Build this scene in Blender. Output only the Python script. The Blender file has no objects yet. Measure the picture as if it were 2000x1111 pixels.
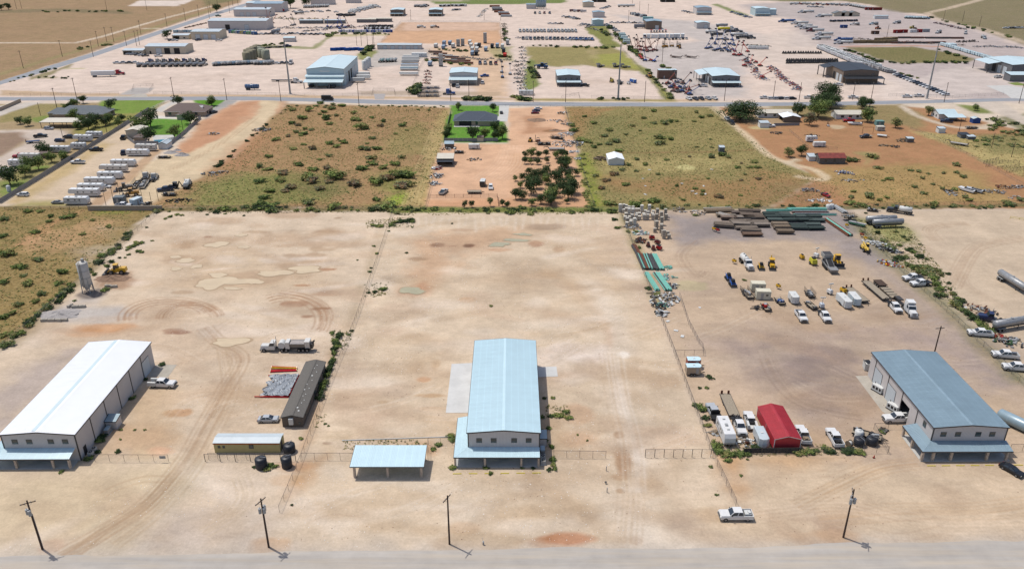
import bpy,math,random
import numpy as np
from mathutils import Vector,Matrix
S0,S1,S2,S3,S4,S5,S6,S7,S8,S9,S10,S11,S12,S13,S14,S15,S16,S17,S18,S19,S20,S21,S22,S23,S24='trailer|chain_link_fence|pickup_truck|cargo_trailer|flatbed_trailer|utility_trailer|semi_truck|semi truck|scrap_heap|scrap heap|tank_truck|tank truck|tanker_trailer|tanker trailer|pressure_vessel|wheel_loader|pipe_stack|pipe stack|pickup|dump_trailer|black|building|metal_building|travel_trailer|caravan'.split('|')
EN=enumerate
# camera, sky, sun, exposure
SC=bpy.context.scene
COL=SC.collection
F,CX,CY=1556.,1000.,555.5
PITCH=math.atan(724/1556.)
H=105.
SP,CP=math.sin(PITCH),math.cos(PITCH)
cam=bpy.data.cameras.new('camera')
cam.sensor_width=36.
cam.lens=F/2000*36.
cam.clip_start=.5
cam.clip_end=30000
camo=bpy.data.objects.new('camera',cam)
COL.objects.link(camo)
camo.location=(0,0,H)
camo.rotation_euler=(math.pi/2-PITCH,0,0)
SC.camera=camo
SUN_DIR=Vector((4.17,-2.72,-11.4)).normalized()
world=bpy.data.worlds.new('World')
SC.world=world
world.use_nodes=True
wn=world.node_tree.nodes
sky=wn.new('ShaderNodeTexSky')
sky.sky_type='NISHITA'
sky.sun_disc=False
sky.sun_elevation=math.asin(-SUN_DIR.z)
sky.sun_rotation=math.atan2(-SUN_DIR.x,-SUN_DIR.y)
sky.altitude=900
sky.air_density=.9
sky.dust_density=4.
sky.ozone_density=.6
world.node_tree.links.new(sky.outputs[0],wn['Background'].inputs[0])
wn['Background'].inputs[1].default_value=.15
sl=bpy.data.lights.new('sun','SUN')
sl.energy=3.6
sl.angle=math.radians(.55)
sl.color=(1.,.955,.89)
so=bpy.data.objects.new('sun',sl)
COL.objects.link(so)
so.rotation_euler=SUN_DIR.to_track_quat('-Z','Y').to_euler()
so.location=(0,200,300)
SC.view_settings.view_transform='Standard'
SC.view_settings.look='None'
SC.view_settings.gamma=1.
SC.view_settings.exposure=.0
SC.view_settings.use_curve_mapping=False
SC.cycles.max_bounces=5
SC.cycles.diffuse_bounces=3
SC.cycles.glossy_bounces=2
SC.cycles.transparent_max_bounces=12
SC.cycles.use_denoising=True
random.seed(7)
RNG=np.random.default_rng(7)
def G(px,py,z=.0):
 u,v=px-CX,py-CY
 d=F*SP+v*CP
 f=F*CP-v*SP
 t=(H-z)/d
 return Vector((u*t,f*t,z))
ZO={'Z1':(0,0,4),'Z2':(500,0,4),'Z3':(1000,0,4),'Z4':(1500,0,4),'Z5':(0,190,4),'Z6':(500,190,4),'Z7':(1000,190,4),'Z8':(1500,190,4),'Y1':(0,400,3.968),'Y2':(500,400,3.968),'Y3':(1000,400,3.968),'Y4':(1500,400,3.968),'X1':(0,640,3.704),'X2':(400,640,3.704),'X3':(850,640,3.704),'X4':(1300,640,3.9675),'X5':(1600,640,3.7025),'X6':(860,640,3.704),'X7':(1350,740,6.536),'X8':(660,840,9.09),'W1':(0,880,4),'W2':(500,880,4),'W3':(1000,880,4),'W4':(1500,880,4),'P':(0,0,1)}
def pz(zone,x,y):
 o=ZO[zone]
 return(o[0]+x/o[2],o[1]+y/o[2])
def at(zone,x,y,z=.0):
 return G(*pz(zone,x,y),z)
# materials
E_ALB=1.46
def lin(c):
 c=c/255.
 return c/12.92 if c<=.04045 else((c+.055)/1.055)**2.4
def alb(rgb):
 return tuple(min(.86,lin(c)/E_ALB) for c in rgb)
MATS={}
def mat(key,rgb=None,rough=.6,metal=.0,var=.12,scale=1.5,spec=.4,rib=None,bump=.0,lines=.0):
 if key in MATS:
  return MATS[key]
 m=bpy.data.materials.new(key)
 m.use_nodes=True
 nt=m.node_tree
 n,l=nt.nodes,nt.links
 b=n['Principled BSDF']
 b.inputs['Roughness'].default_value=rough
 b.inputs['Metallic'].default_value=metal
 b.inputs['Specular IOR Level'].default_value=spec
 tc=n.new('ShaderNodeTexCoord')
 nz=n.new('ShaderNodeTexNoise')
 nz.inputs['Scale'].default_value=scale
 nz.inputs['Detail'].default_value=4
 nz.inputs['Roughness'].default_value=.65
 l.new(tc.outputs['Object'],nz.inputs['Vector'])
 mr=n.new('ShaderNodeMapRange')
 mr.inputs[1].default_value=.3
 mr.inputs[2].default_value=.7
 mr.inputs[3].default_value=1-var
 mr.inputs[4].default_value=1+var
 l.new(nz.outputs[0],mr.inputs[0])
 val=mr.outputs[0]
 if lines:
  oi=n.new('ShaderNodeObjectInfo')
  r3=n.new('ShaderNodeMapRange')
  r3.inputs[3].default_value=.985
  r3.inputs[4].default_value=1.015
  l.new(oi.outputs['Random'],r3.inputs[0])
  sx=n.new('ShaderNodeSeparateXYZ')
  l.new(tc.outputs['Object'],sx.inputs[0])
  pp=n.new('ShaderNodeMath')
  pp.operation='PINGPONG'
  l.new(sx.outputs[0],pp.inputs[0])
  pp.inputs[1].default_value=lines/2
  r4=n.new('ShaderNodeMapRange')
  r4.inputs[1].default_value=.02
  r4.inputs[2].default_value=.16
  r4.inputs[3].default_value=1.07
  r4.inputs[4].default_value=1.
  l.new(pp.outputs[0],r4.inputs[0])
  for q in(r3,r4):
   mu=n.new('ShaderNodeMath')
   mu.operation='MULTIPLY'
   l.new(val,mu.inputs[0])
   l.new(q.outputs[0],mu.inputs[1])
   val=mu.outputs[0]
 if rib:
  wv=n.new('ShaderNodeTexWave')
  wv.wave_type='BANDS'
  wv.bands_direction='X'
  wv.inputs['Scale'].default_value=.314/rib[1]
  wv.inputs['Distortion'].default_value=0
  dp=n.new('ShaderNodeVectorMath')
  dp.operation='DOT_PRODUCT'
  dp.inputs[1].default_value={'X':(1,0,0),'Y':(0,1,0),'Z':(0,0,1),'XY':(1,1,0)}[rib[0]]
  l.new(tc.outputs['Object'],dp.inputs[0])
  cx=n.new('ShaderNodeCombineXYZ')
  l.new(dp.outputs['Value'],cx.inputs[0])
  l.new(cx.outputs[0],wv.inputs['Vector'])
  mr2=n.new('ShaderNodeMapRange')
  mr2.inputs[1].default_value=.0
  mr2.inputs[2].default_value=.35
  mr2.inputs[3].default_value=1-rib[2]
  mr2.inputs[4].default_value=1.
  l.new(wv.outputs[1],mr2.inputs[0])
  mm=n.new('ShaderNodeMath')
  mm.operation='MULTIPLY'
  l.new(val,mm.inputs[0])
  l.new(mr2.outputs[0],mm.inputs[1])
  val=mm.outputs[0]
  bp=n.new('ShaderNodeBump')
  bp.inputs['Strength'].default_value=.5
  bp.inputs['Distance'].default_value=.03
  l.new(wv.outputs[1],bp.inputs['Height'])
  l.new(bp.outputs[0],b.inputs['Normal'])
 elif bump:
  bp=n.new('ShaderNodeBump')
  bp.inputs['Strength'].default_value=.6
  bp.inputs['Distance'].default_value=bump
  l.new(nz.outputs[0],bp.inputs['Height'])
  l.new(bp.outputs[0],b.inputs['Normal'])
 vm=n.new('ShaderNodeVectorMath')
 vm.operation='SCALE'
 vm.inputs[0].default_value=alb(rgb)
 l.new(val,vm.inputs['Scale'])
 l.new(vm.outputs[0],b.inputs['Base Color'])
 MATS[key]=m
 return m
def paint(rgb):
 k='paint_%d_%d_%d'%rgb
 return mat(k,rgb,rough=.35,var=.07,scale=1.2,spec=.5)
def dull(rgb,var=.18,scale=1.2):
 k='dull_%d_%d_%d'%rgb
 return mat(k,rgb,rough=.85,var=var,scale=scale,spec=.2)
mat('glass',(48,56,64),rough=.08,var=.05,spec=.7)
mat('pane',(70,84,86),rough=.08,var=.2,scale=3,spec=.7)
mat('tyre',(34,33,32),rough=.9,var=.2)
mat('rim',(150,150,150),rough=.4,metal=.3)
mat(S20,(36,36,38),rough=.55,var=.2)
mat('ds',(72,70,70),rough=.6,var=.25)
mat('steel',(170,172,174),rough=.45,metal=.35,var=.12)
mat('galv',(178,180,180),rough=.5,metal=.2)
mat('rust',(120,72,50),rough=.9,var=.3)
mat('light',(235,235,228),rough=.2,var=.02)
mat('redlight',(170,25,20),rough=.3,var=.02)
mat('amber',(225,150,40),rough=.3,var=.02)
mat('wood',(150,132,110),rough=.9,var=.25,scale=4)
mat('deck',(165,152,132),rough=.9,var=.25,scale=3)
mat('pole_wood',(86,68,58),rough=.9,var=.25,scale=3)
mat('stone',(206,190,172),rough=.9,var=.35,scale=3.5,bump=.05)
mat('concrete',(206,204,198),rough=.85,var=.10,scale=.35)
mat('concrete_new',(214,214,211),rough=.85,var=.1,scale=.3)
mat('co',(186,178,164),rough=.9,var=.14,scale=.5)
mat('yp',(232,212,70),rough=.7,var=.12,scale=4)
mat('trim',(78,76,76),rough=.5,var=.1)
mat('dw',(214,222,226),rough=.5,var=.05,rib=('Z',.45,.18))
mat('dd',(40,40,42),rough=.7)
mat('wg',(222,216,212),rough=.55,var=.05,scale=.4,rib=('XY',.30,.16))
mat('wt',(220,208,186),rough=.6,var=.06,scale=.4,rib=('XY',.5,.10))
mat('wb',(136,120,106),rough=.6,var=.06,scale=.4,rib=('XY',.5,.10))
mat('ww',(240,240,236),rough=.6,var=.06,scale=.4)
mat('wc',(124,124,126),rough=.6,var=.06,scale=.4,rib=('XY',.5,.10))
mat('wall_paleblue',(206,228,234),rough=.5,var=.05,scale=.4,rib=('XY',.5,.08))
mat('brick',(190,170,150),rough=.9,var=.14,scale=2)
mat('roof_white',(268,270,272),rough=.35,var=.02,scale=.3)
mat('roof_ice',(214,242,250),rough=.38,var=.035,scale=.35,spec=.6,lines=1.52)
mat('rs',(156,180,192),rough=.36,metal=.1,var=.08,scale=.25,spec=.6,lines=1.55)
mat('rb',(214,234,238),rough=.4,var=.05,scale=.3,spec=.6)
mat('roof_black',(52,56,62),rough=.5,var=.08,scale=.4)
mat('roof_red',(186,54,64),rough=.5,var=.12,scale=.5,lines=1.2)
mat('rg',(205,216,220),rough=.4,var=.08,scale=.4)
mat('rt',(222,214,196),rough=.6,var=.06,scale=.4)
mat('shingle',(122,128,132),rough=.95,var=.2,scale=2.5,bump=.03)
mat('shingle_brown',(128,112,106),rough=.95,var=.2,scale=2.5,bump=.03)
mat('shingle_slate',(90,98,110),rough=.95,var=.2,scale=2.5,bump=.03)
mat('shingle_mobile',(112,108,102),rough=.95,var=.16,scale=3.,bump=.03)
mat('roof_rusty',(140,66,58),rough=.8,var=.35,scale=.8)
mat('poly_black',(44,46,52),rough=.45,var=.1)
mat('pw',(225,226,222),rough=.5,var=.06)
mat('shade_cloth',(36,36,38),rough=.95,var=.2)
mat('tq',(128,200,182),rough=.5,var=.08)
mat('solar',(44,66,104),rough=.15,var=.15,spec=.8)
mat('soil_red',(178,112,74),rough=1,var=.25,scale=1.,bump=.1)
mat('soil_brown',(150,122,100),rough=1,var=.25,scale=1.,bump=.1)
mat('gravel',(176,170,166),rough=1,var=.2,scale=2.,bump=.1)
mat('water',(218,196,162),rough=.45,var=.08,scale=.25,spec=.3)
mat('wet_sand',(182,156,124),rough=.7,var=.1,scale=.4)
mat('mud',(204,182,154),rough=.6,var=.1,scale=.4)
mat('water_green',(186,178,142),rough=.2,var=.08,scale=.25,spec=.6)
mat('pool',(96,164,196),rough=.05,var=.05,spec=.7)
def leaf_mat(key,rgb,var=.3):
 if key in MATS:
  return MATS[key]
 m=mat(key,rgb,rough=.8,var=var,scale=1.1,spec=.15)
 n,l=m.node_tree.nodes,m.node_tree.links
 b=n['Principled BSDF']
 tr=n.new('ShaderNodeBsdfTranslucent')
 l.new(b.inputs['Base Color'].links[0].from_socket,tr.inputs[0])
 mx=n.new('ShaderNodeMixShader')
 mx.inputs[0].default_value=.25
 l.new(b.outputs[0],mx.inputs[1])
 l.new(tr.outputs[0],mx.inputs[2])
 l.new(mx.outputs[0],n['Material Output'].inputs[0])
 return m
leaf_mat('leaf_dark',(84,102,60))
leaf_mat('leaf_mid',(118,138,80))
leaf_mat('leaf_bright',(152,166,92))
leaf_mat('leaf_sage',(142,148,108))
leaf_mat('leaf_deep',(70,90,58))
leaf_mat('leaf_olive',(170,162,104))
leaf_mat('straw',(206,180,130))
leaf_mat('straw_brown',(170,138,98))
leaf_mat('twig',(126,108,90))
mat('bark',(92,76,64),rough=.95,var=.3,scale=4)
mcl=bpy.data.materials.new('chain_link')
mcl.use_nodes=True
_n,_l=mcl.node_tree.nodes,mcl.node_tree.links
_t=_n.new('ShaderNodeBsdfTransparent')
_mx=_n.new('ShaderNodeMixShader')
_tc=_n.new('ShaderNodeTexCoord')
_nz=_n.new('ShaderNodeTexNoise')
_nz.inputs['Scale'].default_value=2.
_l.new(_tc.outputs['Object'],_nz.inputs['Vector'])
_mr=_n.new('ShaderNodeMapRange')
_mr.inputs[3].default_value=.06
_mr.inputs[4].default_value=.17
_l.new(_nz.outputs[0],_mr.inputs[0])
_l.new(_mr.outputs[0],_mx.inputs[0])
_l.new(_t.outputs[0],_mx.inputs[1])
_n['Principled BSDF'].inputs['Base Color'].default_value=(.24,.24,.24,1)
_n['Principled BSDF'].inputs['Roughness'].default_value=.6
_l.new(_n['Principled BSDF'].outputs[0],_mx.inputs[2])
_l.new(_mx.outputs[0],_n['Material Output'].inputs[0])
MATS['chain_link']=mcl
# mesh builder
class MB:
 def __init__(s,m=S20):
  s.v,s.f,s.k,s.m=[],[],[],m
 def add(s,vs,fs,m=None):
  o=len(s.v)
  s.v.extend([tuple(q) for q in vs])
  for f in fs:
   s.f.append([i+o for i in f])
   s.k.append(m or s.m)
  return s
 def quad(s,a,b,c,d,m=None):
  return s.add([a,b,c,d],[(0,1,2,3)],m)
 def fr(s,x0,x1,y0,y1,z0,X0,X1,Y0,Y1,z1,m=None):
  return s.add([(x0,y0,z0),(x1,y0,z0),(x1,y1,z0),(x0,y1,z0),(X0,Y0,z1),(X1,Y0,z1),(X1,Y1,z1),(X0,Y1,z1)],[(3,2,1,0),(4,5,6,7),(0,1,5,4),(1,2,6,5),(2,3,7,6),(3,0,4,7)],m)
 def box(s,x0,x1,y0,y1,z0,z1,m=None):
  return s.fr(x0,x1,y0,y1,z0,x0,x1,y0,y1,z1,m)
 def bx(s,c,d,rz=.0,m=None,ry=.0,rx=.0):
  R=Matrix.Rotation(rz,3,'Z')@Matrix.Rotation(ry,3,'Y')@Matrix.Rotation(rx,3,'X')
  vs=[]
  for z in(-.5,.5):
   for x,y in((-.5,-.5),(.5,-.5),(.5,.5),(-.5,.5)):
    vs.append(Vector(c)+R@Vector((x*d[0],y*d[1],z*d[2])))
  return s.add(vs,[(3,2,1,0),(4,5,6,7),(0,1,5,4),(1,2,6,5),(2,3,7,6),(3,0,4,7)],m)
 def cyl(s,p,q,r0,r1=None,n=10,m=None,caps=True):
  r1=r0 if r1 is None else r1
  p,q=Vector(p),Vector(q)
  d=(q-p)
  if d.length<1e-6:
   return s
  d.normalize()
  a=d.orthogonal().normalized()
  b=d.cross(a)
  vs=[]
  for c,r in((p,r0),(q,r1)):
   for i in range(n):
    t=2*math.pi*i/n
    vs.append(c+(a*math.cos(t)+b*math.sin(t))*r)
  fs=[(i,(i+1)%n,n+(i+1)%n,n+i) for i in range(n)]
  if caps:
   fs+=[tuple(range(n))[::-1],tuple(range(n,2*n))]
  return s.add(vs,fs,m)
 def bar(s,p,q,w,h=None,m=None):
  h=h or w
  p,q=Vector(p),Vector(q)
  d=q-p
  L=d.length
  if L<1e-6:
   return s
  d.normalize()
  up=Vector((0,0,1)) if abs(d.z)<.99 else Vector((1,0,0))
  a=d.cross(up).normalized()
  b=a.cross(d)
  vs=[]
  for c in(p,q):
   for i,j in((-1,-1),(1,-1),(1,1),(-1,1)):
    vs.append(c+a*(i*w/2)+b*(j*h/2))
  return s.add(vs,[(3,2,1,0),(4,5,6,7),(0,1,5,4),(1,2,6,5),(2,3,7,6),(3,0,4,7)],m)
 def lathe(s,prof,axis='Z',o=(0,0,0),n=14,m=None):
  vs,fs=[],[]
  for r,h in prof:
   for i in range(n):
    t=2*math.pi*i/n
    c,d=r*math.cos(t),r*math.sin(t)
    vs.append({'Z':(o[0]+c,o[1]+d,o[2]+h),'X':(o[0]+h,o[1]+c,o[2]+d),'Y':(o[0]+c,o[1]+h,o[2]+d)}[axis])
  for k in range(len(prof)-1):
   for i in range(n):
    j=(i+1)%n
    fs.append((k*n+i,k*n+j,(k+1)*n+j,(k+1)*n+i))
  return s.add(vs,fs,m)
 def prof(s,pts,y0,y1,m=None,Y0=None,Y1=None):
  n=len(pts)
  vs=[(x,y0,z) for x,z in pts]+[(x,y1,z) for x,z in pts]
  fs=[tuple(range(n)),tuple(range(n,2*n))[::-1]]
  fs+=[(i,n+i,n+(i+1)%n,(i+1)%n) for i in range(n)]
  return s.add(vs,fs,m)
 def panel(s,a,b,c,d,inset,off,m=None):
  a,b,c,d=map(Vector,(a,b,c,d))
  ce=(a+b+c+d)/4
  nrm=(b-a).cross(d-a).normalized()*off
  q=[]
  for p in(a,b,c,d):
   v=ce-p
   q.append(p+v.normalized()*min(inset*1.4,v.length*.5))
  return s.add([p+nrm for p in q]+[p-nrm for p in q],[(0,1,2,3),(7,6,5,4),(0,4,5,1),(1,5,6,2),(2,6,7,3),(3,7,4,0)],m)
 def merge(s,o):
  n=len(s.v)
  s.v.extend(o.v)
  s.f.extend([[i+n for i in f] for f in o.f])
  s.k.extend(o.k)
  return s
 def mesh(s,name,smooth=False):
  me=bpy.data.meshes.new(name)
  me.from_pydata(s.v,[],s.f)
  ks=list(dict.fromkeys(s.k))
  for k in ks:
   me.materials.append(MATS[k])
  ix={k:i for i,k in EN(ks)}
  me.polygons.foreach_set('material_index',[ix[k] for k in s.k])
  if smooth:
   me.polygons.foreach_set('use_smooth',[True]*len(s.f))
  me.update()
  return me
 def build(s,name,parent=None,smooth=False):
  return link(name,s.mesh(name,smooth),parent)
def link(name,me,parent=None):
 o=bpy.data.objects.new(name,me)
 COL.objects.link(o)
 if parent is not None:
  o.parent=parent
 return o
def tag(o,label=None,cat=None,group=None,kind=None):
 if label:
  o['label']=label
 if cat:
  o['category']=cat
 if group:
  o['group']=group
 if kind:
  o['kind']=kind
 return o
def empty(name,loc,rz=.0,label=None,cat=None,group=None):
 o=bpy.data.objects.new(name,None)
 o.empty_display_size=.2
 COL.objects.link(o)
 o.location=loc
 o.rotation_euler=(0,0,rz)
 return tag(o,label,cat,group)
MESHES={}
def Pl(key,gen,name,loc,deg,label,cat,group=None,near=True,scale=1.):
 k=(key,near)
 if k not in MESHES:
  parts=gen()
  if near:
   MESHES[k]=[(pn,mb.mesh(pn.split('>')[-1],pn.split('>')[-1] in SMOOTH)) for pn,mb in parts]
  else:
   a=MB()
   for pn,mb in parts:
    a.merge(mb)
   MESHES[k]=[(name,a.mesh(name))]
 L=MESHES[k]
 rz=math.radians(deg)
 if len(L)==1:
  o=link(name,L[0][1])
  o.location=loc
  o.rotation_euler=(0,0,rz)
  tag(o,label,cat,group)
 else:
  o=empty(name,loc,rz,label,cat,group)
  last={}
  for pn,me in L:
   if '>' in pn:
    par,c=pn.split('>')
    link(c,me,last[par])
   else:
    last[pn]=link(pn,me,o)
 if scale!=1.:
  o.scale=(scale,)*3 if isinstance(scale,(int,float)) else scale
 return o
SMOOTH={'tank','drum','tank_shell'}
# the ground: one sheet, its colours painted by region
def vnoise(x,y,seed=0):
 xi=np.floor(x).astype(np.int64)
 yi=np.floor(y).astype(np.int64)
 fx,fy=x-xi,y-yi
 fx=fx*fx*(3-2*fx)
 fy=fy*fy*(3-2*fy)
 def h(a,b):
  n=(a*374761393+b*668265263+seed*974634541)&0xFFFFFFFF
  n=((n^(n>>13))*1274126177)&0xFFFFFFFF
  return((n^(n>>16))&0xFFFF)/65535.
 return(h(xi,yi)*(1-fx)+h(xi+1,yi)*fx)*(1-fy)+(h(xi,yi+1)*(1-fx)+h(xi+1,yi+1)*fx)*fy
def fbm(x,y,s,seed=0,oct=4):
 v,a,t=0,.5,0
 for i in range(oct):
  v=v+a*vnoise(x/s*2**i+13.7*i,y/s*2**i-7.1*i,seed+i)
  t+=a
  a*=.5
 return v/t-.5
rows=[30.,60.,80.]
for _i in range(640):
 rows.append(G(1000,1150-_i*1.86,0).y)
rows+=[1450.,1900.,3000.,6000.,14000.]
rows=np.array(rows)
cs=np.concatenate([[-6,-3,-1.6,-1.1],np.linspace(-.78,.78,940),[1.1,1.6,3,6]])
slant=np.hypot(rows,H*.72)
GX=(cs[None,:]*slant[:,None]).ravel()
GY=np.repeat(rows,len(cs))
NR,NC=len(rows),len(cs)
NV=NR*NC
gcol=np.zeros((NV,3))
gveg=np.zeros(NV)
nzA=fbm(GX,GY,14,1)
nzB=fbm(GX,GY,4,5,3)
nzC=fbm(GX,GY,45,9)
PXM=(F*SP)/H
def LA(rgb):
 return np.array(alb(rgb))
def W_poly(pts,soft=1.,warp=2.,zone='P'):
 q=[at(zone,*p) for p in pts]
 xs=np.array([v.x for v in q])
 ys=np.array([v.y for v in q])
 pad=soft+warp*2+1
 m=np.where((GX>xs.min()-pad)&(GX<xs.max()+pad)&(GY>ys.min()-pad)&(GY<ys.max()+pad))[0]
 x,y=GX[m],GY[m]
 ins=np.zeros(len(m),bool)
 dist=np.full(len(m),1e9)
 n=len(q)
 for i in range(n):
  x0,y0,x1,y1=xs[i],ys[i],xs[(i+1)%n],ys[(i+1)%n]
  c=(y0>y)!=(y1>y)
  with np.errstate(divide='ignore',invalid='ignore'):
   c&=x<(x1-x0)*(y-y0)/(y1-y0 if y1!=y0 else 1e-9)+x0
  ins^=c
  dx,dy=x1-x0,y1-y0
  t=np.clip(((x-x0)*dx+(y-y0)*dy)/(dx*dx+dy*dy+1e-9),0,1)
  dist=np.minimum(dist,np.hypot(x-x0-t*dx,y-y0-t*dy))
 sd=np.where(ins,dist,-dist)+warp*(nzA[m]*2.2+nzB[m]*1.2)
 w=np.clip(sd/soft*.5+.5,0,1)
 return m,w*w*(3-2*w)
def Rg(rgb,pts,soft=1.,warp=1.5,veg=None,zone='P',amt=1.):
 m,w=W_poly(pts,soft,warp,zone)
 w=w*amt
 gcol[m]=gcol[m]*(1-w)[:,None]+LA(rgb)*w[:,None]
 if veg is not None:
  gveg[m]=gveg[m]*(1-w)+veg*w
def W_line(pts,width,soft,zone='P',world=False):
 q=[Vector((p[0],p[1],0)) if world else at(zone,*p) for p in pts]
 xs=[v.x for v in q]
 ys=[v.y for v in q]
 pad=width+soft+2
 m=np.where((GX>min(xs)-pad)&(GX<max(xs)+pad)&(GY>min(ys)-pad)&(GY<max(ys)+pad))[0]
 x,y=GX[m],GY[m]
 dist=np.full(len(m),1e9)
 for i in range(len(q)-1):
  dx,dy=xs[i+1]-xs[i],ys[i+1]-ys[i]
  t=np.clip(((x-xs[i])*dx+(y-ys[i])*dy)/(dx*dx+dy*dy+1e-9),0,1)
  dist=np.minimum(dist,np.hypot(x-xs[i]-t*dx,y-ys[i]-t*dy))
 w=np.clip((width/2-dist+nzB[m]*soft)/soft*.5+.5,0,1)
 return m,w
def Tl(rgb,pts,width=3.,soft=.8,amt=1.,zone='P',veg=None,world=False):
 m,w=W_line(pts,width,soft,zone,world)
 w=w*amt
 gcol[m]=gcol[m]*(1-w)[:,None]+LA(rgb)*w[:,None]
 if veg is not None:
  gveg[m]=gveg[m]*(1-w)+veg*w
def Sm(pts,k=8):
 out=[]
 n=len(pts)
 for i in range(n-1):
  p0,p1,p2,p3=pts[max(i-1,0)],pts[i],pts[i+1],pts[min(i+2,n-1)]
  for j in range(k):
   t=j/k
   out.append(tuple(.5*(2*p1[a]+(p2[a]-p0[a])*t+(2*p0[a]-5*p1[a]+4*p2[a]-p3[a])*t*t+(3*p1[a]-p0[a]-3*p2[a]+p3[a])*t**3) for a in(0,1)))
 out.append(tuple(pts[-1]))
 return out
RUTS=[]
def Ru(*a,**k):
 RUTS.append((a,k))
def draw_ruts(rgb,pts,gauge=1.9,w=.35,amt=.4,zone='P',n=1):
 q=[at(zone,*p) for p in pts]
 q=Sm([(v.x,v.y) for v in q])
 for k in range(n):
  o=(k-(n-1)/2)*1.1+random.uniform(-.2,.2)
  for sgn in(-1,1):
   L=[]
   for i in range(len(q)):
    a,b=q[max(i-1,0)],q[min(i+1,len(q)-1)]
    d=math.hypot(b[0]-a[0],b[1]-a[1]) or 1
    e=sgn*gauge/2+o
    L.append((q[i][0]-(b[1]-a[1])/d*e,q[i][1]+(b[0]-a[0])/d*e))
   Tl(rgb,L,w,.3,min(.9,amt*random.uniform(1.,1.6)),world=True)
def Bb(rgb,x,y,rx,ry=None,zone='P',amt=.7,soft=None,veg=None,rot=0):
 c=at(zone,x,y)
 ry=ry or rx
 R=max(rx,ry)*1.6+2
 m=np.where((abs(GX-c.x)<R)&(abs(GY-c.y)<R))[0]
 dx,dy=GX[m]-c.x,GY[m]-c.y
 ca,sa=math.cos(rot),math.sin(rot)
 d=np.hypot((dx*ca+dy*sa)/rx,(-dx*sa+dy*ca)/ry)+nzA[m]*1.1+nzB[m]*.9
 w=np.clip((1-d)/(soft or .45)+.5,0,1)*amt
 gcol[m]=gcol[m]*(1-w)[:,None]+LA(rgb)*w[:,None]
 if veg is not None:
  gveg[m]=gveg[m]*(1-w)+veg*w
gcol[:]=LA((220,203,182))
far=GY>G(1000,198).y
gcol[far]=LA((223,203,187))
FAR=-70
Rg((163,134,104),[(-700,260),(-60,182),(0,160),(60,140),(150,112),(260,75),(400,28),(470,5),(500,FAR),(-900,FAR)],3,2,.55)
Rg((128,112,88),[(-50,22),(120,17),(250,22),(255,28),(120,24),(-50,26)],4,4,.8)
Rg((120,112,80),[(400,12),(470,0),(560,FAR),(380,FAR)],4,4,.7)
Rg((224,208,194),[(250,13),(270,2),(380,0),(345,13)],3,3,0)
Tl((224,206,186),[(-60,84),(60,84.5),(145,85),(200,72),(270,51),(330,34),(412,13)],5,1)
Tl((222,204,184),[(265,55),(310,57)],5,1)
Tl((224,206,190),[(340,13),(440,13)],4,1)
Tl((142,140,92),[(-60,158),(0,146),(90,118),(180,92),(300,55),(420,18)],7,3,.6,veg=.7)
Rg((128,120,96),[(1560,FAR),(1640,2),(1705,10),(1735,24),(1800,27),(1812,30),(1900,55),(2010,92),(2300,160),(2400,FAR)],4,3,.8)
Tl((206,186,166),[(1920,FAR),(1915,0),(1860,15),(1812,26),(1822,36),(1850,44),(1920,57),(2010,86),(2200,140)],9,2)
Rg((110,124,74),[(490,-6),(700,-3),(830,2),(1000,1),(1105,5),(1110,FAR),(490,FAR)],6,4,.8)
Rg((96,128,60),[(840,4),(1000,0),(1104,2),(1104,6),(1000,9),(850,8)],3,3,.8)
Rg((118,118,88),[(1110,FAR),(1360,-4),(1560,4),(1640,2),(1600,FAR)],6,4,.8)
Rg((186,173,168),[(1540,90),(1560,30),(1640,4),(1760,24),(1900,55),(2010,95),(2010,200),(1800,190),(1700,120),(1600,92)],10,8,0,amt=.9)  # cloud shade over the far right yards, painted in as a grey-lilac tint
Rg((180,170,166),[(1445,10),(1540,4),(1640,16),(1600,40),(1480,30)],8,6,0,amt=.8)
Rg((186,180,176),[(1200,30),(1350,42),(1460,60),(1500,75),(1450,130),(1460,190),(1330,192),(1260,140),(1230,95),(1370,80)],8,7,0,amt=.7)
Rg((214,198,184),[(1380,80),(1560,60),(1640,110),(1660,170),(1580,180),(1540,130),(1460,110)],6,6,0,amt=.7)
Rg((222,208,196),[(1700,160),(1800,150),(1880,128),(1980,140),(2010,168),(1880,190),(1720,195)],6,5,0,amt=.5)
Rg((112,110,70),[(1650,93),(1780,92),(1870,105),(1905,116),(1890,121),(1760,124),(1725,118)],3,3,.9)
Tl((196,140,108),[(1645,91.5),(1760,89),(1850,92)],6,2,.8)
Rg((152,142,92),[(1028,92),(1190,92),(1215,100),(1245,128),(1262,139),(1225,138),(1140,128),(1085,131),(1035,124)],3,3,.7)
Rg((160,164,76),[(1150,108),(1215,104),(1250,132),(1240,136),(1160,124)],4,4,.7,amt=.8)
Rg((136,140,72),[(1244,128),(1262,137),(1318,196),(1300,196)],2,2,.8)
Rg((178,160,120),[(1145,98),(1168,98),(1170,116),(1150,114)],3,3,.5,amt=.6)
Rg((122,132,66),[(1145,52),(1180,50),(1210,92),(1180,95),(1165,72),(1148,66)],2,3,.9)
Rg((112,136,66),[(1032,115),(1045,118),(1052,165),(1030,180),(1022,160)],2,2,.9)
Rg((118,138,84),[(1390,9),(1400,8),(1460,30),(1455,34)],3,2,.8)
Rg((196,160,128),[(784,44),(976,45),(979,89),(745,83)],2,1.5,0)
Rg((214,172,136),[(765,62),(977,62),(979,89),(745,83)],5,3,0)
Rg((218,186,162),[(790,45),(974,46),(974,60),(778,60)],5,4,0,amt=.8)
Rg((186,180,172),[(735,97),(838,97),(845,110),(800,125),(715,135),(720,110)],4,4,0,amt=.8)
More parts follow.
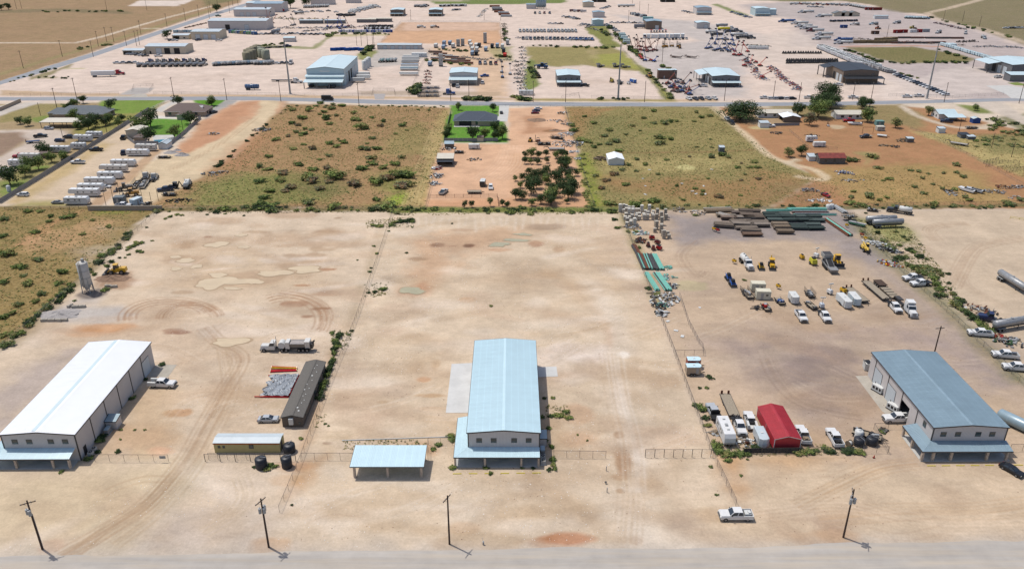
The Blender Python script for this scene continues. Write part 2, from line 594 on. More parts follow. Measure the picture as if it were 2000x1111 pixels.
Rg((140,148,90),[(700,104),(735,98),(738,104),(712,122),(702,116)],2,2,.8)
Rg((196,186,128),[(640,68),(770,66),(750,70),(640,73)],2,2,.7,amt=.6)
Rg((128,138,86),[(500,88),(610,92),(640,72),(655,66),(640,78),(615,97),(500,92)],2,2,.7,amt=.8)
Rg((214,178,140),[(840,92),(980,90),(1000,190),(930,190),(900,130),(845,120)],6,5,.1,amt=.7)
Rg((150,152,96),[(955,92),(1000,92),(1000,120),(960,112)],3,3,.7,amt=.6)
Rg((204,176,146),[(0,176),(150,182),(280,184),(520,186),(900,190),(1040,193),(1300,195),(1400,193),(1400,199),(900,195),(500,191),(0,187)],2,1.5,.25)
Rg((164,148,100),[(1010,193),(1320,195),(1320,199),(1010,197)],2,1.5,.6)
Rg((150,140,108),[(55,152),(90,142),(140,126),(135,132),(95,148),(60,156)],2,2,.5)
Bb((150,140,100),95,152,9,2.5,amt=.7,veg=.5)
Bb((176,172,120),148,134,8,2.5,amt=.6,veg=.5)
Rg((180,174,168),[(232,186),(262,172),(302,172),(290,182),(275,186)],1.5,.8,0)
for _x,_y,_r in((600,150,16),(760,150,16),(420,150,20),(300,160,20),(880,30,20),(1070,25,20),(1180,160,14),(1600,150,14),(1750,60,25),(560,60,16)):
 Bb((206,184,166),_x,_y,_r,_r*.6,amt=.35,soft=.9)
Rg((158,140,116),[(700,178),(980,180),(980,188),(700,186)],2,2,.4,amt=.5)
Rg((172,150,116),[(-700,420),(-100,206),(0,204),(330,200),(290,216),(0,398)],2,2,.4)
Rg((152,140,92),[(0,206),(110,202),(160,208),(110,228),(0,240)],3,3,.6)
Rg((206,196,184),[(-60,235),(0,227),(60,207),(90,199),(60,199),(-60,215)],2,1.5,0)
Rg((120,150,62),[(200,196),(330,194),(300,212),(262,224),(210,222),(190,210)],2,1.5,.35)
Rg((108,138,56),[(60,232),(95,226),(100,238),(70,240)],2,2,.4,amt=.8)
Rg((150,146,82),[(180,226),(262,222),(290,216),(225,254),(150,270),(140,256)],3,3,.5)
Rg((208,192,176),[(-60,262),(0,254),(90,252),(135,256),(130,275),(80,300),(20,345),(-80,380),(-80,330),(0,306),(50,278),(0,262)],3,2,0)
Rg((150,126,108),[(-60,262),(40,258),(58,272),(30,286),(0,304),(-60,320)],3,2,.2)
Rg((150,142,92),[(0,345),(60,318),(110,300),(135,305),(60,350),(0,390)],3,3,.5)
Rg((104,140,56),[(0,356),(50,350),(60,358),(10,385),(0,385)],3,2,.5,amt=.7)
Bb((96,140,50),80,327,4,3,amt=.7)
Rg((214,192,164),[(0,400),(70,352),(200,275),(262,238),(300,250),(270,270),(285,292),(250,330),(200,380),(150,403)],2,2,0)
Rg((198,172,122),[(5,398),(90,346),(200,278),(215,282),(140,335),(60,385),(40,402)],4,3,.35,amt=.8)
Rg((168,160,92),[(20,402),(60,392),(150,396),(150,405),(20,405)],3,2,.6,amt=.8)
Rg((92,146,48),[(288,232),(375,233),(362,262),(345,268),(300,266),(277,252)],1.6,1.6,.4)
Rg((92,146,38),[(378,196),(445,193),(430,210),(398,218),(388,206)],1.5,1,.2)
Rg((224,218,208),[(298,226),(345,227),(345,233),(298,232)],.6,.3,0)
Rg((208,202,194),[(300,217),(340,195),(372,194),(330,208),(316,219)],1,.6,0)
Rg((172,168,162),[(398,237),(412,236),(466,196),(440,196),(412,214),(400,228)],1,.6,0)
Rg((208,166,132),[(385,240),(470,197),(560,197),(560,215),(520,260),(470,300),(420,340),(330,335),(340,300),(370,262)],3,2.5,.05)
Rg((196,146,112),[(392,245),(462,202),(500,200),(470,240),(420,290),(350,320),(345,300)],4,4,.1,amt=.8)
Rg((216,194,160),[(215,402),(235,372),(290,318),(330,300),(370,300),(440,265),(500,225),(512,197),(552,197),(540,225),(470,285),(400,350),(330,388),(300,404)],2,2,0)
Ru((186,156,124),[(500,230),(440,275),(380,310),(340,330)],amt=.5,n=2)
Ru((186,160,130),[(345,318),(330,330),(350,338),(375,330)],amt=.35,n=2)
Rg((188,152,118),[(170,402),(240,345),(300,290),(318,292),(262,345),(200,402)],1.5,1.5,.3,amt=.8)
Rg((169,134,97),[(556,203),(884,210),(868,262),(850,330),(832,408),(280,408),(380,350),(440,318),(478,285),(505,258)],2.5,2,.6)
Rg((108,126,60),[(380,360),(440,340),(560,335),(660,345),(650,385),(560,402),(360,404)],7,8,.8,amt=.75)
Rg((104,96,66),[(580,345),(680,335),(700,360),(650,380),(560,372)],6,6,.8,amt=.5)
Rg((120,132,62),[(730,340),(800,330),(805,380),(770,408),(720,404),(760,378)],5,5,.8,amt=.75)
Rg((150,176,56),[(750,388),(800,376),(795,396),(770,404)],3,3,.7,amt=.8)
Rg((140,136,80),[(770,250),(830,240),(850,300),(800,300),(740,300)],6,6,.7,amt=.55)
Rg((184,160,108),[(860,215),(884,212),(868,280),(835,405),(790,405),(815,340),(840,280)],3,2.5,.45)
for _k in range(5):
 Tl((204,184,136),[(852-_k*5+12,250),(836-_k*6+12,300),(820-_k*7+12,350),(800-_k*8+16,404)],.5,.4,.6)
Rg((186,132,98),[(430,300),(500,262),(560,250),(500,320),(420,350)],6,6,.4,amt=.5)
Rg((92,148,48),[(878,206),(976,207),(975,228),(988,240),(993,279),(866,279),(872,232),(880,222)],1.4,1.2,.35)
Rg((222,180,146),[(866,280),(994,281),(992,212),(1102,208),(1118,260),(1162,408),(832,408),(845,320)],1.5,1,.06)
Rg((210,158,118),[(835,390),(1000,388),(1160,380),(1166,406),(832,406)],4,4,.1,amt=.7)
Rg((178,132,98),[(1024,226),(1060,225),(1050,248),(1080,250),(1094,258),(1040,262),(1022,262)],3,3,0,amt=.7)
Bb((150,112,78),1085,256,5,3,amt=.8)
for _k in range(9):
 _x=985+_k*4
 Ru((236,202,172),[(_x,285),(_x-20+_k*3,320),(_x-60+4*_k,350)],amt=.3)
Rg((206,164,128),[(1000,300),(1130,296),(1158,400),(1000,400)],3,2,.05,amt=.6)
Rg((132,142,60),[(1126,300),(1160,298),(1168,408),(1156,408)],2,2,.8)
Rg((164,120,88),[(1165,330),(1180,345),(1196,385),(1180,380)],2,2,.3)
Rg((147,136,87),[(1104,209),(1398,209),(1450,262),(1520,315),(1600,345),(1575,362),(1500,408),(1168,408),(1130,300)],2,2,.7)
Rg((170,122,84),[(1108,211),(1200,212),(1160,230),(1130,280),(1122,270)],4,4,.4,amt=.6)
Rg((112,116,68),[(1150,230),(1215,228),(1230,260),(1220,290),(1160,296),(1148,270)],8,7,.9,amt=.6)
Rg((118,124,66),[(1260,258),(1310,258),(1310,280),(1270,282)],5,5,.9,amt=.6)
Rg((132,146,50),[(1128,300),(1150,298),(1166,330),(1180,400),(1160,404)],2.5,2.5,.8,amt=.85)
Rg((188,170,116),[(1180,305),(1400,305),(1470,315),(1440,330),(1300,340),(1180,330)],8,7,.6,amt=.5)
Rg((164,116,82),[(1170,350),(1280,345),(1420,352),(1480,330),(1580,350),(1480,404),(1200,375)],8,8,.4,amt=.6)
Tl((138,100,72),[(1210,299),(1300,298),(1400,297),(1470,293)],2,1,.7)
Bb((214,206,146),1337,327,4,5,amt=.8)
Rg((120,130,60),[(1250,238),(1330,232),(1310,246),(1260,248)],5,5,.8,amt=.5)
Rg((178,132,96),[(1400,209),(1560,213),(1750,206),(1830,214),(2300,330),(2300,410),(1500,408),(1600,346),(1500,300),(1440,250)],2,2,.3)
Rg((150,132,92),[(1500,206),(1760,204),(1800,225),(1800,256),(1760,245),(1640,230),(1520,225)],4,4,.6)
Rg((184,166,112),[(1780,255),(1850,262),(2010,270),(2010,352),(1900,305),(1850,285)],3,3,.6)
Rg((116,118,72),[(1900,262),(2010,262),(2010,300),(1930,300)],5,5,.9,amt=.75)
Rg((104,112,76),[(1950,230),(2010,220),(2050,260),(1990,255)],3,3,.8,amt=.8)
Rg((120,134,72),[(1865,204),(1920,208),(1940,222),(1900,222)],3,2,.5)
Rg((178,168,140),[(1450,206),(1545,210),(1560,240),(1500,250),(1440,235)],3,3,.3,amt=.5)
Rg((168,152,92),[(1600,336),(1780,318),(1920,340),(1990,400),(1700,404),(1640,370)],8,8,.7,amt=.5)
Rg((148,114,84),[(1480,350),(1600,360),(1620,400),(1480,404)],5,5,.4,amt=.5)
Rg((158,170,110),[(1670,298),(1710,300),(1720,312),(1690,320)],3,3,.7,amt=.5)
Tl((218,196,164),Sm([(1393,211),(1425,238),(1462,268),(1500,303),(1540,318),(1590,332),(1612,346),(1600,351),(1560,345)]),4,1.2,.95)
Tl((214,196,168),[(1540,318),(1555,312)],4,1.5,.9)
Tl((216,200,180),Sm([(1762,208),(1790,226),(1830,240),(1870,249),(1920,250),(1940,240),(1920,228),(1880,215),(1856,205)]),4.5,1.2,.95)
Rg((208,194,178),[(1890,200),(1955,198),(2010,232),(2010,248),(1960,226)],2,1.5,0,amt=.95)
Rg((212,194,168),[(1885,246),(1945,240),(1935,254),(1895,252)],2,1.5,0,amt=.8)
Bb((210,190,160),1632,248,5,4,amt=.8)
Bb((214,200,150),1480,250,6,3,amt=.7)
Rg((150,128,82),[(-500,800),(-300,402),(298,402),(310,412),(262,440),(190,515),(120,575),(40,650),(-20,690)],1.5,1,.75)
Rg((194,150,110),[(30,480),(80,440),(160,408),(172,410),(130,430),(60,475)],2,2,.2,amt=.8)
Rg((206,164,126),[(60,470),(180,425),(240,430),(190,470),(90,500)],5,6,.35,amt=.6)
Rg((134,146,62),[(175,410),(262,409),(255,418),(190,420)],2,2,.7,amt=.8)
Rg((124,110,74),[(300,404),(760,405),(762,413),(520,413),(300,415)],1.5,1.5,.8)
Rg((110,128,56),[(758,404),(1210,405),(1212,416),(1000,417),(758,420)],1.2,1,.9)
Rg((118,112,78),[(1212,402),(1420,405),(1700,402),(2010,398),(2010,404),(1700,410),(1420,410),(1215,410)],1.5,1.5,.7)
Rg((221,201,176),[(310,413),(762,414),(530,1030),(380,1080),(-700,1085),(-500,900),(-60,690),(30,668),(120,580),(200,512),(262,442)],1.5,1,0)
Rg((198,172,146),[(60,655),(150,632),(330,600),(440,640),(420,690),(330,690),(240,660),(120,668)],8,7,0,amt=.45)
Rg((178,166,160),[(-20,770),(60,715),(130,690),(160,680),(90,760),(20,830),(-20,840)],6,5,0,amt=.75)
Rg((194,168,138),[(200,555),(300,560),(420,575),(500,560),(420,540),(300,548)],6,5,0,amt=.6)
Rg((204,180,150),[(330,470),(470,480),(560,520),(660,500),(640,560),(500,570),(350,540),(300,500)],9,8,0,amt=.6)
Rg((176,146,120),[(186,540),(252,532),(268,548),(240,566),(186,562)],2,2,0,amt=.9)
Rg((196,190,184),[(85,605),(130,595),(230,602),(250,615),(200,628),(90,628)],3,2.5,0,amt=.85)
Rg((196,190,186),[(130,590),(175,575),(205,578),(190,590),(150,597)],3,2,0,amt=.7)
Bb((120,112,108),182,573,3.5,3,amt=.85)
Bb((206,150,100),205,640,9,3.5,amt=.6)
Bb((202,150,104),175,650,10,3,amt=.45)
for _cx,_cy,_rx,_ry,_a0,_a1,_m in((330,620,92,37,20,200,3),(372,622,60,30,10,190,3),(560,625,80,52,-25,120,3),(540,618,105,48,-10,95,2)):
 for _k in range(_m):
  _e=1-_k*.11
  Ru((168,132,102),[(_cx+_rx*_e*math.cos(math.radians(t)),_cy-_ry*_e*math.sin(math.radians(t))) for t in range(_a0,_a1,12)],amt=.5,w=.4)
Ru((170,138,108),[(400,640),(430,670),(470,700),(440,760),(400,830),(360,900),(290,980),(200,1040),(120,1085)],amt=.4,n=3)
Ru((186,160,128),[(440,680),(450,760),(410,850),(370,920),(300,1000),(220,1060)],amt=.35,n=3)
for _x,_y,_a,_b,_c in((575,593,3.2,1.6,(160,104,72)),(640,571,2.2,1,(160,104,72)),(600,618,1.6,.8,(156,104,74)),(620,603,1.4,.8,(160,110,80)),(635,602,1.5,.7,(158,108,78)),(637,575,4,.7,(176,132,98)),(590,557,3,.9,(184,142,108)),(635,526,3,.9,(180,134,100)),(350,649,4,1.2,(150,110,88)),(335,645,3,1,(156,116,92)),(405,463,1.5,.8,(150,106,84)),(660,426,1.5,1,(176,150,122)),(345,806,3,1.5,(200,158,118)),(190,470,0,0,None)):
 if _c:
  Bb(_c,_x,_y,_a,_b,amt=.8,soft=.5)
Rg((204,174,136),[(235,780),(300,760),(345,800),(340,850),(300,880),(240,850),(225,810)],5,5,0,amt=.55)
Rg((196,160,124),[(205,830),(330,840),(340,875),(200,885)],4,4,0,amt=.45)
Bb((226,172,140),305,882,3.5,2,amt=.6)
Rg((188,164,132),[(470,740),(530,745),(560,800),(500,800),(470,780)],5,5,0,amt=.6)
for _x,_y,_rx,_ry in((425,470,7,4),(370,508,9,5),(550,465,12,6),(590,510,10,6),(640,455,8,4),(560,420,10,3),(440,430,9,4),(365,480,7,4),(480,545,16,5),(640,478,12,3)):
 Bb((190,160,130),_x,_y,_rx,_ry,amt=.55,soft=.7)
Rg((220,200,174),[(762,416),(1206,414),(1258,540),(1340,760),(1440,1000),(1450,1060),(500,1082),(532,1024),(680,640)],1.2,.8,0)
Rg((198,160,126),[(800,470),(860,455),(960,450),(1040,440),(1060,450),(960,480),(880,500),(840,560),(800,575),(775,560),(820,520)],8,7,0,amt=.7)
Rg((182,160,134),[(960,505),(1050,505),(1100,530),(1080,570),(1000,575),(975,550)],5,5,0,amt=.65)
Rg((200,176,146),[(860,560),(1000,590),(1010,610),(940,620),(890,600)],6,6,0,amt=.55)
Rg((166,148,128),[(722,548),(760,540),(800,545),(795,560),(740,556),(722,556)],3,3,0,amt=.8)
Rg((188,142,110),[(770,560),(820,556),(830,575),(805,582),(775,578)],3,3,0,amt=.65)
Rg((204,178,148),[(1000,430),(1060,430),(1090,450),(1200,490),(1230,560),(1180,560),(1120,500),(1010,470)],8,7,0,amt=.5)
Rg((200,176,152),[(1185,450),(1210,440),(1250,530),(1300,640),(1285,650),(1230,560),(1195,500)],5,4,0,amt=.6)
Tl((196,164,128),Sm([(1060,535),(1100,545),(1150,590),(1178,625),(1192,660),(1185,680)]),4,3,.6)
Tl((192,148,108),[(1180,628),(1192,655),(1190,672)],2.2,1.2,.6)
Tl((236,224,208),Sm([(1160,560),(1190,620),(1205,700),(1215,780),(1238,860),(1245,950),(1235,1060)]),6,4,.55)
Tl((240,230,218),Sm([(1200,720),(1220,800),(1240,870),(1250,950)]),2.2,1.2,.7)
Tl((186,166,138),Sm([(1215,700),(1240,760),(1235,830)]),2.2,2,.5)
Ru((196,172,144),[(1190,690),(1205,780),(1225,860),(1232,960),(1225,1060)],amt=.28,n=4,w=.3)
Ru((236,226,212),[(1200,690),(1212,780),(1232,860),(1240,960)],amt=.2,n=3,w=.3)
for _k in range(24):
 _x=800+_k*16
 Tl((236,222,204),[(_x,425),(_x+random.uniform(-6,6),436+random.uniform(0,18))],.8,.5,.4)
for _x,_y,_a,_b,_c,_t in((856,478,3.4,2.2,(134,98,76),.8),(916,480,2.4,1.6,(126,92,74),.85),(884,481,2.5,.5,(160,118,90),.6),(820,506,4,1.6,(170,140,112),.7),(900,449,5,1.2,(190,160,132),.7),(1065,443,7,3,(176,152,128),.7),(1092,488,2,3,(186,156,126),.7),(1048,476,3,2.5,(184,142,112),.7),(972,488,5,1.5,(196,146,110),.5),(912,586,2.5,1.8,(200,160,120),.7),(1068,694,2.4,3.,(196,150,108),.65),(1100,712,10,9,(240,226,214),.55),(1120,690,9,6,(238,224,212),.45),(1216,905,1.6,4.2,(160,118,84),.85),(1210,850,1,1.2,(170,136,104),.8),(1218,693,1.5,2,(246,236,222),.9),(1130,857,4,3,(206,160,118),.6),(1126,812,3,4,(214,172,136),.5),(747,785,1.6,.9,(186,160,126),.7),(829,741,1.6,1.2,(206,152,110),.7),(851,710,1.8,4,(188,156,120),.6),(840,772,4,.9,(204,168,128),.7),(845,798,3,.8,(202,164,126),.7),(1212,932,1.5,1,(176,140,106),.7),(1211,958,1,.8,(176,144,112),.7),(638,865,1.2,.6,(120,88,70),.8),(637,748,1.5,3,(180,150,116),.5),(580,910,4,2,(182,128,92),.5),(560,940,4,2,(204,164,120),.5)):
 Bb(_c,_x,_y,_a,_b,amt=_t,soft=.55)
Rg((196,154,112),[(600,900),(640,890),(620,920),(580,960),(560,970),(575,930)],2,2,.2,amt=.55)
Rg((190,150,112),[(640,700),(652,690),(625,790),(600,860),(590,880),(600,820)],2,2,.1,amt=.55)
Rg((192,166,132),[(640,858),(830,845),(830,874),(690,880),(650,885)],3,3,.4,amt=.45)
Rg((196,146,106),[(800,866),(842,862),(842,880),(810,880)],2,2,.1,amt=.5)
Rg((207,184,158),[(1208,412),(1670,412),(1700,470),(1760,530),(1860,610),(2010,760),(2100,900),(2200,1060),(1450,1062),(1432,985),(1345,765),(1260,545)],1.2,.8,0)
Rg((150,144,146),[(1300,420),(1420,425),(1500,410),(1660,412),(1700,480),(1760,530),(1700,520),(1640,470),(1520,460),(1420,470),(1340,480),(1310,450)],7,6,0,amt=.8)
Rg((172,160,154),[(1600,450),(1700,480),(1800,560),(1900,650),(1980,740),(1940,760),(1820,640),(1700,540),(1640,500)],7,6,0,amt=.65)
Rg((170,154,148),[(1400,670),(1520,640),(1640,630),(1760,640),(1860,650),(1960,740),(1820,690),(1700,690),(1660,770),(1580,780),(1460,740)],16,11,0,amt=.75)  # wide grey patch with soft edges across the equipment yard
Rg((132,117,114),[(1480,690),(1580,665),(1700,670),(1720,740),(1690,800),(1620,790),(1540,760)],14,9,0,amt=.55)  # darker middle of the grey patch
Rg((217,196,168),[(1430,895),(1700,890),(1990,905),(2100,960),(2050,1050),(1450,1055)],6,5,0,amt=.7)
Rg((224,198,168),[(1400,690),(1440,740),(1500,780),(1480,800),(1380,790),(1360,740)],7,6,0,amt=.5)
Bb((206,196,150),1346,558,4.5,3.5,amt=.7)
Ru((170,146,124),[(1360,470),(1330,500),(1360,540),(1380,530)],amt=.4,n=2)
Ru((160,138,120),[(1500,700),(1520,740),(1560,780),(1620,800),(1680,810)],amt=.4,n=3)
Ru((176,152,130),[(1540,620),(1600,660),(1660,700)],amt=.35,n=2)
Ru((172,150,130),[(1380,600),(1420,615),(1455,620),(1450,605)],amt=.3,n=1)
Ru((190,160,126),[(1560,990),(1640,950),(1720,915),(1790,905)],amt=.4,n=3)
Ru((196,166,132),[(1600,1010),(1750,1000),(1900,1000),(2020,985)],amt=.35,n=4)
Ru((230,208,182),[(1470,1000),(1650,985),(1800,1020),(2000,1020)],amt=.3,n=4)
Rg((196,146,96),[(1408,895),(1440,893),(1450,940),(1445,965),(1425,950)],2.5,2.5,.2,amt=.6)
Rg((206,166,122),[(1440,900),(1560,890),(1680,890),(1680,900),(1520,906)],3,3,.1,amt=.6)
Rg((217,197,172),[(1672,412),(2400,404),(2600,900),(2010,745),(1880,610),(1770,530),(1710,470)],1.5,1,.05)
Rg((150,158,88),[(1690,430),(1760,440),(1790,455),(1775,475),(1735,470),(1705,455)],4,3,.75,amt=.8)
Ru((180,152,124),[(1830,470),(1815,450),(1840,440),(1890,438)],amt=.4,n=3)
Ru((184,156,130),[(1860,560),(1900,490),(1940,475),(2000,465)],amt=.35,n=4)
Ru((184,156,130),[(1800,480),(1870,530),(1890,560),(1960,600)],amt=.3,n=2)
for _p in([(1670,425),(1700,465),(1760,525),(1850,600),(1990,740)],):
 Tl((108,116,74),_p,4.5,3,.7,veg=.9)
Tl((122,130,70),[(1214,420),(1250,500),(1290,600)],2.2,2,.6,veg=.8)
Tl((150,132,96),[(262,442),(200,508),(120,578),(30,668)],4,2,.7,veg=.5)
Tl((150,128,96),[(745,450),(680,640),(650,690)],1.6,1.5,.4,veg=.5)
Rg((217,197,164),[(-400,920),(0,915),(170,918),(330,905),(360,930),(240,1010),(60,1075),(-400,1090)],7,6,0,amt=.75)
Rg((212,196,170),[(370,890),(410,890),(400,930),(330,1010),(240,1085),(120,1088),(230,1010),(330,930)],3,3,0,amt=.8)
Rg((180,168,160),[(330,1000),(420,1010),(500,1020),(560,1070),(300,1080),(290,1040)],7,6,0,amt=.6)
Rg((226,210,192),[(420,905),(510,925),(490,960),(450,950)],6,5,0,amt=.6)
for _d in(0,8,16,26):
 Ru((182,156,126),[(330+_d,935-_d),(270+_d,1000-_d),(190+_d,1050-_d),(120+_d,1084)],amt=.4,w=.25)
Ru((190,160,128),[(330,935),(280,935),(230,950),(200,965)],amt=.45,w=.25)
Ru((196,176,148),[(470,930),(480,970),(450,1010),(400,1040)],amt=.4,w=.3,n=2)
Bb((194,140,96),1095,1060,5.5,1.6,amt=.6)
Bb((176,132,96),1243,1054,1.4,1.4,amt=.75)
Bb((196,158,116),905,1030,3,2,amt=.5)
Bb((198,166,128),880,1062,5,2,amt=.5)
Bb((196,156,116),1640,1050,6,2.5,amt=.6)
Bb((200,160,120),530,1065,4,2,amt=.5)
Bb((206,168,140),95,1066,3,2,amt=.5)
Rg((190,176,162),[(960,1050),(1080,1040),(1060,1080),(960,1085)],4,4,0,amt=.5)
for _k in range(46):
 _y=940+random.uniform(0,120)
 _x=random.uniform(540,1420)
 Bb(random.choice([(204,182,154),(232,216,196),(198,172,140)]),_x,_y,random.uniform(2,8),random.uniform(1,2.5),amt=.45,soft=.8)
for _k in range(90):
 _x,_y=random.uniform(680,1330),random.uniform(430,880)
 Bb(random.choice([(206,182,152),(234,218,198),(200,174,146),(212,186,160)]),_x,_y,random.uniform(3,12),random.uniform(1.2,4),amt=.5,soft=.9,rot=random.uniform(-.5,.5))
for _k in range(60):
 _x,_y=random.uniform(240,700),random.uniform(425,780)
 Bb(random.choice([(206,182,156),(232,216,198),(200,174,146)]),_x,_y,random.uniform(3,12),random.uniform(1.2,4),amt=.5,soft=.9,rot=random.uniform(-.5,.5))
Rg((196,186,174),[(-800,1085),(0,1078),(600,1071),(1000,1069),(1400,1060),(2000,1051),(2800,1040),(2800,1330),(-800,1330)],4,3,0,amt=.8)
for _k in range(30):
 _x,_y=random.uniform(560,1420),random.uniform(640,1050)
 _a=random.uniform(-.5,.5)
 Ru(random.choice([(198,174,146),(236,222,204),(202,180,152)]),[(_x,_y),(_x+60*math.cos(_a),_y-30*math.sin(_a)-12),(_x+130*math.cos(_a),_y-50*math.sin(_a)-40)],amt=.22,w=.3)
for _k in range(22):
 _x,_y=random.uniform(1450,1950),random.uniform(560,1040)
 _a=random.uniform(-.6,.6)
 Ru(random.choice([(182,156,130),(228,208,184)]),[(_x,_y),(_x+70*math.cos(_a),_y-30*math.sin(_a)+14),(_x+150*math.cos(_a),_y-60*math.sin(_a))],amt=.25,w=.3)
for _k in range(24):
 _x,_y=random.uniform(180,600),random.uniform(430,1040)
 _a=random.uniform(-.6,1.2)
 Ru(random.choice([(190,160,130),(234,218,198)]),[(_x,_y),(_x+50*math.cos(_a),_y-30*math.sin(_a)-10),(_x+110*math.cos(_a),_y-60*math.sin(_a))],amt=.22,w=.3)
for _k in range(46):
 _x,_y=random.uniform(690,1300),random.uniform(440,1040)
 Bb(random.choice([(190,164,134),(196,170,140),(186,164,140),(238,226,210)]),_x,_y,random.uniform(4,16),random.uniform(1.5,5),amt=.3,soft=.9,rot=random.uniform(-.9,.9))
for _k in range(40):
 _x,_y=random.uniform(60,640),random.uniform(430,1050)
 Bb(random.choice([(192,166,136),(194,168,138),(188,166,144),(238,224,208)]),_x,_y,random.uniform(4,14),random.uniform(1.5,4.5),amt=.3,soft=.9,rot=random.uniform(-.9,.9))
for _k in range(40):
 _x,_y=random.uniform(1300,1980),random.uniform(460,1040)
 Bb(random.choice([(176,148,122),(186,156,126),(168,150,138),(224,204,180)]),_x,_y,random.uniform(4,14),random.uniform(1.5,4.5),amt=.3,soft=.9,rot=random.uniform(-.9,.9))
def puddle(x,y,rx,ry,zone,seed,m='water',ring=1.16,zi=.0):
 c=at(zone,x,y)
 rnd=random.Random(seed)
 ph=[rnd.uniform(0,6.28) for _ in range(5)]
 am=[rnd.uniform(.05,.2)/(1+.3*k) for k in range(5)]
 if m=='mud':
  Bb((184,156,126),x,y,rx*1.1,ry*1.1,zone,.6,.5)
  return
 for nm,s,z,mm in(('wet_mud',ring,.005+zi,'wet_sand'),('puddle',1.,.045+zi,m)):
  P=[]
  for i in range(40):
   t=i/40*2*math.pi
   r=1+sum(am[k]*math.sin((k+2)*t+ph[k]) for k in range(5))
   P.append((c.x+rx*r*s*math.cos(t),c.y+ry*r*s*math.sin(t),z))
  tag(MB(mm).add(P,[tuple(range(40))]).build(nm),kind='structure')
for i,(z,x,y,rx,ry,m) in EN((('Y1',1625,618,4.6,4.2,'water'),('Y1',1790,590,9,3.2,'water'),('Y1',1690,545,3.5,2,'water'),('Y1',1685,308,4.2,3,'water'),('Y1',1890,328,2.4,1.4,'water'),('Y1',1440,432,3.,2.4,'water'),('Y1',1525,478,2.2,1.6,'water'),('Y1',1360,405,2,1.4,'water'),('Y1',1364,497,2,1.6,'water'),('Y1',1870,236,2.4,1.6,'water'),('Y1',1800,648,3,1.2,'water'),('Y2',1850-1984+134,600,2.6,1.8,'water'),('Y1',1790,1062,5.5,2.6,'water'),('Y2',385,500,6,3.2,'water'),('Y2',150,530,7,2.4,'water'),('Y2',250,485,3,2.4,'mud'),('Y2',300,395,4,1.8,'mud'),('Y2',455,390,4,1.8,'mud'),('Y2',520,345,5,2,'mud'),('Y2',30,210,5,1.8,'mud'),('Y2',560,208,5,1.4,'mud'),('Y2',1205,665,4.4,2.8,'water_green'),('Y2',1885,308,4.2,2.2,'water_green'),('Y3',30,275,5,1.6,'water_green'),('Y3',85,230,3.4,1.4,'water_green'),('Y2',1275,425,3.2,1.4,'mud'),('Y1',1460,310,3.4,3.6,'mud'),('Y1',1415,678,3,1.2,'mud'))):
 puddle(x,y,rx*.85,ry*.85,z,40+i,m,zi=.0012*i)
Bb((188,124,82),1112,1052,4.4,1.4,amt=.7,soft=.7)
for _a,_b in RUTS:
 draw_ruts(*_a,**_b)
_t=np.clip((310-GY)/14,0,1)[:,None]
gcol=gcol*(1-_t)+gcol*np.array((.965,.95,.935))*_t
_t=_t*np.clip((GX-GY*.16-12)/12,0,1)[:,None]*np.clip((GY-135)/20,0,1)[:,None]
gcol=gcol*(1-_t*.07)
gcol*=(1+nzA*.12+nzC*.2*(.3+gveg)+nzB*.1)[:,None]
me=bpy.data.meshes.new('ground')
gz=np.zeros(NV)
me.vertices.add(NV)
me.vertices.foreach_set('co',np.stack([GX,GY,gz],1).astype(np.float32).ravel())
_r=np.arange(NR-1)[:,None]*NC+np.arange(NC-1)[None,:]
_q=np.stack([_r,_r+1,_r+1+NC,_r+NC],-1).reshape(-1,4)
me.loops.add(_q.size)
me.loops.foreach_set('vertex_index',_q.astype(np.int32).ravel())
me.polygons.add(len(_q))
me.polygons.foreach_set('loop_start',(np.arange(len(_q))*4).astype(np.int32))
me.polygons.foreach_set('loop_total',np.full(len(_q),4,np.int32))
me.update(calc_edges=True)
ca=me.attributes.new('soil','FLOAT_COLOR','POINT')  # region colours, far cloud shade painted in with them; alpha is plant cover
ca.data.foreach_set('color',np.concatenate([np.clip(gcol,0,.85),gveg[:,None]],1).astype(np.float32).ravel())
ground=link('ground',me)
tag(ground,kind='structure')
gm=bpy.data.materials.new('ground_colour')
gm.use_nodes=True
n,l=gm.node_tree.nodes,gm.node_tree.links
b=n['Principled BSDF']
b.inputs['Roughness'].default_value=.95
b.inputs['Specular IOR Level'].default_value=.1
geo=n.new('ShaderNodeNewGeometry')
att=n.new('ShaderNodeAttribute')
att.attribute_name='soil'
def NN(scale,detail,rough,lo,hi,a,c,stretch=None):
 t=n.new('ShaderNodeTexNoise')
 t.inputs['Scale'].default_value=scale
 t.inputs['Detail'].default_value=detail
 t.inputs['Roughness'].default_value=rough
 src=geo.outputs['Position']
 if stretch:
  mp=n.new('ShaderNodeMapping')
  mp.inputs['Scale'].default_value=stretch
  mp.inputs['Rotation'].default_value=(0,0,.5)
  l.new(src,mp.inputs[0])
  src=mp.outputs[0]
 l.new(src,t.inputs['Vector'])
 r=n.new('ShaderNodeMapRange')
 for i,q in EN((lo,hi,a,c)):
  r.inputs[i+1].default_value=q
 l.new(t.outputs[0],r.inputs[0])
 return t,r.outputs[0]
def mathn(op,a,c):
 t=n.new('ShaderNodeMath')
 t.operation=op
 for i,q in EN((a,c)):
  if isinstance(q,(int,float)):
   t.inputs[i].default_value=q
  else:
   l.new(q,t.inputs[i])
 return t.outputs[0]
t1,v1=NN(.09,6,.65,.3,.7,.87,1.11)
t2,v2=NN(.6,6,.75,.3,.7,.91,1.09)
t3,v3=NN(1.9,5,.78,.28,.72,.86,1.14)
t4,v4=NN(.22,6,.65,.35,.65,.95,1.05,stretch=(.5,1.4,1))
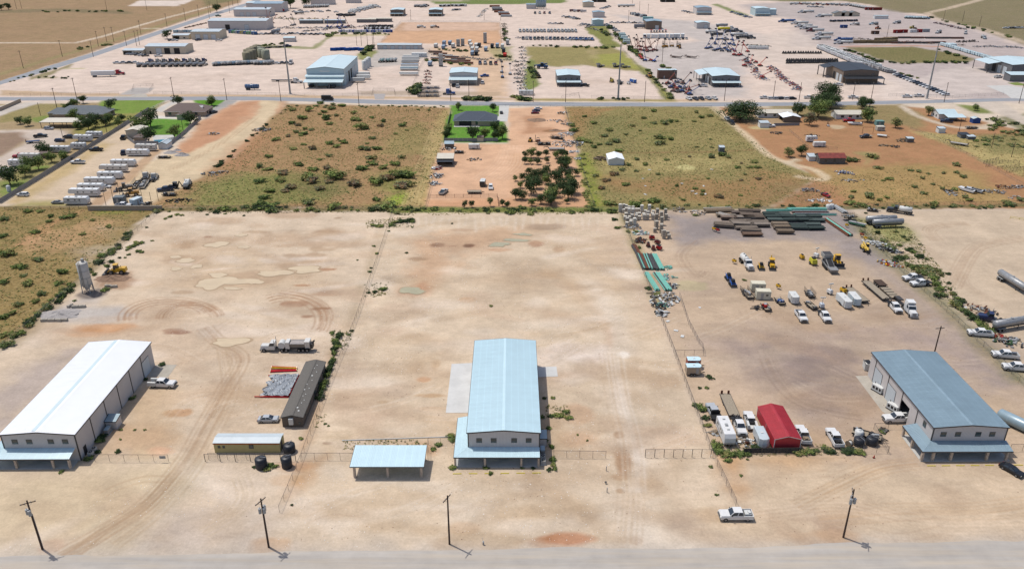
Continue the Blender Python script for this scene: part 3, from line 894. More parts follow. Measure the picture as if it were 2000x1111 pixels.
val=mathn('MULTIPLY',mathn('MULTIPLY',v1,v2),mathn('MULTIPLY',v3,v4))
vo=n.new('ShaderNodeTexVoronoi')
vo.inputs['Scale'].default_value=1.3
l.new(geo.outputs['Position'],vo.inputs['Vector'])
sp=n.new('ShaderNodeMapRange')
sp.inputs[1].default_value=.05
sp.inputs[2].default_value=.13
sp.inputs[3].default_value=1.22
sp.inputs[4].default_value=1.
l.new(vo.outputs['Distance'],sp.inputs[0])
t6,v6=NN(.06,3,.5,.5,.62,0,1)
spk=mathn('ADD',mathn('MULTIPLY',mathn('SUBTRACT',sp.outputs[0],1.),v6),1.)
val=mathn('MULTIPLY',val,spk)
sc=n.new('ShaderNodeVectorMath')
sc.operation='SCALE'
l.new(att.outputs['Color'],sc.inputs[0])
l.new(val,sc.inputs['Scale'])
def mixc(fac,a,c):
 x=n.new('ShaderNodeMix')
 x.data_type='RGBA'
 l.new(fac,x.inputs['Factor'])
 for nm,q in(('A',a),('B',c)):
  s=[k for k in x.inputs if k.name==nm and k.type=='RGBA'][0]
  if isinstance(q,tuple):
   s.default_value=(*q,1)
  else:
   l.new(q,s)
 return[k for k in x.outputs if k.type=='RGBA'][0]
_,g1=NN(.75,6,.72,.47,.56,0,1)
_,g2=NN(.22,5,.65,.46,.56,0,1)
_,g3=NN(.9,6,.75,.53,.6,0,1)
_,g4=NN(.035,4,.6,.42,.62,.15,1)
veg=att.outputs['Alpha']
c1=mixc(mathn('MULTIPLY',g1,mathn('MULTIPLY',veg,.55)),sc.outputs[0],alb((190,164,116)))
c2=mixc(mathn('MULTIPLY',g2,mathn('MULTIPLY',mathn('MULTIPLY',veg,g4),.5)),c1,alb((112,116,66)))
c3=mixc(mathn('MULTIPLY',g3,mathn('MULTIPLY',veg,.6)),c2,alb((88,84,54)))
l.new(c3,b.inputs['Base Color'])
bmp=n.new('ShaderNodeBump')
bmp.inputs['Strength'].default_value=.55
bmp.inputs['Distance'].default_value=.12
hh=mathn('ADD',mathn('MULTIPLY',t2.outputs[0],.7),mathn('MULTIPLY',mathn('MULTIPLY',t3.outputs[0],.35),mathn('ADD',veg,.35)))
l.new(hh,bmp.inputs['Height'])
l.new(bmp.outputs[0],b.inputs['Normal'])
me.materials.append(gm)
# roads and pads: sheets laid over the ground
def road_mat(key,rgb,dirt):
 m=mat(key,rgb,rough=.9,var=.08,scale=.25,spec=.2)
 nt=m.node_tree
 g=nt.nodes.new('ShaderNodeNewGeometry')
 mp=nt.nodes.new('ShaderNodeMapping')
 mp.inputs['Scale'].default_value=(.05,.8,1)
 nt.links.new(g.outputs['Position'],mp.inputs[0])
 t=nt.nodes.new('ShaderNodeTexNoise')
 t.inputs['Scale'].default_value=1.
 t.inputs['Detail'].default_value=7
 nt.links.new(mp.outputs[0],t.inputs['Vector'])
 r=nt.nodes.new('ShaderNodeMapRange')
 r.inputs[1].default_value=.42
 r.inputs[2].default_value=.68
 r.inputs[3].default_value=0
 r.inputs[4].default_value=.75
 nt.links.new(t.outputs[0],r.inputs[0])
 x=nt.nodes.new('ShaderNodeMix')
 x.data_type='RGBA'
 nt.links.new(r.outputs[0],x.inputs['Factor'])
 t2_=nt.nodes.new('ShaderNodeTexNoise')
 t2_.inputs['Scale'].default_value=.35
 t2_.inputs['Detail'].default_value=8
 t2_.inputs['Roughness'].default_value=.7
 nt.links.new(mp.outputs[0],t2_.inputs['Vector'])
 r2_=nt.nodes.new('ShaderNodeMapRange')
 for i,q in EN((.35,.62,.86,1.06)):
  r2_.inputs[i+1].default_value=q
 nt.links.new(t2_.outputs[0],r2_.inputs[0])
 bs=nt.nodes['Principled BSDF']
 src=bs.inputs['Base Color'].links[0].from_socket
 nt.links.new(src,[k for k in x.inputs if k.name=='A' and k.type=='RGBA'][0])
 [k for k in x.inputs if k.name=='B' and k.type=='RGBA'][0].default_value=(*alb(dirt),1)
 sm=nt.nodes.new('ShaderNodeVectorMath')
 sm.operation='SCALE'
 nt.links.new([k for k in x.outputs if k.type=='RGBA'][0],sm.inputs[0])
 nt.links.new(r2_.outputs[0],sm.inputs['Scale'])
 nt.links.new(sm.outputs[0],bs.inputs['Base Color'])
road_mat('near_road',(192,185,176),(206,192,173))
road_mat('far_road',(156,160,166),(172,170,168))
def strip(name,pts_a,pts_b,z,m,zone='P',jag=.0):
 A=[at(zone,*p) for p in pts_a]
 B=[at(zone,*p) for p in pts_b]
 mb=MB(m)
 a2,b2=[],[]
 for L,o in((A,a2),(B,b2)):
  for i in range(len(L)-1):
   k=max(1,int((L[i+1]-L[i]).length/(1.2 if jag else 30)))
   for j in range(k):
    q=L[i].lerp(L[i+1],j/k)
    if jag:
     nzv=float(fbm(np.array([q.x]),np.array([q.y]),14,3,5)[0])*jag
     q=q+Vector((0,nzv*2,0))
    o.append(q)
  o.append(L[-1])
 kmax=max(len(a2),len(b2))
 ga=[a2[min(len(a2)-1,round(i*(len(a2)-1)/(kmax-1)))] for i in range(kmax)]
 gb=[b2[min(len(b2)-1,round(i*(len(b2)-1)/(kmax-1)))] for i in range(kmax)]
 vs=[(q.x,q.y,z) for q in ga]+[(q.x,q.y,z) for q in gb]
 mb.add(vs,[(i,i+1,kmax+i+1,kmax+i) for i in range(kmax-1)])
 return tag(mb.build(name),kind='structure')
strip('near_road',[(-800,1093),(0,1085),(300,1081),(600,1078),(1000,1076),(1400,1066),(2000,1058),(2800,1046)],[(-800,1330),(600,1330),(1400,1330),(2800,1330)],.012,'near_road',jag=1.3)
strip('far_road',[(-700,188),(0,190.5),(210,189.5),(500,189),(760,196),(1000,200),(1350,201),(1600,200),(1850,195),(2010,191),(2400,182)],[(-700,194),(0,197),(210,196.5),(500,196),(760,204),(1000,207),(1350,208.5),(1600,207),(1850,201),(2010,197),(2400,188)],.03,'far_road',jag=.8)
strip('side_road',[(-60,178),(0,159),(60,140),(180,104),(300,64),(420,25),(480,7),(520,-10),(600,-40)],[(-60,186),(0,166),(70,146),(190,109),(310,68),(430,28),(492,9),(534,-9),(620,-40)],.03,'far_road')
def Sh(name,pts,z,m,zone='P',kind='structure',thick=.0):
 q=[at(zone,*p) for p in pts]
 k=len(q)
 mb=MB(m)
 mb.add([(v.x,v.y,z) for v in q],[tuple(range(k))])
 if thick:
  mb.add([(v.x,v.y,z) for v in q]+[(v.x,v.y,z-thick) for v in q],[(i,(i+1)%k,k+(i+1)%k,k+i) for i in range(k)])
 return tag(mb.build(name),kind=kind)
# vehicles and machines (local frame: x forward, z up, origin on the ground)
def PK(rgb):
 paint(rgb)
 return 'paint_%d_%d_%d'%rgb
def DK(rgb,var=.18):
 dull(rgb,var)
 return 'dull_%d_%d_%d'%rgb
WH,SILVER,BLACK,NAVY,RED,BLUE,GREY,TAN,CREAM=(238,238,236),(190,194,198),(40,40,44),(46,58,86),(170,34,36),(44,98,176),(110,112,116),(186,170,148),(226,220,198)
YEL,DGREEN,ORANGE,MAROON,TEAL,LBLUE=(228,178,44),(52,78,62),(212,88,34),(116,38,40),(70,140,150),(142,176,200)
def Wh(x,y,r=.4,w=.28):
 a=MB('tyre')
 s=1 if y>0 else-1
 a.cyl((x,y-s*w,r),(x,y,r),r,n=14)
 a.cyl((x,y,r),(x,y+s*.015,r),r*.6,n=10,m='rim')
 return('wheel',a)
def glass_faces(x0,x1,w0,z0,X0,X1,w1,z1,ins=.07,split=None):
 out=[]
 a=MB('glass')
 a.panel((x1,-w0,z0),(x1,w0,z0),(X1,w1,z1),(X1,-w1,z1),ins,.012)
 out.append(('windscreen',a))
 a=MB('glass')
 a.panel((x0,w0,z0),(x0,-w0,z0),(X0,-w1,z1),(X0,w1,z1),ins,.012)
 out.append(('rear_window',a))
 for s in(-1,1):
  cuts=split or[0,1]
  for i in range(len(cuts)-1):
   t0,t1=cuts[i],cuts[i+1]
   q=[(x0+(x1-x0)*t0,s*w0,z0),(x0+(x1-x0)*t1,s*w0,z0),(X0+(X1-X0)*t1,s*w1,z1),(X0+(X1-X0)*t0,s*w1,z1)]
   if s>0:
    q=[q[1],q[0],q[3],q[2]]
   a=MB('glass')
   a.panel(*q,ins,.012)
   out.append(('side_window',a))
 return out
def gPK(c,bed='box',bedc=S20,load=None):
 def f():
  k=PK(c)
  P=[]
  a=MB(k)
  a.fr(-1.15,2.86,-.98,.98,.45,-1.15,2.9,-1.,1.,.95)
  a.fr(.95,2.9,-1.,1.,.95,1.05,2.72,-.9,.9,1.24)
  a.fr(-1.15,1.25,-1.,1.,.95,-1.15,1.2,-.96,.96,1.28)
  P.append(('body',a))
  a=MB(k).fr(-1.15,1.25,-.95,.95,1.28,-.98,.55,-.76,.76,1.92)
  P.append(('cab',a))
  P+=glass_faces(-1.15,1.25,.95,1.28,-.98,.55,.76,1.92,split=[0,.44,1])
  if bed=='box':
   a=MB(k)
   for s in(-1,1):
    a.box(-2.92,-1.16,s*.97-.05,s*.97+.05,.5,1.26)
   a.box(-2.96,-2.86,-.92,.92,.5,1.24)
   P.append(('bed',a))
   P.append(('bed_liner',MB(bedc).box(-2.86,-1.17,-.91,.91,.62,.74)))
  elif bed=='flat':
   a=MB(bedc)
   a.box(-3.2,-1.25,-1.12,1.12,.92,1.06)
   a.box(-1.32,-1.22,-1.,1.,1.06,1.85)
   a.box(-3.15,-1.2,-.45,.45,.6,.92)
   P.append(('flatbed',a))
  else:
   a=MB(bedc if bedc!=S20 else k)
   for s in(-1,1):
    a.box(-3.1,-1.22,s*.86-.22,s*.86+.22,.55,1.5)
   a.box(-3.1,-1.22,-.64,.64,.6,.8)
   P.append(('service_body',a))
   P.append(('toolbox',MB(S20).box(-1.75,-1.3,-.62,.62,.8,1.35)))
  if load:
   P.append(('load',MB(load).box(-2.6,-1.5,-.6,.55,.76,1.35).bx((-2.3,.1,1.42),(.5,.6,.3),.3)))
  for x in(1.95,-1.95):
   for s in(-1,1):
    P.append(Wh(x,s*1.01))
  P.append(('bumper',MB('rim').box(2.9,3.02,-.95,.95,.5,.72)))
  P.append(('grille',MB(S20).box(2.9,2.94,-.55,.55,.74,1.05)))
  for s in(-1,1):
   P.append(('headlight',MB('light').box(2.88,2.94,s*.78-.16,s*.78+.16,.78,1.02)))
  for s in(-1,1):
   P.append(('mirror',MB(S20).box(.85,.97,s*1.08-.12,s*1.08+.12,1.3,1.5)))
  return P
 return f
def g_car(c,kind='sedan'):
 def f():
  k=PK(c)
  P=[]
  a=MB(k)
  if kind=='sedan':
   a.fr(-2.35,2.3,-.86,.86,.28,-2.4,2.38,-.92,.92,.66)
   a.fr(-2.4,2.38,-.92,.92,.66,-2.25,2.15,-.82,.82,.95)
   gh=(-1.75,1.15,.8,.95,-1.05,.25,.6,1.43)
  else:
   a.fr(-2.35,2.3,-.92,.92,.35,-2.4,2.38,-.97,.97,.75)
   a.fr(-2.4,2.38,-.97,.97,.75,-2.35,2.1,-.9,.9,1.1)
   gh=(-2.3,1.2,.89,1.1,-2.,.4,.7,1.75)
  P.append(('body',a))
  x0,x1,w0,z0,X0,X1,w1,z1=gh
  P.append(('roof',MB(k).fr(x0,x1,-w0,w0,z0,X0,X1,-w1,w1,z1)))
  P+=glass_faces(*gh,split=[0,.5,1])
  for x in(1.42,-1.42):
   for s in(-1,1):
    P.append(Wh(x,s*(.92 if kind=='sedan' else .97),.34,.22))
  for s in(-1,1):
   P.append(('headlight',MB('light').box(2.2,2.36,s*.7-.16,s*.7+.16,.62,.76)))
   P.append(('tail_light',MB('redlight').box(-2.41,-2.3,s*.74-.14,s*.74+.14,.68,.82)))
  return P
 return f
def g_rv(L=8.,c=WH,stripe=(150,140,130),fifth=False):
 def f():
  k=PK(c)
  W,zt,zb=1.22,3.1,.55
  P=[]
  a=MB(k)
  if fifth:
   a.prof([(-L/2,zb),(L/2-2.6,zb),(L/2-2.6,1.5),(L/2,1.5),(L/2+.1,2.4),(L/2-.5,3.35),(-L/2,3.2)],-W,W)
  else:
   a.prof([(-L/2,zb),(L/2-.3,zb),(L/2,1.2),(L/2-.05,2.2),(L/2-.5,zt),(-L/2+.12,zt),(-L/2,2.9)],-W,W)
  P.append(('body',a))
  P.append(('stripe',MB(DK(stripe)).box(-L/2+.1,L/2-2.7,-W-.012,W+.012,1.15,1.4)))
  for s in(-1,1):
   for x,w in((-L*.3,1.),(-L*.02,.6),(L*.2-.3,.7)):
    P.append(('window',MB('glass').box(x-w/2,x+w/2,s*W-.015,s*W+.015,1.85,2.35)))
  P.append(('door',MB('light').box(L*.1-.35,L*.1+.35,-W-.02,-W+.02,.75,2.55)))
  zr=3.26 if fifth else zt
  for x,w in((0,.45),(-L*.3,.2),(L*.22,.2)):
   P.append(('roof_vent',MB('pw' if w<.4 else 'galv').fr(x-w,x+w,-.35,.35,zr-.08,x-w*.8,x+w*.8,-.28,.28,zr+.26)))
  P.append(('awning',MB('galv').cyl((-L*.35,-W-.1,2.9),(L*.2,-W-.1,2.9),.08,n=6)))
  for x in(-.9,.05):
   for s in(-1,1):
    P.append(Wh(x-.3,s*(W-.04),.35,.24))
  if not fifth:
   P.append(('tongue',MB(S20).bar((L/2-.2,-.5,.55),(L/2+1.1,0,.5),.1).bar((L/2-.2,.5,.55),(L/2+1.1,0,.5),.1).cyl((L/2+.5,0,.5),(L/2+.5,0,1.),.16)))
  else:
   P.append(('landing_leg',MB(S20).box(L/2-2.4,L/2-2.25,-.9,-.78,0,1.5).box(L/2-2.4,L/2-2.25,.78,.9,0,1.5)))
  return P
 return f
def gCG(L=5.,c=WH,roof='pw',W=1.1,h=2.5):
 def f():
  k=PK(c)
  zb=.5
  P=[]
  a=MB(k)
  pl=[(-L/2,-W),(L/2-.5,-W),(L/2,-W*.4),(L/2,W*.4),(L/2-.5,W),(-L/2,W)]
  n=6
  a.add([(x,y,zb) for x,y in pl]+[(x,y,h) for x,y in pl],[tuple(range(n))[::-1]]+[(i,(i+1)%n,n+(i+1)%n,n+i) for i in range(n)])
  P.append(('body',a))
  a=MB(roof)
  a.add([(x*.995,y*.98,h+.002) for x,y in pl]+[(x*.97,y*.85,h+.09) for x,y in pl],[tuple(range(n,2*n))]+[(i,(i+1)%n,n+(i+1)%n,n+i) for i in range(n)])
  P.append(('roof',a))
  P.append(('door',MB('galv').box(L/2-1.5,L/2-.8,-W-.015,-W+.01,.65,2.3)))
  P.append(('roof_vent',MB('pw').box(-.25,.25,-.25,.25,h+.05,h+.2)))
  for x in(-.5,.25):
   for s in(-1,1):
    P.append(Wh(x-.1,s*(W+.1),.34,.2))
   for s in(-1,1):
    P.append(('fender',MB(S20).box(x-.55,x+.35,s*(W+.06)-.1,s*(W+.06)+.1,.7,.76)))
  P.append(('tongue',MB(S20).bar((L/2-.3,-.5,.5),(L/2+1.1,0,.5),.1).bar((L/2-.3,.5,.5),(L/2+1.1,0,.5),.1)))
  return P
 return f
def gSM(c=WH,sleeper=True):
 def f():
  k=PK(c)
  P=[]
  a=MB(k)
  a.fr(1.5,3.7,-.95,.95,.6,1.5,3.7,-.95,.95,1.2)
  a.fr(1.5,3.7,-.95,.95,1.2,1.5,3.55,-.8,.8,1.75)
  P.append(('hood',a))
  a=MB(k)
  a.fr(-.1,1.55,-1.15,1.15,.75,-.1,1.5,-1.15,1.15,1.8)
  a.fr(-.1,1.5,-1.15,1.15,1.8,-.1,1.05,-1.05,1.05,2.7)
  P.append(('cab',a))
  P+=[g for g in glass_faces(-.1,1.5,1.15,1.8,-.1,1.05,1.05,2.7,.1) if g[0]!='rear_window']
  if sleeper:
   P.append(('sleeper',MB(k).fr(-1.9,-.1,-1.2,1.2,.8,-1.9,-.1,-1.2,1.2,2.7).fr(-1.9,-.1,-1.2,1.2,2.7,-1.85,.6,-1.05,1.05,3.6)))
  P.append(('chassis',MB('ds').box(-3.9,1.6,-.45,.45,.6,.9)))
  P.append(('fifth_wheel',MB(S20).fr(-3.4,-2.3,-.5,.5,.9,-3.3,-2.4,-.4,.4,1.15)))
  for s in(-1,1):
   P.append(('fuel_tank',MB('steel').cyl((-1.4,s*1.,.68),(.3,s*1.,.68),.32,n=10)))
   P.append(('exhaust_stack',MB('steel').cyl((-.05 if not sleeper else-2.,s*1.05,.9),(-.05 if not sleeper else-2.,s*1.05,3.6),.08,n=8)))
  for x in(2.8,-2.4,-3.6):
   for s in(-1,1):
    P.append(Wh(x,s*1.2,.5,.32 if x>0 else .58))
  P.append(('bumper',MB('steel').box(3.68,3.9,-1.15,1.15,.35,.85)))
  P.append(('grille',MB('steel').box(3.66,3.72,-.5,.5,.9,1.65)))
  for s in(-1,1):
   P.append(('headlight',MB('light').box(3.5,3.72,s*.78-.14,s*.78+.14,1.,1.25)))
  return P
 return f
def axles(P,xs,r=.5,y=1.2,w=.56):
 for x in xs:
  for s in(-1,1):
   P.append(Wh(x,s*y,r,w))
def gFB(L=12.,deckc='deck',gooseneck=True,rail='ds',ramps=True):
 def f():
  P=[]
  h=1.
  P.append(('deck',MB(deckc).box(-L/2,L/2,-1.22,1.22,h-.06,h)))
  a=MB(rail)
  for s in(-1,1):
   a.box(-L/2,L/2,s*1.25-.04,s*1.25+.04,h-.25,h+.03)
   a.box(-L/2,L/2,s*.5-.06,s*.5+.06,h-.4,h-.07)
  a.box(-L/2-.08,-L/2,-1.29,1.29,h-.25,h+.03)
  a.box(L/2,L/2+.08,-1.29,1.29,h-.25,h+.03)
  P.append(('frame',a))
  if ramps:
   for s in(-1,1):
    P.append(('ramp',MB('rust').bx((-L/2+.05,s*.8,h+.45),(.12,.5,.9),0,None,-.15)))
  if gooseneck:
   a=MB('ds')
   for s in(-1,1):
    a.bar((L/2,s*.7,h-.1),(L/2+.7,s*.5,h+.75),.18)
    a.bar((L/2+.7,s*.5,h+.75),(L/2+2.6,0,h+.75),.16)
   a.cyl((L/2+2.5,0,h-.1),(L/2+2.5,0,h+.75),.1)
   P.append(('gooseneck',a))
  else:
   P.append(('tongue',MB(S20).bar((L/2,-.6,h-.3),(L/2+1.5,0,.5),.12).bar((L/2,.6,h-.3),(L/2+1.5,0,.5),.12)))
  axles(P,(-L*.24,-L*.24+.95),.38,1.16,.4)
  return P
 return f
def gUT(L=4.,side=None,load=None,c=S20):
 def f():
  P=[]
  P.append(('deck',MB('deck').box(-L/2,L/2,-.95,.95,.52,.58)))
  a=MB(c)
  for s in(-1,1):
   a.box(-L/2,L/2,s*.98-.03,s*.98+.03,.48,.8)
  a.box(L/2,L/2+.05,-1,1,.48,.8)
  a.bar((L/2,-.5,.5),(L/2+1.2,0,.5),.1).bar((L/2,.5,.5),(L/2+1.2,0,.5),.1)
  P.append(('frame',a))
  if side:
   a=MB('ds')
   for s in(-1,1):
    for i in range(7):
     x=-L/2+L*i/6
     a.box(x-.03,x+.03,s*.98-.03,s*.98+.03,.8,.8+side)
    for z in(.4,.7,1.):
     a.box(-L/2,L/2,s*.98-.02,s*.98+.02,.8+side*z-.04,.8+side*z)
   P.append(('cage',a))
  if load:
   rnd=random.Random(hash(load)&255)
   for i in range(7):
    P.append(('load',MB(load if i%2 else 'galv').bx((rnd.uniform(-L/2+.5,L/2-.5),rnd.uniform(-.5,.5),.9),(rnd.uniform(.5,1.3),rnd.uniform(.3,.8),rnd.uniform(.4,.8)),rnd.uniform(0,3))))
  for x in(-.4,.35):
   for s in(-1,1):
    P.append(Wh(x-.1,s*1.14,.33,.2))
  return P
 return f
def gTK(L=12.,c='steel',r=1.05):
 def f():
  P=[]
  zc=1.15+r
  a=MB(c)
  a.lathe([(0,-L/2-.2),(r*.6,-L/2-.12),(r,-L/2+.1),(r,L/2-.1),(r*.6,L/2+.12),(0,L/2+.2)],'X',(0,0,zc),18)
  P.append(('tank',a))
  for i in range(6):
   x=-L/2+.6+(L-1.2)*i/5
   P.append(('band',MB('galv').lathe([(r+.005,-.06),(r+.04,-.05),(r+.04,.05),(r+.005,.06)],'X',(x,0,zc),18)))
  P.append(('manway',MB('galv').cyl((0,0,zc+r-.05),(0,0,zc+r+.25),.35).box(-2,2,-.3,.3,zc+r-.02,zc+r+.06)))
  P.append(('frame',MB('ds').box(-L/2+.3,L/2-.3,-.5,.5,.85,1.25)))
  P.append(('landing_leg',MB('ds').box(L/2-3.2,L/2-3.05,-.7,-.58,0,1.2).box(L/2-3.2,L/2-3.05,.58,.7,0,1.2)))
  axles(P,(-L/2+1.1,-L/2+2.4))
  for s in(-1,1):
   P.append(('fender',MB('galv').box(-L/2+.4,-L/2+3.1,s*1.-.28,s*1.+.28,1.06,1.12)))
  return P
 return f
def gBT(L=15.5,c=WH):
 def f():
  P=[]
  P.append(('body',MB(PK(c)).box(-L/2,L/2,-1.28,1.28,1.15,4.05)))
  P.append(('frame',MB('ds').box(-L/2,L/2,-.5,.5,.9,1.15)))
  P.append(('rear_door',MB('galv').box(-L/2-.03,-L/2,-1.2,1.2,1.25,3.95)))
  P.append(('landing_leg',MB('ds').box(L/2-3.2,L/2-3.,-.8,-.66,0,1.15).box(L/2-3.2,L/2-3.,.66,.8,0,1.15)))
  axles(P,(-L/2+1.2,-L/2+2.5))
  return P
 return f
def g_lowboy(L=14.,deckc='deck'):
 def f():
  P=[]
  P.append(('deck',MB(deckc).box(-L*.22,L*.3,-1.3,1.3,.55,.72)))
  a=MB('ds')
  a.prof([(L*.3,.5),(L*.3+.6,1.1),(L/2,1.15),(L/2,1.45),(L*.3+.3,1.45),(L*.3-.1,.75)],-.75,.75)
  P.append(('gooseneck',a))
  P.append(('rear_deck',MB(DK((88,72,62))).box(-L/2,-L*.22,-1.3,1.3,.95,1.12)))
  a=MB(S20)
  for i in range(4):
   a.box(-L*.2+i*L*.12,-L*.2+i*L*.12+.25,-1.32,1.32,.73,.8)
  P.append(('cross_bar',a))
  axles(P,(-L/2+.7,-L/2+1.9,-L/2+3.1),.46,1.25)
  return P
 return f
def gTT(c=WH,tankc='pw'):
 def f():
  P=[(n,m) for n,m in gSM(c,False)() if n not in('fifth_wheel','wheel','chassis','fuel_tank')]
  P.append(('chassis',MB('ds').box(-5.,1.6,-.45,.45,.6,.95)))
  a=MB(tankc)
  a.lathe([(0,-5.1),(.7,-5.05),(1.05,-4.9),(1.05,-.6),(.7,-.42),(0,-.35)],'X',(0,0,1.95),16)
  P.append(('tank',a))
  P.append(('manway',MB(S20).cyl((-2.2,0,2.95),(-2.2,0,3.15),.3).cyl((-3.8,0,2.95),(-3.8,0,3.1),.25)))
  P.append(('rear_rack',MB(S20).box(-5.35,-5.,-1.1,1.1,.6,1.1)))
  axles(P,(2.8,-3.,-4.3))
  return P
 return f
def g_mixer():
 def f():
  k=PK((228,226,220))
  P=[(n,m) for n,m in gSM((228,226,220),False)() if n not in('fifth_wheel','wheel','chassis','fuel_tank')]
  P.append(('chassis',MB('ds').box(-9.2,1.6,-.5,.5,.6,.95)))
  P.append(('water_tank',MB('pw').cyl((-1.9,-1.,1.9),(-1.9,1.,1.9),.95,n=16)))
  P.append(('cement_bin',MB(k).fr(-4.1,-2.95,-1.1,1.1,1.,-4.,-3.,-1.15,1.15,2.9)))
  P.append(('bin',MB(DK((150,146,140))).fr(-7.9,-4.15,-.5,.5,1.,-8.,-4.1,-1.22,1.22,2.5)))
  P.append(('sand',MB('gravel').fr(-7.9,-4.2,-1.1,1.1,2.5,-7.2,-4.8,-.5,.5,2.62)))
  P.append(('bin_rail',MB('steel').box(-8.,-4.1,-1.26,-1.2,2.45,2.6).box(-8.,-4.1,1.2,1.26,2.45,2.6)))
  P.append(('hopper',MB(k).fr(-9.3,-8.05,-.7,.7,1.,-9.4,-8.,-1.15,1.15,3.1)))
  P.append(('auger',MB('ds').cyl((-9.3,.2,1.2),(-10.6,.4,3.2),.22).box(-10.1,-9.5,-.9,.9,1.,2.3)))
  for x in(2.8,-1.9,-3.1,-6.4,-7.5,-8.6):
   for s in(-1,1):
    P.append(Wh(x,s*1.2,.5,.32 if x>0 else .5))
  return P
 return f
def gLD(c=YEL):
 def f():
  k=PK(c)
  P=[('body',MB(k).fr(-3.4,-.3,-1.,1.,.9,-3.3,-.4,-.9,.9,2.2).fr(-.4,1.2,-.6,.6,.8,-.4,1.,-.5,.5,1.6)),('cab',MB('glass').fr(-.9,.5,-.75,.75,1.7,-.85,.3,-.7,.7,3.2)),('cab_roof',MB(k).box(-1.,.5,-.85,.85,3.2,3.35)),('exhaust',MB(S20).cyl((-2.,.4,2.2),(-2.,.4,3.),.08))]
  for s in(-1,1):
   P.append(('lift_arm',MB(k).bar((.2,s*.5,1.7),(2.6,s*.5,.7),.22,.35)))
  P.append(('bucket',MB('ds').prof([(2.5,.15),(4.,.1),(4.1,.25),(3.,.35),(2.75,.7),(3.,1.4),(2.75,1.45),(2.4,.8)],-1.45,1.45)))
  for x in(1.2,-2.1):
   for s in(-1,1):
    P.append(Wh(x,s*1.3,.75,.55))
  return P
 return f
def g_backhoe(c=YEL):
 def f():
  k=PK(c)
  P=[('body',MB(k).fr(-1.4,2.2,-.55,.55,.7,-1.3,2.2,-.5,.5,1.5)),('cab',MB('glass').fr(-1.3,.3,-.75,.75,1.3,-1.2,.2,-.7,.7,2.6)),('cab_roof',MB(k).box(-1.4,.4,-.85,.85,2.6,2.75))]
  for s in(-1,1):
   P.append(('loader_arm',MB(k).bar((.5,s*.65,1.4),(2.9,s*.65,.7),.15,.25)))
  P.append(('bucket',MB('ds').prof([(2.7,.1),(3.6,.1),(3.,.3),(2.95,.9),(2.7,.9)],-1.1,1.1)))
  P.append(('boom',MB(k).bar((-1.5,0,.9),(-2.4,0,3.1),.28,.4).bar((-2.4,0,3.1),(-3.3,0,1.3),.22,.3)))
  P.append(('digging_bucket',MB('ds').fr(-3.7,-3.1,-.3,.3,.7,-3.6,-3.2,-.3,.3,1.3)))
  for x,r in((1.7,.5),(-.7,.75)):
   for s in(-1,1):
    P.append(Wh(x,s*1.05,r,.4))
  return P
 return f
def g_skid(c=YEL):
 def f():
  k=PK(c)
  P=[('body',MB(k).fr(-1.5,.7,-.6,.6,.45,-1.4,.5,-.6,.6,1.3)),('cab',MB(S20).fr(-.7,.7,-.5,.5,1.3,-.6,.45,-.45,.45,2.1))]
  for s in(-1,1):
   P.append(('track',MB('tyre').prof([(-1.5,.3),(-1.2,0),(1.,0),(1.3,.35),(.9,.7),(-1.2,.7)],s*.8-.2,s*.8+.2)))
   P.append(('lift_arm',MB(k).bar((-1.4,s*.68,1.6),(1.4,s*.68,.7),.14,.22)))
  P.append(('bucket',MB('ds').prof([(1.3,.05),(2.1,.05),(1.6,.3),(1.55,.8),(1.3,.8)],-.95,.95)))
  return P
 return f
def g_telehandler(c=(232,196,92)):
 def f():
  k=PK(c)
  P=[('body',MB(k).fr(-2.6,2.2,-.7,.7,.7,-2.5,2.1,-.65,.65,1.5)),('cab',MB('glass').fr(-.7,.7,.25,1.05,1.2,-.65,.5,.28,1.,2.5)),('cab_roof',MB(k).box(-.75,.65,.2,1.1,2.5,2.62)),('engine_cover',MB(k).fr(-1.4,.8,-1.15,-.55,1.,-1.3,.6,-1.05,-.6,1.7)),('boom',MB(k).bar((-2.3,-.15,2.2),(3.3,-.15,1.2),.4,.45)),('fork',MB('ds').box(3.3,3.5,-.6,.6,.3,1.4).box(3.5,4.7,-.5,-.35,.3,.38).box(3.5,4.7,.35,.5,.3,.38))]
  for x in(1.5,-1.7):
   for s in(-1,1):
    P.append(Wh(x,s*1.15,.62,.42))
  return P
 return f
def gBL(c=BLUE,ang=60,L=9.):
 def f():
  k=PK(c)
  t=math.radians(ang)
  e=(-.8+L*math.cos(t),0,1.7+L*math.sin(t))
  P=[('chassis',MB('ds').box(-1.6,1.6,-.8,.8,.45,.8)),('turntable',MB(k).fr(-1.7,1.,-.95,.95,.85,-1.6,.8,-.85,.85,1.6)),('boom',MB(k).bar((-.8,0,1.6),e,.3,.34)),('basket',MB(DK((80,80,84))).bx((e[0]+.5,0,e[2]),(.8,1.8,1.)))]
  for x in(1.3,-1.3):
   for s in(-1,1):
    P.append(Wh(x,s*1.15,.5,.35))
  return P
 return f
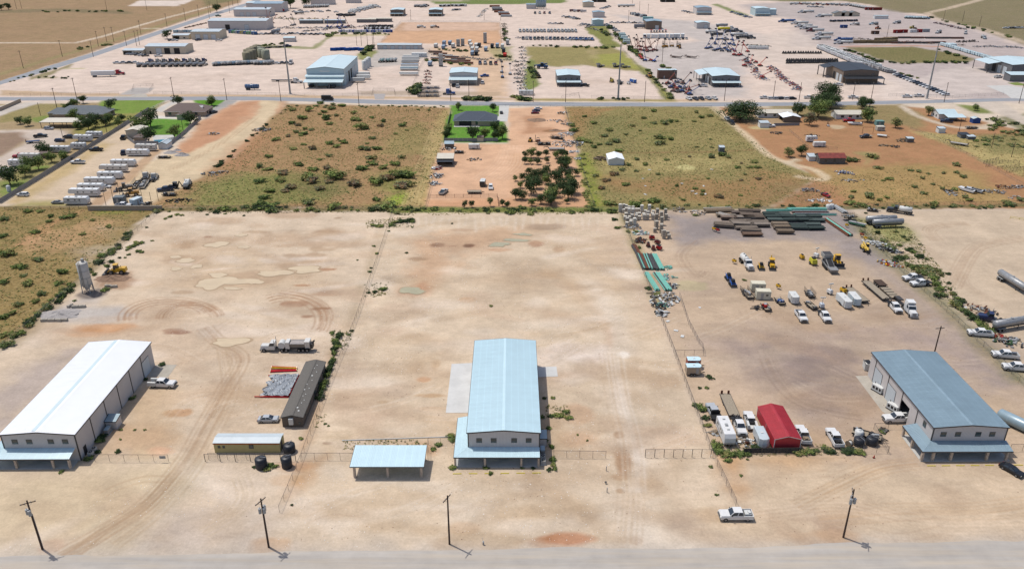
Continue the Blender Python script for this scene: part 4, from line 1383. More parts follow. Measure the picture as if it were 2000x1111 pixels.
def g_forklift(c=YEL):
 def f():
  P=[('body',MB(PK(c)).fr(-1.5,.9,-.6,.6,.35,-1.4,.7,-.55,.55,1.2)),('guard',MB(S20).box(-.9,.5,-.5,.5,2.1,2.18).box(.4,.5,-.5,-.42,1.2,2.1).box(.4,.5,.42,.5,1.2,2.1).box(-.9,-.8,-.5,-.42,1.2,2.1).box(-.9,-.8,.42,.5,1.2,2.1)),('mast',MB(S20).box(1.,1.2,-.45,-.3,.2,3.6).box(1.,1.2,.3,.45,.2,3.6).box(1.,1.15,-.4,.4,2.,2.2).box(1.2,2.3,-.4,-.28,.2,.28).box(1.2,2.3,.28,.4,.2,.28))]
  for x in(.6,-1.):
   for s in(-1,1):
    P.append(Wh(x,s*.72,.38,.25))
  return P
 return f
def g_screen():
 def f():
  g=DK((150,150,150))
  P=[('frame',MB(g).box(-4,3.5,-1.2,-1.,.9,1.3).box(-4,3.5,1.,1.2,.9,1.3)),('conveyor',MB(g).bar((-4.2,0,3.6),(4.8,0,.7),2.,.35)),('belt',MB(S20).bar((-4.1,0,3.82),(4.7,0,.92),1.6,.1)),('screen_box',MB(DK((176,176,172))).fr(-4.6,-1.4,-1.4,1.4,2.6,-4.7,-1.3,-1.5,1.5,4.)),('screen_mesh',MB('ds').box(-4.5,-1.5,-1.3,1.3,4.,4.08)),('hopper',MB(g).fr(2.5,5.,-1.,1.,.6,2.2,5.4,-1.4,1.4,1.6)),('support',MB(g).box(-3.6,-3.4,-1.1,1.1,.3,2.8).box(-1.6,-1.4,-1.1,1.1,.3,2.4))]
  for s in(-1,1):
   P.append(('track',MB('tyre').prof([(-2.4,.45),(-2.,0),(1.6,0),(2.,.45),(1.6,.9),(-2.,.9)],s*1.25-.25,s*1.25+.25)))
  return P
 return f
def g_lighttower(c=WH):
 def f():
  return[('body',MB(PK(c)).fr(-.9,.9,-.55,.55,.5,-.8,.8,-.5,.5,1.5)),('mast',MB('galv').cyl((0,0,1.5),(0,0,3.4),.07)),('lamp_bar',MB('light').bx((0,0,3.4),(.2,1.6,.35))),('tongue',MB(S20).bar((.9,0,.5),(2.2,0,.5),.1)),Wh(0,-.75,.32,.2),Wh(0,.75,.32,.2)]
 return f
def gCO(c=YEL):
 def f():
  return[('body',MB(PK(c)).fr(-1.1,1.,-.6,.6,.5,-1.,.8,-.5,.5,1.4)),('engine_hood',MB(S20).box(-.6,.4,-.3,.3,1.4,1.65)),('tongue',MB(S20).bar((1.,0,.5),(2.2,0,.45),.1)),Wh(-.2,-.75,.34,.2),Wh(-.2,.75,.34,.2)]
 return f
def gBX(L,W,h,c,z0=.15,roof=None,door=True):
 def f():
  k=DK(c,.1)
  P=[('body',MB(k).box(-L/2,L/2,-W/2,W/2,z0,h)),('roof',MB(roof or k).fr(-L/2-.05,L/2+.05,-W/2-.05,W/2+.05,h,-L/2,L/2,-W/2,W/2,h+.12))]
  a=MB('ds')
  for s in(-1,1):
   a.box(-L/2,L/2,s*W*.35-.06,s*W*.35+.06,0,z0)
  P.append(('skid',a))
  if door:
   P.append(('door',MB('galv').box(-L*.2,-L*.2+.8,-W/2-.02,-W/2+.01,z0+.1,min(h-.1,z0+2.))))
   P.append(('window',MB('glass').box(L*.15,L*.15+.7,-W/2-.02,-W/2+.01,h*.5,h*.5+.5)))
  return P
 return f
def gVT(r,h,c='poly_black',dome=.25):
 def f():
  a=MB(c)
  a.lathe([(r,0),(r,h-dome),(r*.7,h-dome*.35),(r*.25,h),(0,h)],'Z',n=20)
  P=[('tank_shell',a),('lid',MB(c).cyl((0,0,h-.02),(0,0,h+.14),.28))]
  for i in range(3):
   z=h*(.2+.25*i)
   P.append(('rib',MB(c).lathe([(r,z-.05),(r+.03,z-.02),(r+.03,z+.02),(r,z+.05)],'Z',n=20)))
  P.append(('fill_pipe',MB('galv').bar((r+.05,0,.1),(r+.05,0,h),.07).bar((r+.05,0,h),(0,0,h+.15),.07)))
  return P
 return f
def g_silo():
 def f():
  k=DK((216,212,204),.12)
  P=[('tank_shell',MB(k).lathe([(.5,1.),(1.5,2.6),(1.6,9.6),(1.3,9.9),(0,10.)],'Z',n=22))]
  for z in(2.8,5.,7.3,9.4):
   P.append(('band',MB('galv').lathe([(1.6,z-.05),(1.66,z),(1.6,z+.05)],'Z',n=22)))
  for i in range(4):
   t=math.pi/4+i*math.pi/2
   P.append(('leg',MB('galv').bar((1.7*math.cos(t),1.7*math.sin(t),0),(1.45*math.cos(t),1.45*math.sin(t),5),.2)))
  P.append(('brace',MB('galv').bar((1.2,1.2,.4),(-1.2,1.2,3),.1).bar((1.2,-1.2,.4),(-1.2,-1.2,3),.1).bar((1.2,1.2,.4),(1.2,-1.2,3),.1)))
  P.append(('ladder',MB('ds').box(-.25,-.18,-1.78,-1.7,0,10.6).box(.18,.25,-1.78,-1.7,0,10.6)))
  P.append(('guard_rail',MB('ds').lathe([(1.5,10.9),(1.56,10.95),(1.5,11.)],'Z',n=22).box(-1.5,-1.44,-.03,.03,9.7,11).box(1.44,1.5,-.03,.03,9.7,11).box(-.03,.03,-1.5,-1.44,9.7,11).box(-.03,.03,1.44,1.5,9.7,11)))
  P.append(('filter',MB('galv').cyl((.3,.2,9.9),(.3,.2,10.9),.45)))
  P.append(('pipe',MB('galv').cyl((.6,1.65,.2),(.6,1.65,10.3),.08)))
  return P
 return f
# heaps and stacks
def g_pallet(n=3,c=(206,200,188),dark=(96,88,80),seed=0):
 def f():
  rnd=random.Random(seed)
  P=[]
  z=0
  for i in range(n):
   P.append(('pallet',MB(DK((120,104,84))).box(-.58,.58,-.58,.58,z,z+.13)))
   z+=.13
   hh=rnd.uniform(.55,.75)
   P.append(('block',MB(DK(c)).bx((rnd.uniform(-.04,.04),rnd.uniform(-.04,.04),z+hh/2),(1.1,1.1,hh),rnd.uniform(-.06,.06))))
   z+=hh
  return P
 return f
def gPI(L,n,r,cols,layers=2,seed=0):
 def f():
  rnd=random.Random(seed)
  P=[]
  for j in range(layers):
   for i in range(n-j):
    y=(i-(n-1-j)/2)*r*2.08
    z=r*(1+j*1.75)+.12
    c=rnd.choice(cols)
    k=c if c in MATS else None
    e=rnd.uniform(-.4,.4)
    P.append(('pipe',MB(k or c).cyl((-L/2+e,y,z),(L/2+e,y,z),r,n=8)))
  for s in(-1,1):
   P.append(('timber',MB('wood').box(s*L*.3-.1,s*L*.3+.1,-n*r*1.05,n*r*1.05,0,.12)))
  return P
 return f
def gMT(L,W,n,c,seed=0):
 def f():
  rnd=random.Random(seed)
  P=[]
  for i in range(n):
   dv=rnd.choice((-16,-6,4,14))
   k=DK(tuple(max(0,min(255,q+dv)) for q in c))
   for j in range(4):
    y=(j-1.5)*W/4
    P.append(('beam',MB(k).bx((rnd.uniform(-.2,.2),y,.16+i*.31),(L,W/4*.9,.28),rnd.uniform(-.015,.015))))
  return P
 return f
def gHP(R,hgt,n,cols,seed=0,long=1.):
 def f():
  rnd=random.Random(seed)
  a=MB()
  for i in range(n):
   t,q=rnd.uniform(0,6.28),rnd.random()**.6
   x,y=R*long*q*math.cos(t),R*q*math.sin(t)
   z=rnd.uniform(0,1)*hgt*(1-q*.8)+.1
   d=(rnd.uniform(.2,1.3),rnd.uniform(.15,.7),rnd.uniform(.06,.5))
   if rnd.random()<.2:
    a.cyl((x-d[0],y,z),(x+d[0],y+rnd.uniform(-.5,.5),z+rnd.uniform(-.1,.3)),rnd.uniform(.05,.18),n=6,m=rnd.choice(cols))
   else:
    a.bx((x,y,z),d,rnd.uniform(0,3.1),rnd.choice(cols),rnd.uniform(-.5,.5),rnd.uniform(-.5,.5))
  return[('heap',a)]
 return f
def g_mound(R,h,m='soil_red',seed=0,sy=.6):
 def f():
  rnd=random.Random(seed)
  vs,fs=[(0,0,h)],[]
  n=18
  for k in range(1,5):
   for i in range(n):
    t=i/n*6.283
    r=R*k/4*rnd.uniform(.85,1.15)
    z=h*(1-k/4)**1.2*rnd.uniform(.7,1.25)-(.05 if k==4 else 0)
    vs.append((r*math.cos(t),r*sy*math.sin(t),z))
  for i in range(n):
   fs.append((0,1+i,1+(i+1)%n))
  for k in range(3):
   for i in range(n):
    j=(i+1)%n
    fs.append((1+k*n+i,1+(k+1)*n+i,1+(k+1)*n+j,1+k*n+j))
  return[('mound',MB(m).add(vs,fs))]
 return f
# plants
def leaf_cloud(mb,centres,n,s,mats,rnd,flat=.75):
 tot=sum(c[3]*c[4]*c[5] for c in centres)
 for ci,c in EN(centres):
  k=max(12,int(n*c[3]*c[4]*c[5]/tot))
  for i in range(k):
   u,v,w=rnd.gauss(0,1),rnd.gauss(0,1),rnd.gauss(0,1)
   q=math.sqrt(u*u+v*v+w*w) or 1
   r=rnd.uniform(.45,1.05)
   p=Vector((c[0]+c[3]*u/q*r,c[1]+c[4]*v/q*r,max(.05,c[2]+c[5]*w/q*r)))
   nr=(Vector((u/q,v/q,w/q+.35))+Vector((rnd.uniform(-.7,.7),rnd.uniform(-.7,.7),rnd.uniform(-.4,.7)))).normalized()
   a=nr.orthogonal().normalized()
   a=(a*math.cos(i*2.4)+nr.cross(a)*math.sin(i*2.4))
   b=nr.cross(a)
   e=s*rnd.uniform(.6,1.4)
   mb.add([p-a*e,p-b*e*flat,p+a*e,p+b*e*flat],[(0,1,2,3)],mats[(ci+(rnd.random()<.3))%len(mats)])
def g_tree(h,r,mats,seed,trunk=.35,lobes=9,n=900,leaf=.22,low=.3):
 def f():
  rnd=random.Random(seed)
  t=MB('bark')
  zt=h*low
  t.cyl((0,0,0),(rnd.uniform(-.1,.1),0,zt*1.15),trunk,trunk*.7,n=8)
  cs_=[]
  for i in range(lobes):
   a=i*2.4+rnd.uniform(-.3,.3)
   q=r*rnd.uniform(.25,.68)
   z=zt+(h-zt)*rnd.uniform(.2,.8)
   cr=r*rnd.uniform(.3,.5)
   cs_.append((q*math.cos(a),q*math.sin(a),z,cr,cr*rnd.uniform(.8,1.2),cr*rnd.uniform(.6,.9)*(h-zt)/(1.6*r+.01)))
   if i<6:
    t.cyl((0,0,zt*rnd.uniform(.7,1.1)),(q*math.cos(a)*.9,q*math.sin(a)*.9,z),trunk*.45,trunk*.12,n=5)
  cs_.append((0,0,zt+(h-zt)*.55,r*.5,r*.5,(h-zt)*.42))
  c=MB()
  leaf_cloud(c,cs_,n,leaf,mats,rnd)
  return[('trunk',t),('crown',c)]
 return f
def g_shrub(mats,seed,n=260,leaf=.13,tall=.75):
 def f():
  rnd=random.Random(seed)
  s=MB('twig')
  cs_=[]
  for i in range(8):
   a=i*2.4+rnd.uniform(-.4,.4)
   q=rnd.uniform(.2,.7)
   z=tall*rnd.uniform(.3,.72)
   cs_.append((q*math.cos(a),q*math.sin(a),z,rnd.uniform(.28,.42),rnd.uniform(.28,.42),tall*rnd.uniform(.25,.38)))
   s.cyl((0,0,0),(q*math.cos(a),q*math.sin(a),z),.03,.012,n=4)
  cs_.append((0,0,tall*.5,.45,.45,tall*.4))
  c=MB()
  leaf_cloud(c,cs_,n,leaf,mats,rnd)
  return[('stem',s),('foliage',c)]
 return f
# poles and fences
def g_pole(h=11.2,arm=True,tanks=0,seed=0):
 def f():
  P=[('shaft',MB('pole_wood').cyl((0,0,0),(0,0,h),.19,.13,n=9))]
  if arm:
   z=h-.7
   P.append(('cross_arm',MB('pole_wood').box(-1.25,1.25,.12,.24,z-.07,z+.07)))
   P.append(('brace',MB('galv').bar((-.7,.18,z-.06),(0,.18,z-.75),.04).bar((.7,.18,z-.06),(0,.18,z-.75),.04)))
   for x in(-1.15,-.45,.45,1.15):
    P.append(('insulator',MB('light').cyl((x,.18,z+.07),(x,.18,z+.3),.06,.03,n=6)))
  for i in range(tanks):
   a=math.pi*(.9+.55*i)
   x,y=.5*math.cos(a),.5*math.sin(a)
   P.append(('transformer',MB('galv').cyl((x,y,h-3.),(x,y,h-1.9),.28,n=10).cyl((x,y,h-1.9),(x,y,h-1.6),.05,n=5)))
  if tanks:
   P.append(('conduit',MB('galv').cyl((.2,0,0),(.2,0,h-3),.05,n=5)))
  return P
 return f
def g_steelpole(h=33.5):
 def f():
  return[('shaft',MB('galv').cyl((0,0,0),(0,0,h),.62,.3,n=12)),('base_plate',MB('concrete').cyl((0,0,0),(0,0,.35),1.1,n=14)),('ladder_clip',MB('galv').box(-.05,.05,-.75,-.3,4,5).box(-.05,.05,-.7,-.3,14,15)),('insulator',MB('light').cyl((0,.3,h-1),(1.6,.3,h-.6),.09,n=6).cyl((0,.3,h-4),(-1.6,.3,h-3.6),.09,n=6))]
 return f
def Fe(name,label,pts,h=1.9,step=3.,style='chain',zone='P',group=None,cat='fence',postr=.032,postm='ds',world=False):
 q=[Vector(p) if world else at(zone,*p) for p in pts]
 o=empty(name,q[0],0,label,cat,group)
 q=[v-q[0] for v in q]
 pk=('post',h,postr,postm)
 if pk not in MESHES:
  MESHES[pk]=MB(postm).cyl((0,0,0),(0,0,h),postr,n=6).mesh('post')
 for i in range(len(q)-1):
  a,c=q[i],q[i+1]
  d=c-a
  k=max(1,round(d.length/step))
  for j in range(k+(1 if i==len(q)-2 else 0)):
   p=link('post',MESHES[pk],o)
   p.location=a+d*(j/k)
  up=Vector((0,0,1))
  if style=='chain':
   MB(postm).bar(a+up*(h-.05),c+up*(h-.05),.05).build('top_rail',o)
   MB('chain_link').quad(a+up*.05,c+up*.05,c+up*(h-.08),a+up*(h-.08)).build('wire_mesh',o)
  elif style=='rail':
   for z in(.45,.9,1.3):
    MB(postm).bar(a+up*z,c+up*z,.07).build('rail',o)
  elif style=='panel':
   nrm=d.normalized().cross(up)
   for j in range(k):
    s,e=a+d*(j/k)+d.normalized()*.05,a+d*((j+1)/k)-d.normalized()*.05
    off=nrm*(.06 if j%2 else .05)
    m=MB('fence_panel')
    m.bar(s+off+up*(h*.5+.03),e+off+up*(h*.5+.03),.05,h-.06)
    m.build('panel',o)
   MB(postm).bar(a+up*(h-.12)-nrm*.05,c+up*(h-.12)-nrm*.05,.06).build('rail',o)
  elif style=='wall':
   MB('brick').bar(a+up*h/2,c+up*h/2,.25,h).build('wall_run',o)
   MB('co').bar(a+up*(h+.04),c+up*(h+.04),.34,.08).build('coping',o)
  elif style=='cloth':
   MB('shade_cloth').bar(a+up*h*.5,c+up*h*.5,.03,h*.9).build('shade_cloth',o)
 return o
mat('fence_panel',(150,152,156),rough=.6,var=.1,rib=('XY',.3,.2))
# buildings
def side_box(mb,side,W,D,t0,t1,z0,z1,out,m,inn=.02):
 if side=='f':
  mb.box(t0,t1,-out,inn,z0,z1,m)
 elif side=='b':
  mb.box(t0,t1,D-inn,D+out,z0,z1,m)
 elif side=='l':
  mb.box(-out,inn,t0,t1,z0,z1,m)
 else:
  mb.box(W-inn,W+out,t0,t1,z0,z1,m)
def Sl(parent,p,roofm,thick=.1,panels=0,trimm='trim',part='roof'):
 p=[Vector(v) for v in p]
 nrm=(p[1]-p[0]).cross(p[3]-p[0]).normalized()
 if nrm.z<0:
  nrm=-nrm
 def slab(a,b_,c,d,off,m):
  t=nrm*(thick+off)
  return MB(m).add([a,b_,c,d,a+t,b_+t,c+t,d+t],[(3,2,1,0),(4,5,6,7),(0,1,5,4),(1,2,6,5),(2,3,7,6),(3,0,4,7)])
 base=slab(*p,0,roofm).build(part,parent)
 if panels:
  for i in range(panels):
   t0,t1=i/panels,(i+1)/panels
   g=.004
   a,b_=p[0].lerp(p[1],t0+g/panels),p[0].lerp(p[1],t1-g/panels)
   d,c=p[3].lerp(p[2],t0+g/panels),p[3].lerp(p[2],t1-g/panels)
   up=nrm*(thick+.003)
   o2=nrm*(thick+(.022 if i%2 else .016))
   mb=MB(roofm).add([a+up,b_+up,c+up,d+up,a+o2,b_+o2,c+o2,d+o2],[(4,5,6,7),(0,1,5,4),(1,2,6,5),(2,3,7,6),(3,0,4,7)])
   for t in(.02,.35,.68):
    mb.bar(a.lerp(b_,t)+o2+nrm*.02,d.lerp(c,t)+o2+nrm*.02,.05,.045)
   mb.build('roof_panel',base)
 return base
def wall_mesh(W,D,he,rise,ridge,wallm,holes):
 mb=MB(wallm)
 def run(side,L):
  hs=sorted([h for h in holes if h[0]==side],key=lambda h:h[1])
  t=0
  segs=[]
  for _,h0,h1,hz in hs:
   segs.append((t,h0,0,he))
   segs.append((h0,h1,hz,he))
   t=h1
  segs.append((t,L,0,he))
  for a,c,z0,z1 in segs:
   if c-a<.01:
    continue
   q={'f':[(a,0),(c,0)],'b':[(c,D),(a,D)],'l':[(0,c),(0,a)],'r':[(W,a),(W,c)]}[side]
   mb.quad((*q[0],z0),(*q[1],z0),(*q[1],z1),(*q[0],z1))
 run('f',W)
 run('b',W)
 run('l',D)
 run('r',D)
 if ridge=='y':
  mb.add([(0,0,he),(W,0,he),(W/2,0,he+rise)],[(0,1,2)])
  mb.add([(W,D,he),(0,D,he),(W/2,D,he+rise)],[(0,1,2)])
 elif ridge=='x':
  mb.add([(W,0,he),(W,D,he),(W,D/2,he+rise)],[(0,1,2)])
  mb.add([(0,D,he),(0,0,he),(0,D/2,he+rise)],[(0,1,2)])
 elif ridge=='shed':
  mb.add([(0,0,he),(0,D,he),(0,D,he+rise),(W,0,he),(W,D,he),(W,D,he+rise)],[(0,1,2),(3,5,4),(1,4,5,2)])
 return mb
def Bd(name,label,loc,rz,W,D,he,rise,ridge='y',wall='wg',roof='roof_ice',trim='trim',over=.2,wins=(),doors=(),holes=(),panels=0,cat=S21,group=None,cap=True,posts=0):
 o=empty(name,loc,rz,label,cat,group)
 if wall:
  wall_mesh(W,D,he,rise,ridge,wall,holes).build('wall',o)
 s=over
 if ridge=='y':
  e=he-rise*s/(W/2)
  n=int(D/.95) if panels else 0
  Sl(o,[(-s,-s,e),(-s,D+s,e),(W/2,D+s,he+rise),(W/2,-s,he+rise)],roof,panels=n)
  Sl(o,[(W+s,D+s,e),(W+s,-s,e),(W/2,-s,he+rise),(W/2,D+s,he+rise)],roof,panels=n)
  if cap:
   MB(roof).fr(W/2-.35,W/2+.35,-s-.01,D+s+.01,he+rise+.1,W/2-.2,W/2+.2,-s-.01,D+s+.01,he+rise+.14).build('ridge_cap',o)
  if trim:
   for y in(-s-.04,D+s+.04):
    a=MB(trim)
    a.bar((-s-.03,y,e),(W/2,y,he+rise+.02),.06,.26).bar((W/2,y,he+rise+.02),(W+s+.03,y,e),.06,.26)
    a.build('gable_trim',o)
   for x in(-s-.05,W+s+.05):
    MB(trim).box(x-.05,x+.05,-s,D+s,e-.12,e+.08).build('gutter',o)
 elif ridge=='x':
  e=he-rise*s/(D/2)
  n=int(W/.95) if panels else 0
  Sl(o,[(-s,-s,e),(W+s,-s,e),(W+s,D/2,he+rise),(-s,D/2,he+rise)],roof,panels=n)
  Sl(o,[(W+s,D+s,e),(-s,D+s,e),(-s,D/2,he+rise),(W+s,D/2,he+rise)],roof,panels=n)
  if trim:
   MB(trim).box(-s,W+s,-s-.1,-s,e-.12,e+.08).build('gutter',o)
 elif ridge=='shed':
  n=int(W/.95) if panels else 0
  k=rise/D
  Sl(o,[(-s,-s,he-k*s),(W+s,-s,he-k*s),(W+s,D+s,he+rise+k*s),(-s,D+s,he+rise+k*s)],roof,panels=n)
  if trim:
   MB(trim).box(-s,W+s,-s-.06,-s-.002,he-k*s-.1,he-k*s+.1).build('gutter',o)
   for x in(-s-.04,W+s+.04):
    MB(trim).bar((x,-s,he-k*s+.02),(x,D+s,he+rise+k*s+.02),.07,.24).build('gable_trim',o)
 elif ridge=='hip':
  zt=he+rise
  i=min(W,D)/2
  a,c=((i,D/2),(W-i,D/2)) if W>=D else((W/2,i),(W/2,D-i))
  mb=MB(roof)
  E=[(-s,-s,he-.15),(W+s,-s,he-.15),(W+s,D+s,he-.15),(-s,D+s,he-.15)]
  R=[(*a,zt),(*c,zt)]
  fs=[(0,1,5,4),(1,2,5),(2,3,4,5),(3,0,4)] if W>=D else[(0,1,4),(1,2,5,4),(2,3,5),(3,0,4,5)]
  mb.add(E+R,fs+[(3,2,1,0)])
  mb.build('roof',o)
  MB('ww' if trim else roof).box(-s-.03,W+s+.03,-s-.05,-s-.003,he-.32,he-.12).build('fascia',o)
 for w in wins:
  side,t,z,ww,hh=w
  a=MB(trim or 'trim')
  side_box(a,side,W,D,t-ww/2-.09,t+ww/2+.09,z-.09,z+hh+.09,.05,None)
  f=a.build('window',o)
  a=MB('pane')
  side_box(a,side,W,D,t-ww/2,t+ww/2,z+hh*.52,z+hh,.065,None,-.03)
  a.build('pane',f)
  a=MB('pane')
  side_box(a,side,W,D,t-ww/2,t+ww/2,z,z+hh*.48,.058,None,-.03)
  a.build('pane',f)
 for d in doors:
  side,t,ww,hh,m=d
  a=MB(trim or 'trim')
  side_box(a,side,W,D,t-ww/2-.12,t+ww/2+.12,0,hh+.12,.05,None)
  f=a.build('door',o)
  a=MB(m)
  side_box(a,side,W,D,t-ww/2,t+ww/2,.02,hh,.075,None,-.03)
  a.build('door_leaf',f)
 return o
def Cl(o,xy,h,w=.45,m='stone'):
 for x,y in xy:
  MB(m).fr(x-w/2,x+w/2,y-w/2,y+w/2,0,x-w*.46,x+w*.46,y-w*.46,y+w*.46,h).build('column',o)
def wrap_porch(o,W,d,lw,dw,zt,zl,roofm,panels=True):
 Sl(o,[(-lw,-d,zl),(W,-d,zl),(W,0,zt),(0,0,zt)],roofm,.08,int(W) if panels else 0,part='porch_roof')
 if lw:
  Sl(o,[(-lw,dw,zl),(-lw,-d,zl),(0,0,zt),(0,dw,zt)],roofm,.08,int(dw) if panels else 0,part='porch_roof')
  MB(roofm).bar((-lw,-d,zl+.11),(0,0,zt+.11),.16,.06).build('hip_cap',o)
 MB('trim').box(-lw-.04,W+.04,-d-.12,-d-.005,zl-.14,zl+.06).build('porch_gutter',o)
 if lw:
  MB('trim').box(-lw-.12,-lw-.005,-d,dw,zl-.14,zl+.06).build('porch_gutter',o)
a0=G(913.5,844.4,6.8)
BW,BD=15.05,39.2
cb=Bd(S22,'light blue roofed grey metal building with front porch in the middle of the empty lot',(a0.x,a0.y,0),0,BW,BD,6.8,.62,'y','wg','roof_ice',wins=[('f',x,4.35,1.,.95) for x in(2.35,5.4,9.7,12.75)],panels=1,doors=[('f',7.5,1.8,2.2,'pane'),('r',27.5,4.2,4.4,'dw'),('l',27,4.2,4.4,'dw'),('l',20,4.2,4.4,'dw')])
for x in(.04,BW-.04):
 MB('trim').box(x-.11,x+.11,-.05,.12,0,6.75).build('corner_trim',cb)
for k in range(1,6):
 MB('trim').box(BW-.02,BW+.09,k*6.6-.08,k*6.6+.08,0,6.4).build('downspout',cb)
wrap_porch(cb,BW,2.8,2.85,11.5,3.05,2.5,'roof_ice')
Cl(cb,[(-2.6,-2.6),(3.6,-2.6),(11.2,-2.6),(14.8,-2.6),(-2.6,4.2),(-2.6,11.)],2.5,.42)
MB('concrete').box(-2.85,BW,-2.8,-.01,.0,.12).build('porch_slab',cb)
MB('concrete').box(-2.85,-.01,-.009,11.5,.0,.12).build('porch_slab',cb)
g0=G(1068,818)
Bd('pump_house','small grey lean-to box against the east wall of the blue roofed building',(a0.x+BW+.12,a0.y+4.5,0),0,1.6,2.6,2.,.35,'shed','wg','rs',over=.1,cat='shed')
Pl('cabinet',lambda:[('body',MB(DK((150,150,150))).box(-.45,.45,-.9,.9,.1,1.3)),('lid',MB('rs').fr(-.5,.5,-.95,.95,1.3,-.45,.45,-.9,.9,1.4)),('plinth',MB('concrete').box(-.5,.5,-1,1,0,.1))],'utility_cabinet',(a0.x+BW+.75,a0.y+2.,0),0,'grey utility cabinet beside the lean-to box of the blue roofed building','cabinet')
def g_acunit():
 return[('casing',MB(DK((196,194,188))).box(-.5,.5,-.5,.5,.1,1.)),('fan_grille',MB(S20).cyl((0,0,1.),(0,0,1.04),.4,n=12)),('hub',MB('galv').cyl((0,0,1.04),(0,0,1.08),.14,n=8)),('pad',MB('concrete').box(-.6,.6,-.6,.6,0,.1))]
for k,y in EN((-.9,.6)):
 Pl('acunit',g_acunit,'air_conditioner',(a0.x+BW+.75,a0.y+y-.6,0),0,'air conditioner unit with round fan beside the blue roofed building','air conditioner','air conditioners of the blue roofed building')
Sh('concrete_pad',[(882,710.7),(925,708.6),(918,806),(870.6,806)],.06,'concrete_new',thick=.1)
Sh('concrete_pad',[(1040,717.5),(1086.8,715.6),(1089.5,735),(1040,736.5)],.06,'concrete_new',thick=.1)
for k in range(6):
 p=G(893+31*k,925-.3*k)
 Pl('stop',lambda:[('block',MB('yp').fr(-.9,.9,-.1,.1,0,-.88,.88,-.06,.06,.14)),('pin',MB('rust').cyl((-.6,0,.1),(-.6,0,.16),.03,n=5).cyl((.6,0,.1),(.6,0,.16),.03,n=5))],'parking_stop',p,random.uniform(-2,2),'yellow parking stop in front of the blue roofed building','parking stop','parking stops of the blue roofed building')
c0=G(683.1,912.3,2.9)
cp=Bd('carport','open carport with pale ribbed metal roof on stone pillars',(c0.x+.15,c0.y+.15,0),0,14.75,6.5,2.95,.35,'shed',None,'roof_ice',over=.15,panels=1,cat='carport')
Cl(cp,[(.6,.4),(7.4,.4),(14.3,.4),(.6,6.1),(7.4,6.1),(14.3,6.1)],2.9,.48)
for y in(.4,6.1):
 MB('ds').box(.3,14.5,y-.08,y+.08,2.68+y*.05,2.9+y*.05).build('beam',cp)
l0=G(0,848.7,6.65)
LW,LD=15.4,39.2
lb=Bd(S22,'long white roofed grey metal building with a porch beside the concrete silo yard',(l0.x,l0.y,0),.008,LW,LD,6.65,.62,'y','wg','roof_white',panels=1,wins=[('f',x,4.4,1.05,.95) for x in(2.6,5.6,10.1,13.1)],doors=[('r',34.6,4.2,4.3,'dw'),('f',7.6,1.8,2.2,'pane'),('r',2.2,.95,2.1,'dd')])
MB('rb').box(LW/2-1.1,LW/2-.3,.2,LD-.2,7.35,7.42).build('skylight_strip',lb)
for k in range(1,6):
 MB('trim').box(LW-.02,LW+.1,k*6.53-.1,k*6.53+.1,0,6.5).build('downspout',lb)
for x in(.04,LW-.04):
 MB('trim').box(x-.12,x+.12,-.06,.13,0,6.6).build('corner_trim',lb)
wrap_porch(lb,LW-.6,2.9,2.9,9.5,3.15,2.5,'roof_ice')
Cl(lb,[(-2.6,-2.7),(3.4,-2.7),(11.1,-2.7),(14.5,-2.7)],2.5,.45)
MB('concrete').box(-2.85,LW-.6,-2.9,-.01,0,.12).build('porch_slab',lb)
Sh('concrete_pad',[(305,712.4),(345.6,712),(328,736.7),(290,735)],.02,'co')
Bd('lean_to','small grey lean-to shed against the long white roofed building',(l0.x+LW+.15,l0.y+11.4,0),0,2.4,2.4,2.,.4,'shed','wg','rs',over=.1,cat='shed')
Pl('cabinet',None,'utility_cabinet',(l0.x+LW+1.2,l0.y+10.,0),0,'grey utility cabinet next to the lean-to of the white roofed building','cabinet')
for y in(1.8,3.2):
 Pl('acunit',g_acunit,'air_conditioner',(l0.x+LW+1.3,l0.y+y,0),0,'air conditioner unit with round fan beside the long white roofed building','air conditioner','air conditioners of the white roofed building')
r0=G(1825,834.5,6.55)
RW,RD=15.7,31.6
rb=Bd(S22,'steel blue roofed grey metal building with stone pillared porch in the equipment yard',(r0.x,r0.y,0),.004,RW,RD,6.55,.62,'y','wg','rs',panels=1,wins=[('f',x,4.35,1.05,.95) for x in(2.3,5.4,9.7,12.7)]+[('l',3.6,4.3,1.1,1.2)],doors=[('l',26.7,4.2,4.3,'dw'),('l',19.4,4.2,4.3,'dw'),('f',9.,1.5,2.2,'pane'),('f',6.5,.95,2.1,'dd')],holes=[('l',10.4,14.4,4.3)])
MB('concrete').box(.05,RW-.05,.05,RD-.05,.02,.05).build('floor_slab',rb)
for x in(.04,RW-.04):
 MB('trim').box(x-.12,x+.12,-.06,.13,0,6.5).build('corner_trim',rb)
for k in range(1,5):
 MB('trim').box(-.1,.02,k*7.2-.2,k*7.2,0,6.4).build('downspout',rb)
wrap_porch(rb,RW+.4,3.,3.,6.4,3.1,2.5,'rs')
Cl(rb,[(-2.7,-2.7),(-.4,-2.7),(3.4,-2.7),(11.,-2.7),(15.2,-2.7),(-2.7,6.),(-2.7,1.8)],2.5,.5)
MB('concrete').box(-2.95,RW+.3,-3.,-.01,0,.12).build('porch_slab',rb)
MB('concrete').box(-2.95,-.01,-.009,6.4,0,.12).build('porch_slab',rb)
Sh('concrete_pad',[(1670.7,733.7),(1694,733.5),(1750,805),(1768,826),(1752,826),(1722,802)],.02,'co')
for k in range(7):
 if k==5:
  continue
 p=G(1819+28.4*k,909.5-.25*k)
 Pl('stop',None,'parking_stop',p,random.uniform(-2,2),'yellow parking stop in front of the steel blue roofed building','parking stop','parking stops of the steel blue roofed building')
m0=G(549.8,815,2.55)
